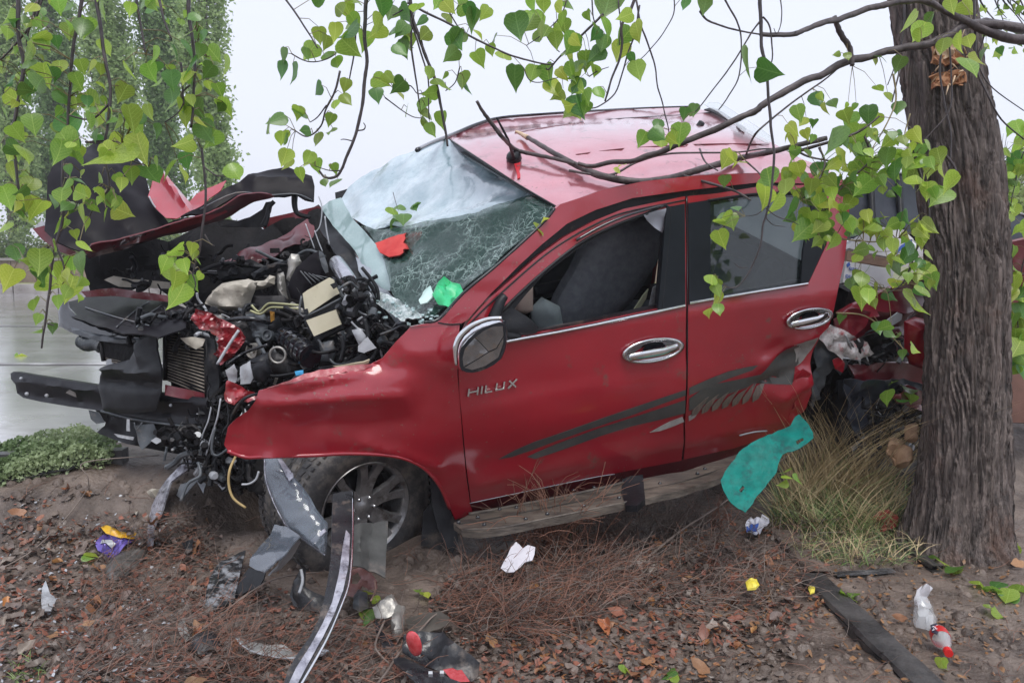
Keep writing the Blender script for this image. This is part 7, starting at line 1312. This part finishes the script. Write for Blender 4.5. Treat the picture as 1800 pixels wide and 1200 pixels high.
small = [(1549, 113, 30), (1537, 108, 22), (1586, 112, 30), (1489, 100, 16), (1477, 98, 12), (1482, 207, 34), (1500, 212, 36), (1527, 200, 34), (1545, 212, 30), (1505, 189, 18), (1491, 186, 12), (1540, 160, 20), (1560, 170, 18), (1580, 190, 26), (1613, 40, 44, 2), (1627, 57, 38, 2), (1617, 62, 30, 2), (1690, 17, 32, 2), (1670, 10, 28), (1660, 80, 28), (1683, 73, 34), (1697, 122, 46, 0), (1713, 105, 30, 2), (1733, 93, 24, 1), (1640, 35, 30, 1), (1700, 75, 26), (1561, 240, 18), (1585, 238, 14), (1573, 250, 14)]
big = [(1465, 255, 62), (1512, 238, 44), (1520, 267, 50), (1485, 290, 50), (1562, 275, 36, 1), (1535, 295, 46), (1590, 278, 30), (1610, 272, 40, 1), (1443, 300, 34), (1540, 293, 44), (1573, 300, 40, 1), (1613, 285, 36), (1647, 275, 34), (1640, 292, 30), (1655, 300, 28, 2), (1630, 300, 34), (1610, 325, 36, 2), (1630, 335, 34, 2), (1687, 328, 44, 2), (1667, 352, 46, 0), (1648, 345, 30), (1508, 335, 42), (1533, 333, 42), (1433, 335, 36), (1460, 370, 46, 2), (1415, 347, 44), (1403, 367, 40), (1400, 300, 34), (1392, 314, 32), (1438, 322, 34), (1404, 405, 38, 2), (1428, 410, 40), (1454, 402, 34), (1472, 424, 30), (1476, 388, 28), (1500, 300, 40), (1560, 310, 36), (1590, 305, 34), (1480, 340, 36), (1450, 350, 34), (1420, 380, 34), (1440, 385, 30), (1382, 330, 32), (1500, 360, 30)]
lowc = [(1517, 397, 34, 2), (1537, 409, 36), (1553, 390, 22), (1587, 383, 26), (1620, 400, 30, 2), (1610, 413, 30), (1593, 420, 30, 2), (1570, 433, 32, 0), (1577, 459, 36, 2), (1600, 450, 30, 1), (1637, 482, 40, 2), (1573, 473, 30), (1597, 483, 30, 0), (1600, 532, 50, 2), (1620, 520, 32), (1510, 520, 38, 2), (1527, 520, 28, 2), (1543, 513, 30), (1567, 510, 28), (1517, 493, 26), (1450, 417, 34), (1490, 400, 28), (1483, 563, 20, 1), (1543, 577, 26, 1), (1567, 583, 26), (1583, 600, 24), (1600, 617, 24, 2), (1587, 623, 20), (1555, 590, 24, 1), (1605, 440, 26), (1625, 425, 24, 2), (1580, 400, 24)]
bs = thing('leafy_bough', P(1480, 290, 3.2), 'leafy bough drooping across the rear door corner and bed, left of the trunk', 'branch')
bq = []
for r, pts in ((.008, [(1395, 268, 3.3), (1440, 255, 3.25), (1490, 240, 3.2), (1520, 225, 3.2), (1545, 205, 3.2)]), (.006, [(1660, 270, 3.25), (1680, 300, 3.25), (1665, 320, 3.22), (1640, 345, 3.2)]), (.005, [(1440, 260, 3.25), (1450, 290, 3.2), (1430, 330, 3.15), (1410, 350, 3.15)]), (.005, [(1520, 240, 3.2), (1530, 280, 3.2), (1500, 310, 3.2), (1470, 340, 3.15), (1450, 370, 3.15)]), (.006, [(1600, 255, 3.25), (1625, 330, 3.2), (1632, 390, 3.2), (1610, 440, 3.2), (1600, 470, 3.2), (1585, 500, 3.2), (1560, 515, 3.2)]), (.004, [(1430, 410, 3.15), (1480, 420, 3.15), (1540, 425, 3.15), (1580, 418, 3.15)]), (.004, [(1470, 550, 3.3), (1520, 555, 3.3), (1560, 585, 3.3), (1590, 615, 3.3)]), (.004, [(1570, 130, 3.3), (1575, 175, 3.3), (1560, 215, 3.25), (1540, 250, 3.25), (1530, 265, 3.2)]), (.003, [(1600, 200, 3.3), (1590, 240, 3.3), (1600, 270, 3.25)]), (.005, [(1590, 100, 3.35), (1580, 130, 3.32), (1568, 180, 3.3)])):
    q = line([P(*p) for p in pts], 5); MB().tube(q, [r, r*.5], 6, jit=.1).obj('twig', TWM if r > .0045 else TWR, bs); bq += q
re_ = random.Random(5); extra = []
for (x0, y0, x1, y1, n_) in ((1385, 235, 1640, 345, 70), (1395, 340, 1560, 430, 34), (1490, 390, 1640, 545, 40)):
    extra += [(re_.uniform(x0, x1), re_.uniform(y0, y1), re_.uniform(14, 30)) for _ in range(n_)]
scatter(bs, big+lowc+extra, 3.15, bq); scatter(tree, small, 3.3, allq)
for i, (r, pts) in enumerate(((.005, [(1660, 60), (1652, 120), (1660, 180), (1672, 240), (1668, 300)]), (.004, [(1668, 70), (1672, 130), (1670, 190), (1640, 230), (1610, 260)]), (.004, [(1590, 0), (1588, 60), (1575, 110), (1560, 150)]), (.006, [(1712, -10), (1714, 60), (1716, 120), (1735, 165), (1760, 210), (1800, 245)]), (.004, [(1735, 40), (1725, 80), (1712, 105)]), (.004, [(1705, 60), (1722, 120), (1745, 155), (1800, 195)]))):
    MB().tube(line([P(x, y, 3.42) for x, y in pts], 5), [r, r*.5], 5).obj('twig', TWM, tree)
spray('drooping_branch', 'drooping bright leaves low at the right edge, beyond the trunk', [(.004, [(1840, 380), (1810, 430), (1795, 480), (1790, 560), (1788, 620)]), (.003, [(1800, 480), (1780, 500), (1775, 540)])], [(1785, 500, 34, 2), (1775, 520, 36, 2), (1795, 530, 38, 2), (1780, 560, 38, 2), (1795, 575, 36), (1785, 595, 34, 2), (1795, 615, 38, 2), (1785, 635, 30), (1797, 655, 30), (1775, 580, 28), (1810, 540, 40), (1812, 600, 40, 2), (1770, 505, 24, 2), (1805, 505, 34, 2), (1790, 548, 34), (1776, 545, 30, 2)], 3.9, group=None, fill=46, fillspread=34, fillsize=(22, 36))
spray('drooping_branch', 'bright leaves higher up at the right edge, beyond the trunk', [(.004, [(1850, 180), (1820, 230), (1795, 280), (1780, 340), (1775, 380)]), (.003, [(1800, 260), (1770, 280), (1755, 300)])], [(1785, 225, 30), (1798, 250, 34, 2), (1780, 280, 26), (1765, 290, 20), (1790, 300, 30, 2), (1775, 320, 24), (1790, 340, 28, 2), (1770, 350, 24), (1785, 370, 26, 2), (1760, 330, 18), (1755, 285, 16)], 4.6, group=None, fill=60, fillspread=32, fillsize=(14, 26))
# fine bare twigs at the top right corner
ft = thing('bare_twig_spray', P(1760, 20, 4.2), 'tangle of fine bare twigs at the top right corner', 'branch'); r6 = random.Random(3)
for i in range(16):
    x0, y0 = r6.uniform(1720, 1840), r6.uniform(-60, 0); pts = [(x0, y0, 4.2)]
    for _ in range(4): x0 += r6.uniform(-4, 26); y0 += r6.uniform(8, 34); pts.append((x0, y0, 4.2+r6.uniform(-.1, .1)))
    MB().tube(line([P(*p) for p in pts], 4), [.006, .002], 4).obj('twig', TWM, ft)
for _ in range(34): put_leaf(ft, r6.uniform(1722, 1810), r6.uniform(5, 110), r6.uniform(9, 17), 4.2)
# sprigs on the windscreen and the ground
def sprig(name, lst, surf, label, cat='leaves', tone=None, group=None, stem=None):
    c0 = surf(lst[0][0], lst[0][1], .01); t = thing(name, c0, label, cat, group)
    for l_ in lst:
        c = surf(l_[0], l_[1], .015); k = l_[3] if len(l_) > 3 else (tone if tone is not None else r5.choice((0, 0, 1, 2))); o = bpy.data.objects.new('leaf', r5.choice(LM[k])); COL.objects.link(o); o.parent = t
        v = B.T@(c-CAM); s_ = l_[2]*v[1]/F; o.scale = (s_, s_, s_); o.location = c-ORG[t.name]; o.rotation_euler = (r5.gauss(.5, .35), r5.gauss(0, .35), r5.uniform(0, 6.28))
    if stem: MB().tube(line([surf(x, y, .02) for x, y in stem], 4), [.002, .0015], 4).obj('stem', TWM, t)
    return t
sprig('leaf_sprig', [(688, 365, 26, 0), (704, 360, 22, 1), (710, 375, 30, 1), (695, 385, 28, 1), (728, 358, 20, 1), (738, 356, 18, 1)], lambda x, y, o=0: WS(x, y, .04+o), 'green leaf sprig lying on the pale windscreen', stem=[(691, 338), (694, 350), (700, 370)])
sprig('leaf_sprig', [(945, 392, 26, 2), (957, 388, 18, 2)], lambda x, y, o=0: WS(x, y, .04+o), 'single yellow green leaf near the windscreen pillar corner')
for i, (lst, lb) in enumerate((([(1490, 1045, 36, 0), (1480, 1038, 26, 2), (1502, 1048, 26, 0)], 'green leaves on the upper part of the long charred plank'), ([(1655, 985, 26, 0), (1665, 995, 30, 1), (1680, 1000, 24, 0), (1640, 975, 22, 1)], 'green leaves right of the stubby charred stick'),
    ([(1722, 1022, 30, 0), (1740, 1030, 34, 0), (1760, 1022, 30, 1), (1775, 1035, 34, 0), (1795, 1028, 34, 0), (1790, 1045, 28, 1)], 'green leaves on the mud at the right edge'), ([(1748, 1066, 28, 0), (1738, 1062, 18, 0)], 'lone green leaf below the others at the right edge'),
    ([(1750, 955, 24, 1), (1768, 952, 24, 0), (1790, 958, 28, 2), (1740, 960, 20, 0)], 'green and yellow leaves right of the trunk foot'), ([(1655, 1155, 22, 0), (1664, 1162, 18, 0)], 'leaf fragments beside the red bottle cap'),
    ([(1188, 1178, 26, 1), (1192, 1186, 20, 0)], 'grey green leaf at the bottom, right of centre'), ([(1096, 1168, 18, 0), (1102, 1174, 14, 2)], 'tiny green leaf at the bottom, left of the grey green one'),
    ([(152, 970, 22, 2), (146, 976, 18, 0)], 'yellow green leaf left of the purple wrapper'), ([(642, 1060, 26, 0), (636, 1040, 20, 2), (650, 1070, 26, 1), (634, 1075, 22, 0), (655, 1050, 18, 2), (645, 1082, 20, 1)], 'green sprig sprouting between the lamp pieces beside the bumper strip'),
    ([(742, 1036, 16, 0), (750, 1040, 14, 2), (738, 1042, 12, 0)], 'tiny green sprig on the mud mound'), ([(38, 622, 26, 2), (30, 620, 18, 0)], 'yellow green leaf lying on the wet road at left'), ([(1388, 824, 22, 0), (1374, 836, 18, 2), (1400, 832, 20, 0), (1384, 846, 18, 0)], 'pale green leaves at the right edge of the teal sheet'),
    ([(1560, 685, 30, 0), (1585, 680, 30, 1), (1600, 690, 28, 0), (1575, 700, 24, 1), (1570, 672, 20, 0)], 'small dark leaf cluster under the bent bed side'))):
    sf = (lambda x, y, o=0: ground(x, y, .02+o)) if i not in (11, 12, 13) else ((lambda x, y, o=0: plane_of((0, 0, RZ+.03), (0, 0, 1))(x, y)) if i == 11 else (flat(3.3) if i == 12 else flat(4.1)))
    sprig('fallen_leaves', lst, sf, lb, 'leaves')
# ================================================================== RAIN HAZE
hz = MB(); hz.box((0, 325, 8.0), (440, 0, 0), (0, 400, 0), (0, 0, 9.6))
hm = bpy.data.materials.new('rain_haze'); hm.use_nodes = True; n = hm.node_tree; n.nodes.clear(); o = n.nodes.new('ShaderNodeOutputMaterial'); v = n.nodes.new('ShaderNodeVolumePrincipled')
v.inputs['Color'].default_value = (.93, .95, 1, 1); v.inputs['Density'].default_value = .0020; v.inputs['Anisotropy'].default_value = .2
n.links.new(v.outputs[0], o.inputs['Volume']); h = hz.obj('haze', hm, smooth=False, kind='stuff'); h['label'] = 'thin rain haze over the road and poplars'; h.display_type = 'WIRE'
for a in list(BUMPS): pass
print('objects', len(bpy.data.objects), 'tris', sum(len(o.data.polygons) for o in bpy.data.objects if o.type == 'MESH'))
